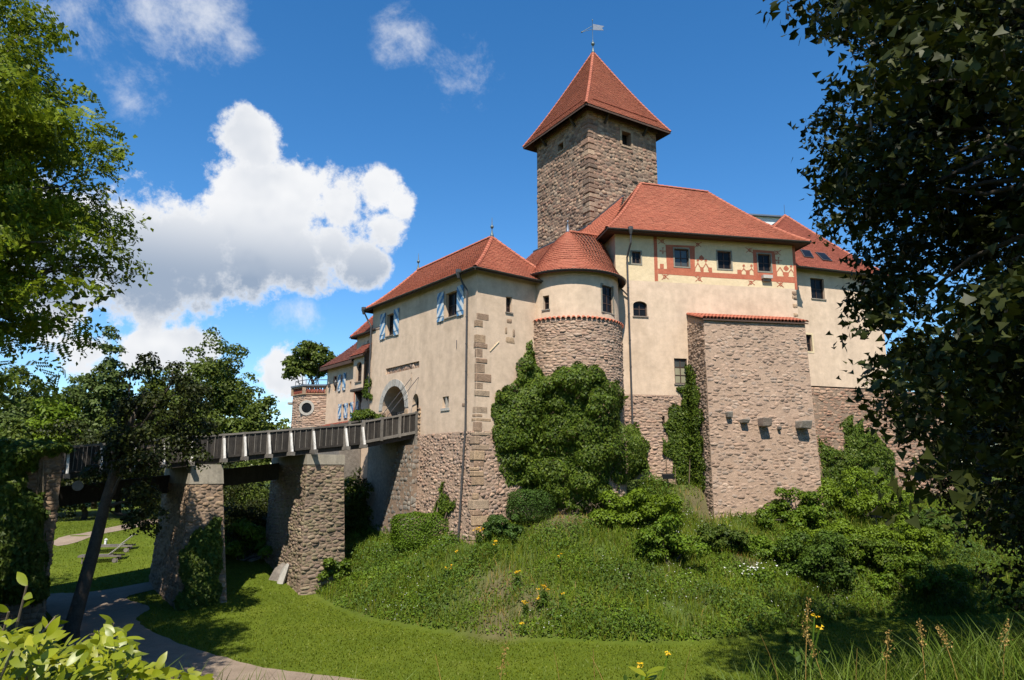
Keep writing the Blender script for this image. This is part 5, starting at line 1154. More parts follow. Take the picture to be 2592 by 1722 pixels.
def rail_side(o, sgn, brace=True):
    pos = bracing; h = 1.17
    for i, s in enumerate(pos):
        mb = MB(); mb.box(bp(s-.07, -.02, o-.07), np.append(-dR*.14, 0), np.append(-dL*.14, 0), (0, 0, h+.09)); mb.obj('post', 'wood_rail', br)
        if brace:
            mb = MB(); mb.beam(bp(s, -.02, o+sgn*.47), bp(s, h-.18, o+sgn*.13), .13, .10, (dR[0], dR[1], 0)); mb.obj('brace', 'wood_pale', br)
            mb = MB(); mb.box(bp(s-.11, -.22, o-sgn*.6), np.append(-dR*.22, 0), np.append(-dL*sgn*1.22, 0), (0, 0, .19)); mb.obj('outrigger', 'wood_rail', br)
    for a, b in zip(pos[1:], pos):
        mb = MB(); mb.beam(bp(a, h+.02, o), bp(b, h+.02, o), .15, .09); mb.obj('top_rail', 'wood_rail', br)
        mb = MB(); mb.beam(bp(a+.07, .08, o+sgn*.02), bp(b-.07, .08, o+sgn*.02), .06, .12); mb.obj('bottom_rail', 'wood', br)
        n = max(2, int(round((b-a-.14)/.17)))
        for i in range(n):
            s = a+.07+(b-a-.14)*i/n; t = a+.07+(b-a-.14)*(i+1)/n-.012; j = random.uniform(-.008, .012); mb = MB(); o0 = o-.012+j
            V = [bp(x, z, q) for q in (o0, o0+.024) for x, z in ((s, .12), (t, .12), (t, h-.03), (s, h-.03))]; mb.add(V, [(0, 1, 2, 3), (7, 6, 5, 4), (0, 4, 5, 1), (1, 5, 6, 2), (2, 6, 7, 3), (3, 7, 4, 0)]); mb.obj('board', 'wood', br)
            if i % 2 and i < n-1: mb = MB(); mb.beam(bp(t, .12, o+sgn*.035), bp(t, h-.03, o+sgn*.035), .03, .03, (dR[0], dR[1], 0)); mb.obj('batten', 'wood_rail', br)
    h2 = 1.3
    for s in posts2:
        mb = MB(); mb.box(bp(s-.08, -.02 if s > 0 else -.75, o-.06), np.append(-dR*.16, 0), np.append(-dL*.16, 0), (0, 0, (h2 if s > 0 else h2+.72)+.1)); mb.obj('post', 'wood_rail', br)
    for a, b in zip(posts2[1:], posts2):
        mb = MB(); mb.beam(bp(a, h2, o), bp(b, h2, o), .14, .1); mb.obj('top_rail', 'wood_rail', br); mb = MB(); mb.beam(bp(a+.08, .12, o+sgn*.04), bp(b-.08, .12, o+sgn*.04), .06, .16); mb.obj('bottom_rail', 'wood_rail', br)
        n = int(round((b-a-.16)/.19))
        for i in range(n):
            s = a+.08+(b-a-.16)*i/n; t = a+.08+(b-a-.16)*(i+1)/n-.012; j = random.uniform(-.008, .012); o0 = o-.012+j; mb = MB()
            V = [bp(x, z, q) for q in (o0, o0+.024) for x, z in ((s, .2), (t, .2), (t, h2-.05), (s, h2-.05))]; mb.add(V, [(0, 1, 2, 3), (7, 6, 5, 4), (0, 4, 5, 1), (1, 5, 6, 2), (2, 6, 7, 3), (3, 7, 4, 0)]); mb.obj('board', 'wood', br)
            if i % 2: mb = MB(); mb.beam(bp(t, .2, o+sgn*.035), bp(t, h2-.05, o+sgn*.035), .035, .035, (dR[0], dR[1], 0)); mb.obj('batten', 'wood_rail', br)
rail_side(0, 1); rail_side(-BW, -1)
for s1, p in ((CHS[0]+.03, (870, 150)), (GROOVE[0]+.02, (1035, 135))):    # drawbridge chains
    a = FG(s1, FG.zp(11, *p)[1], .02); b = bp(2.6, .35, -.5-(CHS[0]-GROOVE[0])*.0-(s1-GROOVE[0])); mb = MB(); mb.tube([a, b], .022, 5); mb.obj('chain', 'metal_dark', br)
# piers
def pier(name, label, top, bot, ztop, cap, m, seed, grp='stone piers of the bridge', far=-BW-.9):
    """top, bot: (s low, s high, off near); ground below"""
    t = thing(name, label, 'bridge pier', FB((bot[0]+bot[1])/2, .3, -1.5), grp); zb = -.6; zc = ztop-cap
    k = cap/(ztop-zb); mid = tuple(top[i]*(1-k)+bot[i]*k for i in range(3))
    def rg_(q, z, f): return [FB(q[1], z, q[2]), FB(q[0], z, q[2]), FB(q[0], z, f), FB(q[1], z, f)]
    A = rg_(bot, zb, far-.3); B = rg_(mid, zc, far)
    ps = [Patch(A[i], A[(i+1) % 4], B[(i+1) % 4], B[i]) for i in range(4)]
    backing(ps, t, 'mortar_dark', 'core')
    stones([(p, 0, p.W, .4, p.H) for p in ps if p.n@(CAMP-p.p[0]) > 0], t, m, (.2, .5, .1, .24), prot=(.014, .065), amp=.05, seed=seed, indiv=260)
    mb = MB(); C = rg_((mid[0]-.04, mid[1]+.04, mid[2]+.04), zc, far-.04); D = rg_((top[0]-.04, top[1]+.04, top[2]+.04), ztop, far-.04); mb.add(C+D, [(3, 2, 1, 0), (4, 5, 6, 7)]+[(i, (i+1) % 4, 4+(i+1) % 4, 4+i) for i in range(4)]); mb.obj('concrete_cap', 'concrete', t)
    return t
pier('bridge_pier', 'tapering stone pier with dark ivy on its foot and concrete cap', (11.2, 12.62, .12), (10.55, 13.0, .75), zdeck(11.9)-.23, .95, 'stone_warm', 81)
pier('bridge_pier', 'thick mossy stone pier nearest the gatehouse', (4.6, 6.72, .1), (4.3, 6.9, .45), zdeck(6.7)-.23, .55, 'stone_moss', 82)
ab = thing('bridge_abutment', 'ivy-topped stone abutment at the outer end of the bridge', 'abutment', FB(20, 0, -1))
zt = zdeck(18)+1.15
A = [FB(30, -.6, .6), FB(18.15, -.6, .6), FB(18.15, -.6, -BW-.6), FB(30, -.6, -BW-.6)]; B = [FB(30, zt-.3, .2), FB(18.08, zt, .2), FB(18.08, zt, -.12), FB(30, zt-.3, -.12)]
PF = Patch(A[0], A[1], B[1], B[0]); PS = Patch(A[1], FB(18.15, -.6, -.12), B[2], B[1]); PS2 = Patch(FB(18.15, -.6, -.12), A[2], FB(18.08, zdeck(18), -BW-.6), FB(18.08, zdeck(18), -.12)); backing([PF, PS, PS2], ab, 'mortar_dark', 'core')
mb = MB(); mb.add([B[0], B[1], B[2], B[3]], [(0, 1, 2, 3)]); mb.add([B[3], B[2], FB(18.08, zdeck(18), -.12), FB(30, zdeck(18)-.2, -.12)], [(0, 1, 2, 3)]); mb.add([FB(30, zdeck(18)-.2, -.12), FB(18.08, zdeck(18), -.12), FB(18.08, zdeck(18), -BW-.6), FB(30, zdeck(18)-.2, -BW-.6)], [(0, 1, 2, 3)]); mb.obj('top', 'concrete', ab)
stones([(PF, PF.W-5, PF.W, .3, PF.H), (PS, 0, PS.W, .3, PS.H), (PS2, 0, PS2.W, .3, PS2.H)], ab, 'stone_warm', (.22, .55, .12, .26), prot=(.02, .08), amp=.045, seed=83, indiv=280)
# ------------------------------------------------------------------ vegetation
def proj(q):
    d = np.asarray(q)-CAMP; c, s = math.cos(PITCH), math.sin(PITCH); dep = d[..., 1]*c+d[..., 2]*s
    return (1296+FPX*d[..., 0]/dep)/1.0983, (861-FPX*(-d[..., 1]*s+d[..., 2]*c)/dep)/1.0983      # display-scale pixels
def hitmany(px, py, surfs):
    """nearest hit of pixel rays with a list of walls: Frames (with s range), Cyl or Patch -> point, normal"""
    a = (px-1296)/FPX; b = (861-py)/FPX; D = np.stack([a, math.cos(PITCH)-b*math.sin(PITCH), math.sin(PITCH)+b*math.cos(PITCH)], -1)
    T = np.full(len(px), 1e9); Nn = np.zeros((len(px), 3))
    for s in surfs:
        if isinstance(s, tuple): fr, s0, s1 = s
        else: fr, s0, s1 = s, -1e9, 1e9
        if isinstance(fr, Frame):
            n = fr.n; t = (n@fr.o)/(D[:, :2]@n); P = D[:, :2]*t[:, None]; q = (P-fr.o)@fr.d; ok = (t > 0) & (q > s0) & (q < s1); nn = np.broadcast_to(np.append(n, 0), (len(px), 3))
        elif isinstance(fr, Cyl):
            h = np.linalg.norm(D[:, :2], axis=1); u = D[:, :2]/h[:, None]; bb = u@fr.c; dd = fr.r**2-(fr.c@fr.c-bb*bb); ok = dd > 0; t = (bb-np.sqrt(np.maximum(dd, 0)))/h; P = D[:, :2]*t[:, None]; nn = np.concatenate([(P-fr.c)/fr.r, np.zeros((len(px), 1))], 1)
        else:
            t = (fr.n@(fr.p[0]-CAMP))/(D@fr.n); ok = t > 0; nn = np.broadcast_to(fr.n, (len(px), 3))
        up = ok & (t < T); T = np.where(up, t, T); Nn = np.where(up[:, None], nn, Nn)
    return CAMP+D*T[:, None], Nn, T
def ivy(name, label, k, poly, surfs, n, thick, size, m, seed, roots=None, lump=.5, edge=26, cat='ivy', group=None, minus=None, stems=True, base_px=None):
    """leaves over an outline on a wall: a cushion that bulges out in lumps and thins to its edge"""
    rg = np.random.default_rng(seed); Q = np.array([zz(k, *p) for p in poly]); x0, y0 = Q.min(0); x1, y1 = Q.max(0); PX = np.zeros(0); PY = np.zeros(0)
    while len(PX) < n:
        x = rg.uniform(x0, x1, n*2); y = rg.uniform(y0, y1, n*2); wv_ = 9*np.sin(y*.11+seed)+6*np.sin(x*.17+y*.07); ok = inpoly(x+wv_*.5, y+6*np.sin(x*.13), [tuple(p) for p in Q]); PX = np.concatenate([PX, x[ok]]); PY = np.concatenate([PY, y[ok]])
    PX = PX[:n]; PY = PY[:n]; poly_ = [tuple(p) for p in Q]
    ar = (x1-x0)*(y1-y0); nl = int(np.clip(ar/900, 12, 140)); lx = rg.uniform(x0, x1, nl); ly = rg.uniform(y0, y1, nl); lr = rg.uniform(14, 46, nl); lh = rg.uniform(.35, 1, nl)
    def bulge(x, y):
        e = np.clip(dpoly(x, y, poly_)/edge, 0, 1)**.6; l = np.zeros(len(x))
        for a_, b_, c_, d_ in zip(lx, ly, lr, lh): l = np.maximum(l, d_*np.sqrt(np.clip(1-((x-a_)**2+((y-b_)*1.15)**2)/c_**2, 0, 1)))
        return thick*e*(1-lump+lump*l)
    P, Nn, T = hitmany(PX, PY, surfs); b = bulge(PX, PY); mpp = T/FPX*1.02; gx_ = (bulge(PX+3, PY)-bulge(PX-3, PY))/(6*mpp); gy_ = (bulge(PX, PY+3)-bulge(PX, PY-3))/(6*mpp)
    right = np.cross(Nn, (0, 0, 1)); right *= -1; fr_ = 1-.75*rg.random(n)**2.2; fr_ = np.where(rg.random(n) < .22, fr_+.35*rg.random(n), fr_); P = P+Nn*(b*fr_+.02)[:, None]; nrm = Nn-np.stack([right[:, 0]*gx_, right[:, 1]*gx_, -gy_], 1)*.8+np.array([0, 0, .25])
    c = P.mean(0); t = thing(name, label, cat, (c[0], c[1], P[:, 2].min()), group)
    foliage('leaves', P, nrm, size*rg.uniform(.5, 1.5, n), m, 'ivy', .9, t, rg=rg, jit=.55)
    if stems:
        mb = MB()
        for i in range(14):
            j = rg.integers(n); top = P[j]-Nn[j]*(b[j]*fr_[j]-.02); bx = top+np.array([rg.normal(0, .25), 0, 0]); z0 = P[:, 2].min()-.2
            if top[2]-z0 < .5: continue
            pts = [np.array([bx[0]*(1-f)+top[0]*f, bx[1]*(1-f)+top[1]*f, z0+(top[2]-z0)*f])+Nn[j]*(.04+.1*thick*math.sin(f*3)) for f in np.linspace(0, 1, 6)]; mb.tube(pts, [.04, .035, .03, .025, .02, .01], 5)
        if mb.v: mb.obj('stem', 'twig', t)
    if roots:                                        # bare woody stems at the foot
        mb = MB(); k_, xa, xb, ya, yb_ = roots
        for i in range(46):
            x_ = rg.uniform(xa, xb); q = ghit(*zz(k_, x_, yb_)); w_, nn_, _ = hitmany(np.array([zz(k_, x_+rg.normal(0, 60), ya)[0]]), np.array([zz(k_, 0, ya+rg.uniform(-60, 120))[1]]), surfs); e_ = w_[0]+nn_[0]*rg.uniform(.2, .9); limb(mb, q-np.array([0, 0, .1]), e_, .03, .012, .14, rg, 6, 5)
        mb.obj('root_stems', 'twig', t)
    return t
def shrub(name, label, base, r, h, nleaf, size, m, seed, cat='bush', group=None, tpl='leaf', boxy=False, nst=7, rot=0.0, clumps=26, csz=(.13, .30), flat=.75, twig='bark'):
    rg = np.random.default_rng(seed); base = np.asarray(base, float); t = thing(name, label, cat, base, group); r = np.asarray(r if np.ndim(r) else (r, r), float); c, s = math.cos(rot), math.sin(rot); Rm = np.array([[c, -s, 0], [s, c, 0], [0, 0, 1]])
    if boxy:                                         # clipped hedge: leaves in a skin round a rounded block
        d = unit(rg.normal(0, 1, (nleaf, 3))); e = 5.0; sup = (np.abs(d)**e).sum(1)**(-1/e); P = d*sup[:, None]; Nn = np.sign(d)*np.abs(P)**(e-1); P = P*(1-.16*rg.random(nleaf)**2)[:, None]; P[:, 2] = (P[:, 2]+1)/2
        P = P*np.array([r[0], r[1], h])+.05*np.sin(P[:, [1, 2, 0]]*9+seed); P = P@Rm.T+base; Nn = Nn@Rm.T; ends = P[rg.choice(nleaf, nst)]
    else:
        d = unit(rg.normal(0, 1, (clumps, 3))); d[:, 2] = np.abs(d[:, 2]); C = d*np.array([r[0]*1.15, r[1]*1.1, h*.85])*(.3+.7*rg.random((clumps, 1))); C[:, 2] += h*.12; C = C@Rm.T+base; Rc = rg.uniform(*csz, clumps)*(r.mean()+h)/2; P, Nn = clump_points(C, Rc, nleaf, rg, flat); ends = C[rg.choice(clumps, min(nst, clumps), replace=False)]
        g = terrain(P[:, 0], P[:, 1])[0]; P[:, 2] = np.maximum(P[:, 2], g+.03)
    foliage('leaves', P, Nn, size*rg.uniform(.7, 1.3, nleaf), m, tpl, .35, t, rg=rg, jit=.45)
    mb = MB()
    for q in ends: limb(mb, base+np.append(rg.normal(0, .1, 2), -.1), q, .03*max(1, h), .008, .08, rg, 4, 5)
    mb.obj('stem', twig, t); return t
D10 = 1.0983
# --- ivy
S_tur = [(FR, 0, 4.6), FTS, (FW, -2, 20)]
ivy('ivy', 'huge rounded ivy covering the foot of the round turret', 4, [(100, 560), (92, 450), (108, 300), (150, 300), (180, 270), (215, 200), (240, 130), (285, 40), (312, 5), (322, 120), (360, 170), (380, 215), (430, 205), (500, 160), (600, 150), (680, 170), (720, 235), (790, 280), (802, 380), (785, 470), (860, 480), (920, 540), (945, 620), (935, 720), (860, 790), (790, 800), (770, 850), (745, 700), (720, 880), (700, 930), (600, 955), (480, 955), (400, 905), (330, 850), (150, 835), (120, 700)],
    S_tur, 42000, 1.35, .125, 'leaf_ivy', 101, lump=.72, edge=50, roots=(16, 1080, 1680, 60, 205))
ivy('ivy', 'narrow climbing ivy in the corner between painted wing and buttress', 12, [(690, 60), (740, 100), (790, 200), (820, 330), (850, 480), (865, 650), (855, 800), (885, 1100), (875, 1300), (830, 1370), (740, 1335), (640, 1330), (580, 1240), (565, 1080), (510, 1000), (470, 900), (428, 785), (505, 870), (510, 760), (475, 660), (510, 580), (545, 520), (600, 495), (665, 520), (640, 400), (605, 330), (650, 290), (690, 270)],
    [(FW, -2, BS0+.1), BL], 11000, .3, .125, 'leaf_ivy', 102, lump=.5, edge=14)
ivy('ivy', 'broad ivy spreading over the base wall beside the buttress on the right', 4, [(1850, 490), (1872, 560), (1900, 590), (1990, 610), (1985, 470), (2040, 415), (2060, 480), (2100, 440), (2115, 520), (2165, 500), (2200, 560), (2275, 630), (2290, 800), (2290, 930), (2250, 960), (2150, 960), (2050, 960), (1900, 960), (1800, 940), (1760, 900), (1860, 760)],
    [(FRW, -2, 14)], 20000, .8, .13, 'leaf_ivy', 103, lump=.6, edge=36)
ivy('ivy', 'thin ivy strand climbing the rubble base behind the clipped hedge', 9, [(680, 1020), (710, 1000), (725, 1100), (740, 1150), (800, 1130), (800, 1180), (770, 1250), (720, 1290), (670, 1250), (640, 1150), (690, 1110)], [PG], 900, .2, .12, 'leaf_ivy', 104, edge=10)
PN = Patch(FB(13.0, -.6, .8), FB(10.55, -.6, .8), FB(11.2, 7, .2), FB(12.6, 7, .2))
ivy('ivy', 'dark ivy wrapped round the foot of the first stone pier', 5, [(1000, 820), (1070, 760), (1115, 730), (1140, 830), (1135, 950), (1122, 1100), (1128, 1190), (1100, 1215), (980, 1240), (900, 1230), (905, 1150), (955, 1080), (925, 1000), (930, 900)], [PN], 9000, .35, .14, 'leaf_ivy_dark', 105, edge=16)
ivy('ivy', 'sunlit ivy thatch over the top of the bridge abutment', 13, [(-60, 110), (100, 105), (330, 115), (560, 130), (590, 150), (550, 205), (420, 215), (330, 260), (280, 330), (150, 400), (60, 500), (-60, 560)], [PF], 9000, .75, .16, 'leaf_ivy', 106, edge=30)
ivy('ivy', 'dark hanging ivy down the left side of the bridge abutment', 13, [(-60, 420), (100, 380), (250, 420), (200, 520), (330, 560), (370, 700), (350, 900), (390, 1000), (370, 1150), (400, 1400), (300, 1450), (-60, 1450)], [PF], 14000, 1.0, .16, 'leaf_ivy_dark', 107, edge=40)
# --- clipped hedges and garden shrubs at the walls
p = ghit(975*D10, 1258*D10); p[2] -= .1; shrub('hedge', 'bright clipped box hedge in front of the gatehouse base', p, (1.75, .75), 1.85, 15000, .085, 'leaf_hedge', 111, 'hedge', boxy=True, rot=-.12)
p = FR(3.0, 0, 1.1); p[2] = hz(p[0], p[1])-.1; shrub('clipped_shrub', 'dark clipped round shrub between gatehouse corner and turret ivy', p, (1.3, .8), 1.6, 11000, .075, 'leaf_boxwood', 112, 'shrub', boxy=True, rot=.55)
def gshrub(name, label, x, y, rr, h, n, size, m, seed, **kw):
    p = ghit(x*D10, y*D10); p[2] -= .05; return shrub(name, label, p, rr, h, n, size, m, seed, **kw)
gshrub('bush', 'low grey green bush at the gatehouse corner above the yellow flowers', 1150, 1238, (1.5, .8), 1.2, 5500, .10, 'leaf_boxwood', 113)
gshrub('bush', 'bright leafy bush below the narrow ivy strip', 1480, 1215, (2.4, 1.5), 2.3, 12000, .14, 'leaf_bright', 114, clumps=40)
gshrub('bush', 'tall loose bush on the slope below the bright leafy one', 1545, 1300, (1.5, 1.2), 2.4, 8000, .13, 'leaf_herb', 115, clumps=34)
gshrub('bush', 'small dark round bush under the buttress', 1665, 1265, (1.25, 1.0), 1.5, 5500, .14, 'leaf_ivy_dark', 116)
gshrub('bush', 'spreading bush left of the ivy at the right foot of the buttress', 1830, 1215, (2.2, 1.5), 2.2, 9000, .14, 'leaf_herb', 117, clumps=40)
gshrub('bush', 'big bush at the foot of the right hand ivy', 1990, 1190, (2.6, 1.8), 2.6, 12000, .14, 'leaf_bright', 118, clumps=46)
gshrub('bush', 'dark bush low on the right slope beside the shadow', 1880, 1345, (2.0, 1.4), 2.4, 9000, .13, 'leaf_herb_dark', 119, clumps=36)
gshrub('bush', 'pale bush in the middle of the right slope', 2010, 1320, (2.3, 1.5), 1.9, 9000, .13, 'leaf_herb', 120, clumps=36)
gshrub('bush', 'round bush near the shaded right end of the slope', 2120, 1360, (2.2, 1.4), 1.8, 8000, .13, 'leaf_herb', 121, clumps=36)
gshrub('bush', 'low leafy bush filling the gap under the right ivy', 1915, 1262, (2.6, 1.6), 1.7, 10000, .13, 'leaf_bright', 127, clumps=44)
gshrub('bush', 'dark spreading bush in the middle of the right hand thicket', 1955, 1300, (2.4, 1.6), 1.9, 10000, .13, 'leaf_ivy', 128, clumps=44)
gshrub('bush', 'bush on the slope right of the white flowers', 1790, 1290, (1.7, 1.2), 1.5, 6500, .12, 'leaf_herb', 129, clumps=34)
gshrub('bush', 'light bush under the wall at the right end of the thicket', 2080, 1270, (2.2, 1.4), 1.9, 8000, .13, 'leaf_bright', 130, clumps=40)
gshrub('bush', 'bush against the shaded end of the right base wall', 2140, 1230, (1.8, 1.2), 1.6, 5000, .13, 'leaf_herb_dark', 122)
gshrub('bush', 'nettle clump beside the pier nearest the gatehouse', 770, 1345, (1.0, .8), 1.9, 4500, .13, 'leaf_herb', 123)
p = FG(11.35, 8.9, .7); shrub('bush', 'round green bush beside the gate arch', p, (1.0, .8), 2.9, 8000, .13, 'leaf_ivy', 124, nst=5)
ivy('ivy', 'ivy strand climbing the left drainpipe above the gate bush', 8, [(1040, 900), (1090, 930), (1110, 1010), (1120, 1100), (1110, 1200), (1050, 1210), (1010, 1180), (1040, 1080)], [FG], 1200, .25, .12, 'leaf_ivy', 125, edge=6, stems=False)
p = FG(8.9, 8.95, .25); shrub('potted_plant', 'small leafy plant in front of the open gate arch', p, (.4, .35), .9, 900, .12, 'leaf_bright', 126, 'plant', nst=4, clumps=10)
# shrubs on the bank behind the bridge
bb = [(525, 1270, 2.6, 4.5, 'leaf_dark'), (590, 1230, 2.8, 5.2, 'leaf_far'), (630, 1255, 2.4, 4.2, 'leaf_dark'), (560, 1290, 2.4, 2.2, 'leaf_herb'), (805, 1225, 2.0, 3.4, 'leaf_far'), (845, 1200, 2.2, 4.2, 'leaf_dark')]
bb += [(812, 1150, 1.8, 5.0, 'leaf_dark')]
bl = ['dark shrub behind the bridge just right of the ivy covered pier', 'tall airy shrub on the bank seen through the bridge', 'dark shrub behind the mossy pier', 'low ground shrub by the garden steps under the bridge', 'rose bush seen between mossy pier and gatehouse', 'dark shrub under the gate end of the bridge', 'tall dark shrub hiding the wall between mossy pier and gatehouse']
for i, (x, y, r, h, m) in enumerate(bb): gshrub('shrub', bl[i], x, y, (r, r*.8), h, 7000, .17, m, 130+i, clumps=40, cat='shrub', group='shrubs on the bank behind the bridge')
p = ghit(795*D10, 1180*D10)
# far hedge of shade trees closing the garden behind the bridge
fl_ = [(60, 1215, 62, 5.0, 6.5), (190, 1205, 60, 5.5, 7.0), (330, 1190, 62, 5.0, 6.5), (430, 1180, 60, 4.5, 6.0), (470, 1200, 57, 4.0, 5.0)]
fn_ = ['dark shade tree at the far left behind the abutment', 'dark shade tree above the far gravel path', 'dark shade tree behind the sun loungers', 'dark shade tree behind the first bridge pier', 'smaller shade tree left of the airy shrub']
for i, (x, y, Y, r, h) in enumerate(fl_):
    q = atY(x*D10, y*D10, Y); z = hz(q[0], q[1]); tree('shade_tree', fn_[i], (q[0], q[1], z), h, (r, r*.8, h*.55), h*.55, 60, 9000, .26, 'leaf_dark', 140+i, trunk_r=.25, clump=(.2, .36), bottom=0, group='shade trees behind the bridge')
# --- background trees
bt_ = [('loose dark pine-like tree with thin top left of the big round tree', 262, 757, 72, 62, 'leaf_far_blue', (.13, .22), 11000),
       ('large round tree with the tallest crown behind the bridge', 505, 745, 84, 98, 'leaf_far', (.16, .28), 20000),
       ('slim tree between the pine-like tree and the big round tree', 372, 805, 80, 48, 'leaf_far', (.16, .28), 9000),
       ('dark tree at the left edge behind the robinia', 20, 880, 64, 75, 'leaf_far_blue', (.16, .28), 11000),
       ('light green tree above the ivy covered abutment', 140, 905, 62, 62, 'leaf_bright', (.18, .3), 10000),
       ('green tree behind the middle of the bridge', 300, 905, 66, 60, 'leaf_far', (.18, .3), 11000),
       ('tree filling the gap below the big round tree', 430, 880, 72, 60, 'leaf_far', (.18, .3), 11000),
       ('young tree right of the big round tree', 615, 905, 78, 28, 'leaf_far', (.2, .34), 4500),
       ('small tree left of the bastion', 662, 955, 76, 26, 'leaf_far', (.2, .34), 4000),
       ('green tree low behind the bridge left of the bastion', 565, 900, 74, 55, 'leaf_far', (.18, .3), 10000),
       ('tall tree at the left below the robinia', 70, 855, 70, 80, 'leaf_far', (.16, .28), 13000),
       ('dark tree left of the pine-like tree', 175, 845, 74, 60, 'leaf_far_blue', (.16, .28), 11000),
       ('leafy tree at the left edge above the abutment', 40, 950, 58, 55, 'leaf_far', (.18, .3), 10000)]
for i, (lb, x, ty, Y, hw, m, cl, n) in enumerate(bt_):
    tp = atY(x*D10, ty*D10, Y); r = hw*D10*Y/FPX; z = hz(tp[0], tp[1]); H_ = tp[2]-z
    tree('tree', lb, (tp[0], tp[1], z), H_, (r, r*.9, H_*.46), H_*.53, 110, int(n*.85), .37 if Y > 60 else .31, m, 150+i, trunk_r=.3, clump=cl, bottom=.12, group='trees behind the bridge', shell=.3)
tp = atY(718*D10, 772*D10, 80); z = hz(tp[0], tp[1]); r = 62*D10*80/FPX; bot = atY(718*D10, 895*D10, 80)[2]
tree('tree', 'spreading umbrella-shaped tree standing behind the bastion', (tp[0], tp[1], z), 20, (r, r, (tp[2]-bot)*.48), (tp[2]+bot)/2-z, 60, 6000, .36, 'leaf_far', 170, trunk_r=.4, clump=(.16, .3), bottom=.2, flat=.6, shell=.25)
for i, (x, Y, H_, r) in enumerate(((40, 66, 15, 6), (52, 72, 16, 7), (64, 80, 17, 8))):
    tree('tree', ['tree beyond the shaded wall end behind the maple', 'taller tree far right behind the maple', 'tree at the far right edge behind the maple'][i], (x, Y, hz(x, Y)), H_, (r, r, H_*.46), H_*.55, 70, 8000, .32, 'leaf_far', 175+i, trunk_r=.35, clump=(.18, .3), bottom=.1)
# --- robinia on the left
RBX = np.array([(-200, 60), (30, 100), (60, 150), (120, 150), (190, 130), (255, 235), (340, 260), (410, 275), (500, 290), (560, 318), (605, 325), (635, 250), (680, 225), (760, 222), (810, 190), (860, 135), (905, 80), (950, -20), (1200, -60)])
def rob_gap(q):
    x, y = proj(q); return x > np.interp(y, RBX[:, 0], RBX[:, 1])-18
zb_ = hz(-15.9, 18.2)
def two_leaf(t, n, size, m, tpl, seed):
    """a second, finer leaf layer through the same crown"""
    rg = np.random.default_rng(seed); cr_ = next(o for o in t.children if o.name.startswith('crown')); co = np.zeros(len(cr_.data.vertices)*3, np.float32); cr_.data.vertices.foreach_get('co', co); co = co.reshape(-1, 3); i = rg.integers(0, len(co), n)
    P = co[i]+rg.normal(0, .15, (n, 3)); foliage('inner_leaves', P, rg.normal(0, .6, (n, 3))+np.array([0, 0, .8]), size*rg.uniform(.7, 1.3, n), m, tpl, .4, t, rg=rg)
rt = tree('robinia', 'tall sunlit robinia with feathery leaves at the left edge', (-15.9, 18.2, zb_), 18, (6.6, 5.5, 8.2), 14.2-zb_, 460, 9500, .38, 'leaf_robinia', 201, trunk_r=.35, clump=(.09, .17), bottom=.0, flat=.38, tpl='pin', gaps=rob_gap, shell=.2, droop=.5, limbs=60, bark='bark_grey')
two_leaf(rt, 48000, .15, 'leaf_robinia', 'leaf', 202)
# --- maple on the right, its crown reaching over the viewer
MPX = np.array([(-2000, 1740), (-100, 1830), (30, 1862), (110, 1845), (150, 1850), (220, 1870), (300, 1880), (420, 1905), (520, 1920), (640, 1935), (780, 1935), (850, 1985), (930, 2005), (990, 2080), (1130, 2100), (1200, 2160), (1300, 2240), (1380, 2330), (1500, 2420)])
def map_gap(q):
    d = q-CAMP
    if d[1] < 1.0: return False
    x, y = proj(q); return x < np.interp(y, MPX[:, 0], MPX[:, 1])+26
zb_ = hz(12.8, 13.5)
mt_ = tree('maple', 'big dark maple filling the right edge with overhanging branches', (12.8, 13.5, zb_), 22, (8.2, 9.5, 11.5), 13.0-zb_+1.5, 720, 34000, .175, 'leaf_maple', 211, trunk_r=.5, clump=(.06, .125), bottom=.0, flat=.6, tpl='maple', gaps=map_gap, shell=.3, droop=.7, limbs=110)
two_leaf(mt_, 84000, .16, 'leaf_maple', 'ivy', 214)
def map2_gap(q):
    x, y = proj(q); return x < np.interp(y, MPX[:, 0], MPX[:, 1])+25
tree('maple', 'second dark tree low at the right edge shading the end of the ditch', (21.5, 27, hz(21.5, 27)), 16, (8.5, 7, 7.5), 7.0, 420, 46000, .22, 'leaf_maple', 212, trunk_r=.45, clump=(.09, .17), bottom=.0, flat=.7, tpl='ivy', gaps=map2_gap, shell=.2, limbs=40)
tree('tree', 'broad tree behind the robinia at the left edge', (-22, 23, hz(-22, 23)), 20, (6.5, 6, 8.5), 11.5, 160, 13000, .3, 'leaf_far', 213, trunk_r=.45, clump=(.12, .22), bottom=.1, flat=.7)  # added tree, there only to cast shade on the left bank and abutment
# --- leaning tree in the ditch
lb_ = ghit(165*D10, 1475*D10); Yl = lb_[1]; lt = thing('leaning_tree', 'dark leaning tree in front of the bridge near the gravel path', 'tree', lb_)
rg = np.random.default_rng(221); tr = [lb_-np.array([0, 0, .4])]+[atY(x*D10, y*D10, Yl+d) for x, y, d in ((165, 1450, .1), (190, 1360, .2), (215, 1270, .3), (240, 1170, .4), (268, 1070, .5), (300, 980, .6), (335, 900, .6))]
mb = MB(); mb.tube(tr, [.34, .31, .27, .25, .22, .19, .13, .05], 10)
C = [atY(x*D10, y*D10, Yl+d) for x, y, d in ((300, 870, .5), (340, 850, 0), (400, 880, .4), (360, 930, -1), (420, 960, .5), (300, 950, 1), (280, 1010, -.6), (340, 1010, .2), (400, 1030, -.6), (440, 1040, .6), (300, 1070, -.2), (345, 1090, .8), (420, 900, 1.2), (460, 1000, .2), (270, 960, .4), (390, 980, .9), (325, 1160, .6), (310, 1200, .2), (345, 1220, .7), (450, 940, -.4), (365, 1060, -1.1), (255, 1060, .3), (400, 850, -.6))]
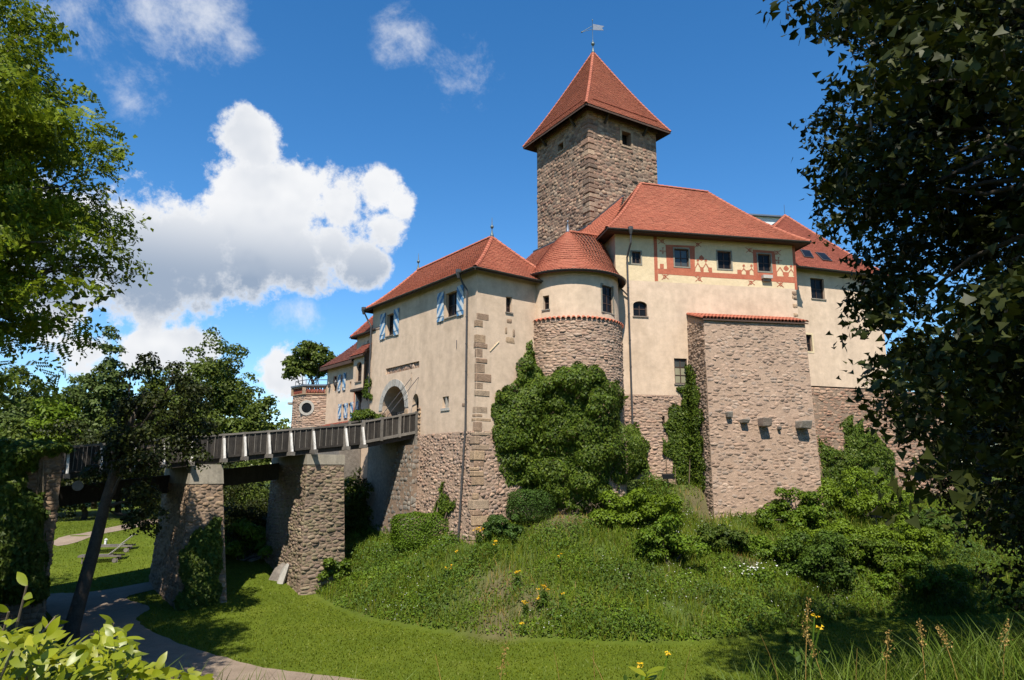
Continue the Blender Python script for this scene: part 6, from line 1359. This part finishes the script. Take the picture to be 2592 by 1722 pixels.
for q in C[::2]: limb(mb, tr[5] if q[2] > tr[5][2] else tr[4], q, .09, .015, .1, rg, 5, 6)
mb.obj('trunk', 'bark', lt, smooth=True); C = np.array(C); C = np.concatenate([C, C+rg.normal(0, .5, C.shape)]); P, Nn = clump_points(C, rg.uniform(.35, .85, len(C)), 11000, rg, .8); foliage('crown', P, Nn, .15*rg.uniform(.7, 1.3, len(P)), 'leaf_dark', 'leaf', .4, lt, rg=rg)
# ------------------------------------------------------------------ ground cover
def rays_ok(P, lim=(-60, 2420, 0, 1640)):
    x, y = proj(P); d = P[:, 1] > 1; return d & (x > lim[0]) & (x < lim[1]) & (y > lim[2]) & (y < lim[3])
def blades(name, P, h, w, lean, m, rg, nseg=2):
    """bent tapering grass blades"""
    n = len(P); a = rg.uniform(0, 2*math.pi, n); side = np.stack([np.cos(a), np.sin(a), 0*a], 1); b = rg.uniform(0, 2*math.pi, n); ld = np.stack([np.cos(b), np.sin(b), 0*b], 1)*lean[:, None]
    up = np.array([0, 0, 1.]); V = [P-side*w[:, None]/2, P+side*w[:, None]/2]
    for k in range(1, nseg):
        f = k/nseg; c = P+up*(h*f)[:, None]+ld*(h*f*f)[:, None]; V += [c-side*(w*(1-f*.6))[:, None]/2, c+side*(w*(1-f*.6))[:, None]/2]
    V.append(P+up*(h*.96)[:, None]+ld*h[:, None]); k = len(V); V = np.stack(V, 1).reshape(-1, 3); off = (np.arange(n)*k)[:, None]; F4 = [np.array([[2*i, 2*i+1, 2*i+3, 2*i+2]])+off for i in range(nseg-1)]; F3 = np.array([[k-3, k-2, k-1]])+off
    return np_mesh(name, V, ([np.concatenate(F4)] if F4 else [])+[F3], m)
rg = np.random.default_rng(301)
def scatter(n, xr, yr, cond):
    out = []
    tot = 0
    while tot < n:
        x = rg.uniform(*xr, n*2); y = rg.uniform(*yr, n*2); z, th, tb = terrain(x, y); P = np.stack([x, y, z], 1); ok = cond(x, y, th, tb) & rays_ok(P)
        out.append(P[ok]); tot += ok.sum()
    return np.concatenate(out)[:n]
def patchy(x, y, s=1.0): return .5+.5*np.sin(x*1.1*s+1.7*np.sin(y*.8*s))*np.sin(y*1.3*s+1.2*np.sin(x*.9*s+2))
hill = lambda x, y, th, tb: (th > .015) & (th < .995) & (rg.random(len(x)) > .72*earth_at(x, y)) & (x > -14)
P = scatter(46000, (-13, 34), (29, 51), lambda x, y, th, tb: hill(x, y, th, tb) & (patchy(x, y) > .25*rg.random(len(x))))
hh = rg.uniform(.2, .62, len(P))*(.7+.6*patchy(P[:, 0]*.6, P[:, 1]*.6)); obj('meadow_grass', blades('meadow_grass', P, hh, rg.uniform(.02, .045, len(P)), rg.uniform(.1, .7, len(P)), 'grass_blade', rg), None, 'stuff')['label'] = 'wild grass on the castle slope'
P = scatter(72000, (-13, 34), (29, 51), lambda x, y, th, tb: hill(x, y, th, tb) & (patchy(x+3, y, .8) > .62*rg.random(len(x))))
P2 = P.copy(); P2[:, 2] += rg.uniform(.03, .42, len(P))*patchy(P[:, 0]+3, P[:, 1], .8); o = foliage('herb_layer', P2, np.tile((0, -.35, 1.), (len(P), 1)), rg.uniform(.06, .15, len(P)), 'leaf_herb', 'leaf', .3, None, 'stuff', rg, .55); o['label'] = 'leafy weeds on the castle slope'
P = scatter(26000, (-13, 34), (29, 51), lambda x, y, th, tb: hill(x, y, th, tb) & (patchy(x-5, y+2, .7) > .35+.4*rg.random(len(x))))
P2 = P.copy(); P2[:, 2] += rg.uniform(.05, .8, len(P))*patchy(P[:, 0]-5, P[:, 1]+2, .7); o = foliage('weed_clumps', P2, np.tile((0, -.35, 1.), (len(P), 1)), rg.uniform(.07, .16, len(P)), 'leaf_herb_dark', 'leaf', .3, None, 'stuff', rg, .55); o['label'] = 'darker weed clumps on the castle slope'
P = scatter(1800, (-13, 34), (29, 51), lambda x, y, th, tb: (th > .02) & (th < .99) & (rg.random(len(x)) < .03+.5*earth_at(x, y)) & (x > -14)); obj('dry_grass', blades('dry_grass', P, rg.uniform(.12, .5, len(P)), rg.uniform(.015, .03, len(P)), rg.uniform(.2, 1.0, len(P)), 'grass_dry', rg), None, 'stuff')['label'] = 'dry grass on the bare patches'
P = scatter(380, (-12, 16), (30, 42), lambda x, y, th, tb: hill(x, y, th, tb) & (patchy(x+8, y-3, .5) > .55)); P[:, 2] += rg.uniform(.15, .45, len(P)); o = foliage('daisies', P, np.tile((0, -.5, 1.), (len(P), 1)), rg.uniform(.035, .06, len(P)), 'flower_white', 'ivy', 0, None, 'stuff', rg, .3); o['label'] = 'tiny white flowers in the slope grass'
# mown lawn
P = scatter(95000, (-40, 26), (22, 58), lambda x, y, th, tb: (th < .01) & (tb < .02) & (rg.random(len(x)) < np.clip(34/y, 0, 1)**2)); pth = np.zeros(len(P), bool)
for o in [o for o in COL.objects if o.name.startswith('path')]:
    t_ = np.array([[o.data.vertices[i].co[:2] for i in p.vertices] for p in o.data.polygons])
    mn = t_.min(1); mx_ = t_.max(1)
    cx, cy = P[:, 0], P[:, 1]
    for tri in t_:
        sel = (cx > tri[:, 0].min()) & (cx < tri[:, 0].max()) & (cy > tri[:, 1].min()) & (cy < tri[:, 1].max()) & ~pth
        if sel.any():
            i = np.where(sel)[0]; pth[i] |= inpoly(cx[i], cy[i], [tuple(q) for q in tri])
P = P[~pth]; obj('lawn_grass', blades('lawn_grass', P, rg.uniform(.035, .085, len(P)), rg.uniform(.03, .06, len(P)), rg.uniform(.2, .9, len(P)), 'lawn_blade', rg, 1), None, 'stuff')['label'] = 'short mown lawn grass in the ditch'
# near bank on the right: long grass with seed heads
def near(n, xr, yr): x = rg.uniform(*xr, n); y = rg.uniform(*yr, n); return np.stack([x, y, terrain(x, y)[0]], 1)
P = near(22000, (1.0, 7.2), (3.4, 7.6)); keep = rg.random(len(P)) < np.clip((P[:, 0]-.9)/1.6, .02, 1); P = P[keep]
obj('bank_grass', blades('bank_grass', P, rg.uniform(.16, .5, len(P)), rg.uniform(.007, .015, len(P)), rg.uniform(.15, 1.0, len(P)), 'grass_near', rg, 3), None, 'stuff')['label'] = 'long grass on the bank at the lower right'
P = near(2500, (-3.0, 2.5), (4.2, 7.5)); obj('bank_grass', blades('bank_grass', P, rg.uniform(.15, .4, len(P)), rg.uniform(.006, .012, len(P)), rg.uniform(.2, .9, len(P)), 'grass_near', rg, 3), None, 'stuff')['label'] = 'shorter grass on the bank below the viewer'
P = near(9000, (-22, 22), (6.5, 20)); P = P[terrain(P[:, 0], P[:, 1])[2] > .05]; obj('bank_grass', blades('bank_grass', P, rg.uniform(.2, .5, len(P)), rg.uniform(.015, .03, len(P)), rg.uniform(.2, .9, len(P)), 'grass_blade', rg, 2), None, 'stuff')['label'] = 'rough grass on the outer bank'
def stalk(p, h, lean, seedhead, i, label):
    t = thing('grass_stalk', label, 'grass stalk', p, 'tall grass stalks at the lower edge'); mb = MB(); r2 = np.random.default_rng(900+i); dr = np.array([math.cos(lean[1]), math.sin(lean[1]), 0])*lean[0]
    pts = [p+np.array([0, 0, h*f])+dr*h*f*f for f in np.linspace(0, 1, 6)]; mb.tube(pts, [.004, .0035, .003, .0025, .002, .0012], 5); mb.obj('stem', 'grass_dry', t)
    if seedhead:
        n = 80; f = r2.uniform(.74, 1.0, n); Q = np.array([p+np.array([0, 0, h*q])+dr*h*q*q for q in f])+r2.normal(0, 1, (n, 3))*(.035*(1.25-f))[:, None]; foliage('seed_head', Q, r2.normal(0, 1, (n, 3)), np.full(n, .015), 'grass_dry', 'leaf', 0, t, rg=r2)
st_ = [(2290, 1425, .95, 1), (2200, 1445, .9, 1), (2120, 1435, .9, 1), (2020, 1450, .85, 1), (1960, 1490, .8, 0), (1900, 1460, .85, 1), (1838, 1380, 1.1, 1), (1800, 1460, .85, 0), (1560, 1490, .7, 0), (1370, 1500, .7, 0), (1300, 1500, .65, 0), (1140, 1490, .7, 1), (1030, 1510, .6, 0), (1420, 1520, .6, 0)]
sl_ = ['rightmost seeding grass stalk at the lower right corner', 'seeding grass stalk second from the right corner', 'seeding grass stalk before the shaded slope end', 'seeding grass stalk fourth from the right corner', 'bare grass stalk among the seeding ones at the lower right', 'seeding grass stalk right of the tall one', 'tallest grass stalk standing before the dark ditch shadow', 'bare stalk just left of the tallest grass stalk',
       'bare stalk right of the near yellow flower', 'bare stalk left of the near yellow flower', 'second bare stalk left of the near yellow flower', 'seeding stalk over the middle of the lawn', 'leftmost short bare stalk over the lawn', 'short bare stalk closest to the pale seedling']
for i, (x, y, h, sh) in enumerate(st_):
    Y = 4.6+.5*random.random(); q = atY(x*D10, y*D10, Y); z = hz(q[0], q[1]); stalk(np.array([q[0], q[1], z]), max(.3, q[2]-z), (random.uniform(.05, .35), random.uniform(0, 6.3)), sh, i, sl_[i])
# yellow flowers
def ragwort(p, h, n, i, label, grp='yellow flowering weeds', fs=.85):
    r2 = np.random.default_rng(700+i); t = thing('ragwort', label, 'flower', p, grp); mb = MB(); heads = []
    for k in range(n):
        e = p+np.array([r2.normal(0, .12*h), r2.normal(0, .12*h), h*r2.uniform(.75, 1.05)]); limb(mb, p+np.append(r2.normal(0, .03, 2), -.03), e, .012, .006, .05, r2, 4, 5); heads.append(e)
    mb.obj('stem', 'leaf_herb', t); H_ = np.array(heads); 
    for hd in heads:                                 # every flower head a piece of its own
        m = 9; Q = hd+r2.normal(0, .03*(fs+.3)/1.3, (m, 3))*np.array([1, 1, .5]); foliage('flower_head', Q, np.tile((0, -.4, 1.), (m, 1)), r2.uniform(.045, .075, m)*fs, 'flower_yellow', 'ivy', 0, t, rg=r2, jit=.3)
    m = 40*n; Q = p+np.stack([r2.normal(0, .12*h, m), r2.normal(0, .12*h, m), r2.uniform(0, .7*h, m)], 1); foliage('leaves', Q, r2.normal(0, 1, (m, 3))+np.array([0, -.3, .8]), r2.uniform(.07, .13, m)*(fs+.3)/1.3, 'leaf_herb_dark', 'leaf', .3, t, rg=r2)
rl = ['biggest yellow flower clump below the drainpipe foot', 'yellow flowers right of the drainpipe clump', 'yellow flower clump high on the left slope', 'small yellow flower below the clipped hedge', 'yellow flower group above the bare earth patch', 'lone yellow flowers halfway up the slope middle', 'dense yellow clump right of the bare earth patch', 'single yellow flower head right of the dense clump',
      'yellow flowers low on the bare earth patch', 'yellow flowers beside the dry patch edge', 'yellow flower near the lawn edge', 'yellow flowers by the shaded end of the lawn', 'yellow flowers at the upper right slope']
for i, (k, x, y, h, n) in enumerate(((16, 440, 520, .9, 9), (16, 595, 630, .8, 5), (16, 130, 870, .7, 5), (16, 200, 690, .6, 2), (16, 820, 930, .7, 6), (16, 1240, 740, .7, 3), (16, 1085, 1110, .8, 8), (16, 1262, 1090, .5, 2), (16, 905, 1215, .6, 4), (16, 1035, 1175, .6, 4), (16, 880, 1400, .5, 2), (17, 915, 1500, .5, 4), (18, 925, 545, .6, 4))):
    p = ghit(*zz(k, x, y)); ragwort(p, h, n, i, rl[i])
for i, (x, y, Y) in enumerate(((1490, 1498, 5.2), (1850, 1432, 5.6))):
    q = atY(x*D10, y*D10, Y); z = hz(q[0], q[1]); r2 = np.random.default_rng(760+i); ragwort(np.array([q[0], q[1], z]), q[2]-z, 2, 20+i, fs=.35, label= ['near yellow flower at the lower edge beside a green leaf', 'near yellow flower on a tall stem before the shaded ditch'][i], grp='near yellow flowers')
r2 = np.random.default_rng(790); p = ghit(*zz(17, 680, 1010)); t = thing('white_flower', 'clump of white flowers on the slope below the dark round bush', 'flower', p); mb = MB(); m = 34; Q = p+np.stack([r2.normal(0, .65, m), r2.normal(0, .25, m), r2.uniform(.35, .9, m)], 1)
for q in Q[::3]: limb(mb, np.array([q[0]*.6+p[0]*.4, q[1]*.6+p[1]*.4, hz(q[0], q[1])-.05]), q, .01, .006, .04, r2, 4, 5)
mb.obj('stem', 'leaf_herb', t); foliage('flower_head', Q, np.tile((0, -.6, 1.), (m, 1)), r2.uniform(.08, .13, m), 'flower_white', 'ivy', 0, t, rg=r2, jit=.4)
m = 700; Q2 = p+np.stack([r2.normal(0, .6, m), r2.normal(0, .3, m), r2.uniform(.05, .6, m)], 1); foliage('leaves', Q2, r2.normal(0, 1, (m, 3))+np.array([0, -.3, .8]), r2.uniform(.08, .14, m), 'leaf_herb', 'leaf', .3, t, rg=r2)

# ------------------------------------------------------------------ near shrub, lower left: single leaves
LV = []; LF = []; nU = 7
for i in range(nU):
    f = i/(nU-1); w = .25*math.sin(math.pi*min(1, f*.72+.04))**.9*(1-f**5)*(1.15-.5*f); zc = -.16*f*f
    LV += [(-w, f, zc+.10*w+.01*math.sin(i*2)), (0, f, zc), (w, f, zc+.10*w-.01*math.sin(i*2))]
for i in range(nU-1): a = i*3; LF += [(a, a+1, a+4, a+3), (a+1, a+2, a+5, a+4)]
near_leaf = []
for m in ('leaf_shrub',):
    mb = MB(); mb.add(LV, LF); near_leaf.append(mb.mesh('leaf', m, True))
rs = np.random.default_rng(401); sx, sy = -1.9, 3.1
ns = thing('leafy_shrub', 'bright yellow green shrub close to the viewer at the lower left', 'shrub', (sx, sy, hz(sx, sy)))
shp = [(0, 1352), (62, 1345), (78, 1375), (40, 1425), (85, 1425), (135, 1412), (140, 1440), (100, 1480), (195, 1490), (232, 1450), (262, 1428), (305, 1480), (315, 1530), (390, 1548), (470, 1552), (470, 1585), (300, 1625), (-20, 1640), (-20, 1420)]
tips = []
for (x, y, Y) in ((62, 1350, 2.9), (20, 1410, 2.7), (130, 1420, 3.0), (262, 1436, 3.2), (240, 1480, 3.0), (310, 1530, 3.2), (180, 1490, 3.3), (90, 1480, 2.6), (455, 1560, 3.3), (30, 1500, 2.4), (400, 1555, 3.1), (150, 1530, 2.6), (290, 1560, 2.8), (60, 1560, 2.5), (220, 1560, 2.9), (5, 1450, 2.8)): tips.append(atY(x*D10, y*D10, Y))
mb = MB(); brs = []
for q in tips: brs.append(limb(mb, (sx+rs.normal(0, .12), sy+rs.normal(0, .1), hz(sx, sy)-.05), q, .014, .004, .06, rs, 7, 6))
mb.obj('branch', 'twig', ns)
def put_leaf(p, d, nrm, s):
    y = Vector(d).normalized(); zv = Vector(nrm); zv = (zv-y*zv.dot(y)).normalized(); x = y.cross(zv); o = obj('leaf', near_leaf[0], ns); M4 = (Matrix((x, y, zv)).transposed()*s).to_4x4(); M4.translation = Vector(p); o.matrix_basis = M4
cnt = 0
for b, q in zip(brs, tips):
    for k in range(15):
        f = 1-.62*(k/15)**1.2; j = min(len(b)-2, int(f*(len(b)-1))); tt = f*(len(b)-1)-j; p = b[j]*(1-tt)+b[j+1]*tt; ax = unit(b[j+1]-b[j]); an = k*2.4+rs.normal(0, .3); u = unit(np.cross(ax, (0.3, .2, 1))); w_ = np.cross(ax, u); d = ax*.55+(u*math.cos(an)+w_*math.sin(an))*.9+np.array([0, 0, -.15]); put_leaf(p, d, np.array([0, -.45, .8])+rs.normal(0, .5, 3), rs.uniform(.05, .08)); cnt += 1
x = rs.uniform(-20, 470, 6000); y = rs.uniform(1345, 1640, 6000); ok = inpoly(x, y, shp) & (y > 1455); x, y = x[ok][:1300], y[ok][:1300]; Yd = rs.uniform(2.4, 3.5, len(x)); Q = np.array([atY(a*D10, b*D10, c) for a, b, c in zip(x, y, Yd)]); TPL['near'] = (np.array(LV), [LF]); foliage('leaf_mass', Q, np.tile((0, -.5, .8), (len(Q), 1)), rs.uniform(.05, .075, len(Q)), 'leaf_shrub', 'near', .3, ns, 'stuff', rs, .5)
q = atY(1490*D10, 1552*D10, 4.6); z = hz(q[0], q[1]); t = thing('seedling', 'small plant with pale pointed leaves at the lower edge under the yellow flower', 'plant', (q[0], q[1], z)); mb = MB(); mb.tube([(q[0], q[1], z-.02), q], [.006, .004], 5); mb.obj('stem', 'leaf_bright', t)
for k in range(7):
    a = k*2.4; o = obj('leaf', near_leaf[0], t); y_ = Vector((math.cos(a), math.sin(a)*.8, .45)).normalized(); zv = Vector((0, -.2, 1)); zv = (zv-y_*zv.dot(y_)).normalized(); xx = y_.cross(zv); M4 = (Matrix((xx, y_, zv)).transposed()*.13).to_4x4(); M4.translation = Vector(q)-Vector((0, 0, .02*k)); o.matrix_basis = M4

# ------------------------------------------------------------------ small things
def lounger(x, y, rot, label, first=None):
    p = ghit(*zz(14, x, y)); t = thing('sun_lounger', label, 'sun lounger', p, 'slatted sun loungers on the lawn'); c, s = math.cos(rot), math.sin(rot); e = np.array([c, s, 0]); n = np.array([-s, c, 0]); up = np.array([0, 0, 1.]); L_ = 2.3; Wd = .7
    sl = .19
    for sd in (-1, 1): mb = MB(); mb.box(p-e*L_/2+n*(sd*Wd/2-.03)+up*.3, e*L_, n*.06, up*.09); mb.obj('side_rail', 'wood_rail', t)
    for i in range(16): mb = MB(); mb.box(p-e*(L_/2-.02)+e*(i*L_/2/10)-n*(Wd/2-.04)+up*.39, e*.085, n*(Wd-.08), up*.025); mb.obj('slat', 'wood_rail', t)
    h = p+e*(L_/2-.75)+up*.4; v = unit(e*.75+up*.62)
    for i in range(8): mb = MB(); mb.box(h+v*(.03+i*.115)-n*(Wd/2-.04), v*.09, n*(Wd-.08), np.cross(v, n)*.022); mb.obj('back_slat', 'wood_pale', t)
    for a in (-L_/2+.2, L_/2-.25):
        for sd in (-1, 1): mb = MB(); mb.box(p+e*a+n*(sd*(Wd/2-.06)-.03)-up*.06, e*.07, n*.06, up*.4); mb.obj('leg', 'wood_rail', t)
    for sd in (-1, 1): mb = MB(); mb.tube([p+e*(L_/2-.35)+n*(sd*Wd/2-.02)+up*.1, p+e*(L_/2-.35)+n*(sd*Wd/2+.02)+up*.1], .13, 12); mb.obj('wheel', 'wood_rail', t)
lounger(760, 800, .22, 'weathered slatted sun lounger nearer the path'); lounger(930, 655, .22, 'weathered slatted sun lounger farther from the path')
# pale slabs leaning on the pier
p = ghit(*zz(15, 720, 1480)); t = tag(MB().prism([p+np.array([-.22, 0, 0]), p+np.array([.12, 0, .0]), p+np.array([.36, .12, .95]), p+np.array([.22, .12, 1.05]), p+np.array([.02, .05, .8])], (.04, .16, 0)).obj('stone_slab', 'stone_ashlar'), 'pale upright stone slab leaning at the foot of the mossy pier', 'slab')
p = ghit(*zz(15, 650, 1470)); tag(MB().prism([p+np.array([-.5, .3, -.05]), p+np.array([.45, .3, -.05]), p+np.array([.5, .45, .8]), p+np.array([.25, .5, 1.0]), p+np.array([-.15, .45, .7])], (.02, .14, 0)).obj('stone_slab', 'stone_grey'), 'shaded grey slab behind the pale one at the mossy pier', 'slab')
# garden steps with handrail behind the bridge
a = ghit(*zz(15, 330, 1230)); bpt = ghit(*zz(15, 625, 1110))
st = thing('garden_steps', 'narrow stone steps with pale metal handrail seen under the bridge', 'steps', a); n = 8; d = (bpt-a)/n; u = unit(np.cross(d, (0, 0, 1)))
for i in range(n):
    q = a+d*i; zq = max(q[2], hz(q[0], q[1])); mb = MB(); mb.box(np.array([q[0], q[1], zq-.35])-u*.6, d*np.array([1, 1, 0]), u*1.2, (0, 0, .42)); mb.obj('step', 'stone_grey', st)
mb = MB(); up = np.array([0, 0, .95]); r0 = a+up-u*.6; r1 = bpt+up-u*.6; r0[2] = max(r0[2], hz(a[0], a[1])+.95); r1[2] = max(r1[2], hz(bpt[0], bpt[1])+.95); mb.tube([r0, r1], .03, 8)
for f in (.02, .5, .98): q = r0+(r1-r0)*f; mb.tube([q, np.array([q[0], q[1], hz(q[0], q[1])-.1])], .025, 6)
mb.obj('handrail', 'white_paint', st)
# floodlights on the slope
def flood(px, label, seed):
    p = ghit(*px); t = thing('floodlight', label, 'floodlight', p, 'black floodlights on the castle slope'); up = np.array([0, 0, 1.]); mb = MB(); mb.tube([p-up*.1, p+up*.62], .035, 6); mb.obj('post', 'metal_black', t)
    mb = MB(); mb.prism([p+np.array([-.3, -.12, .6]), p+np.array([.3, -.12, .6]), p+np.array([.36, -.16, .86]), p+np.array([-.36, -.16, .86])], (0, .22, .06)); mb.obj('housing', 'metal_black', t); mb = MB(); mb.box(p+np.array([-.27, .112, .7]), (.54, 0, 0), (0, .01, 0), (0, 0, .2)); mb.obj('lens', 'glass', t)
flood(zz(12, 515, 1330), 'black floodlight below the narrow ivy strip', 1); flood(zz(17, 1630, 590), 'black floodlight among the bushes on the right slope', 2)
# round dish under the bridge and white marker on the lawn
p = atY(*zz(13, 643, 490), 31.6); t = thing('round_mirror', 'pale round mirror hanging under the outer end of the bridge', 'mirror', p); n_ = unit(CAMP-p); disc(p, n_, .0, .22, .03, 'stone_grey', 'disc', t); mb = MB(); mb.tube([p-n_*.02, np.array([p[0]-.1, p[1]+.25, zdeck(17.2)-.2])], .02, 5); mb.obj('arm', 'metal_dark', t)
p = ghit(*zz(14, 820, 575)); t = thing('marker_post', 'small white marker post on the lawn by the loungers', 'post', p); mb = MB(); mb.box(p+np.array([-.06, -.06, -.05]), (.12, 0, 0), (0, .12, 0), (0, 0, .42)); mb.obj('post', 'white_paint', t); mb = MB(); mb.prism([p+np.array([-.08, -.08, .37]), p+np.array([.08, -.08, .37]), p+np.array([0, -.08, .47])], (0, .16, 0)); mb.obj('cap', 'white_paint', t)
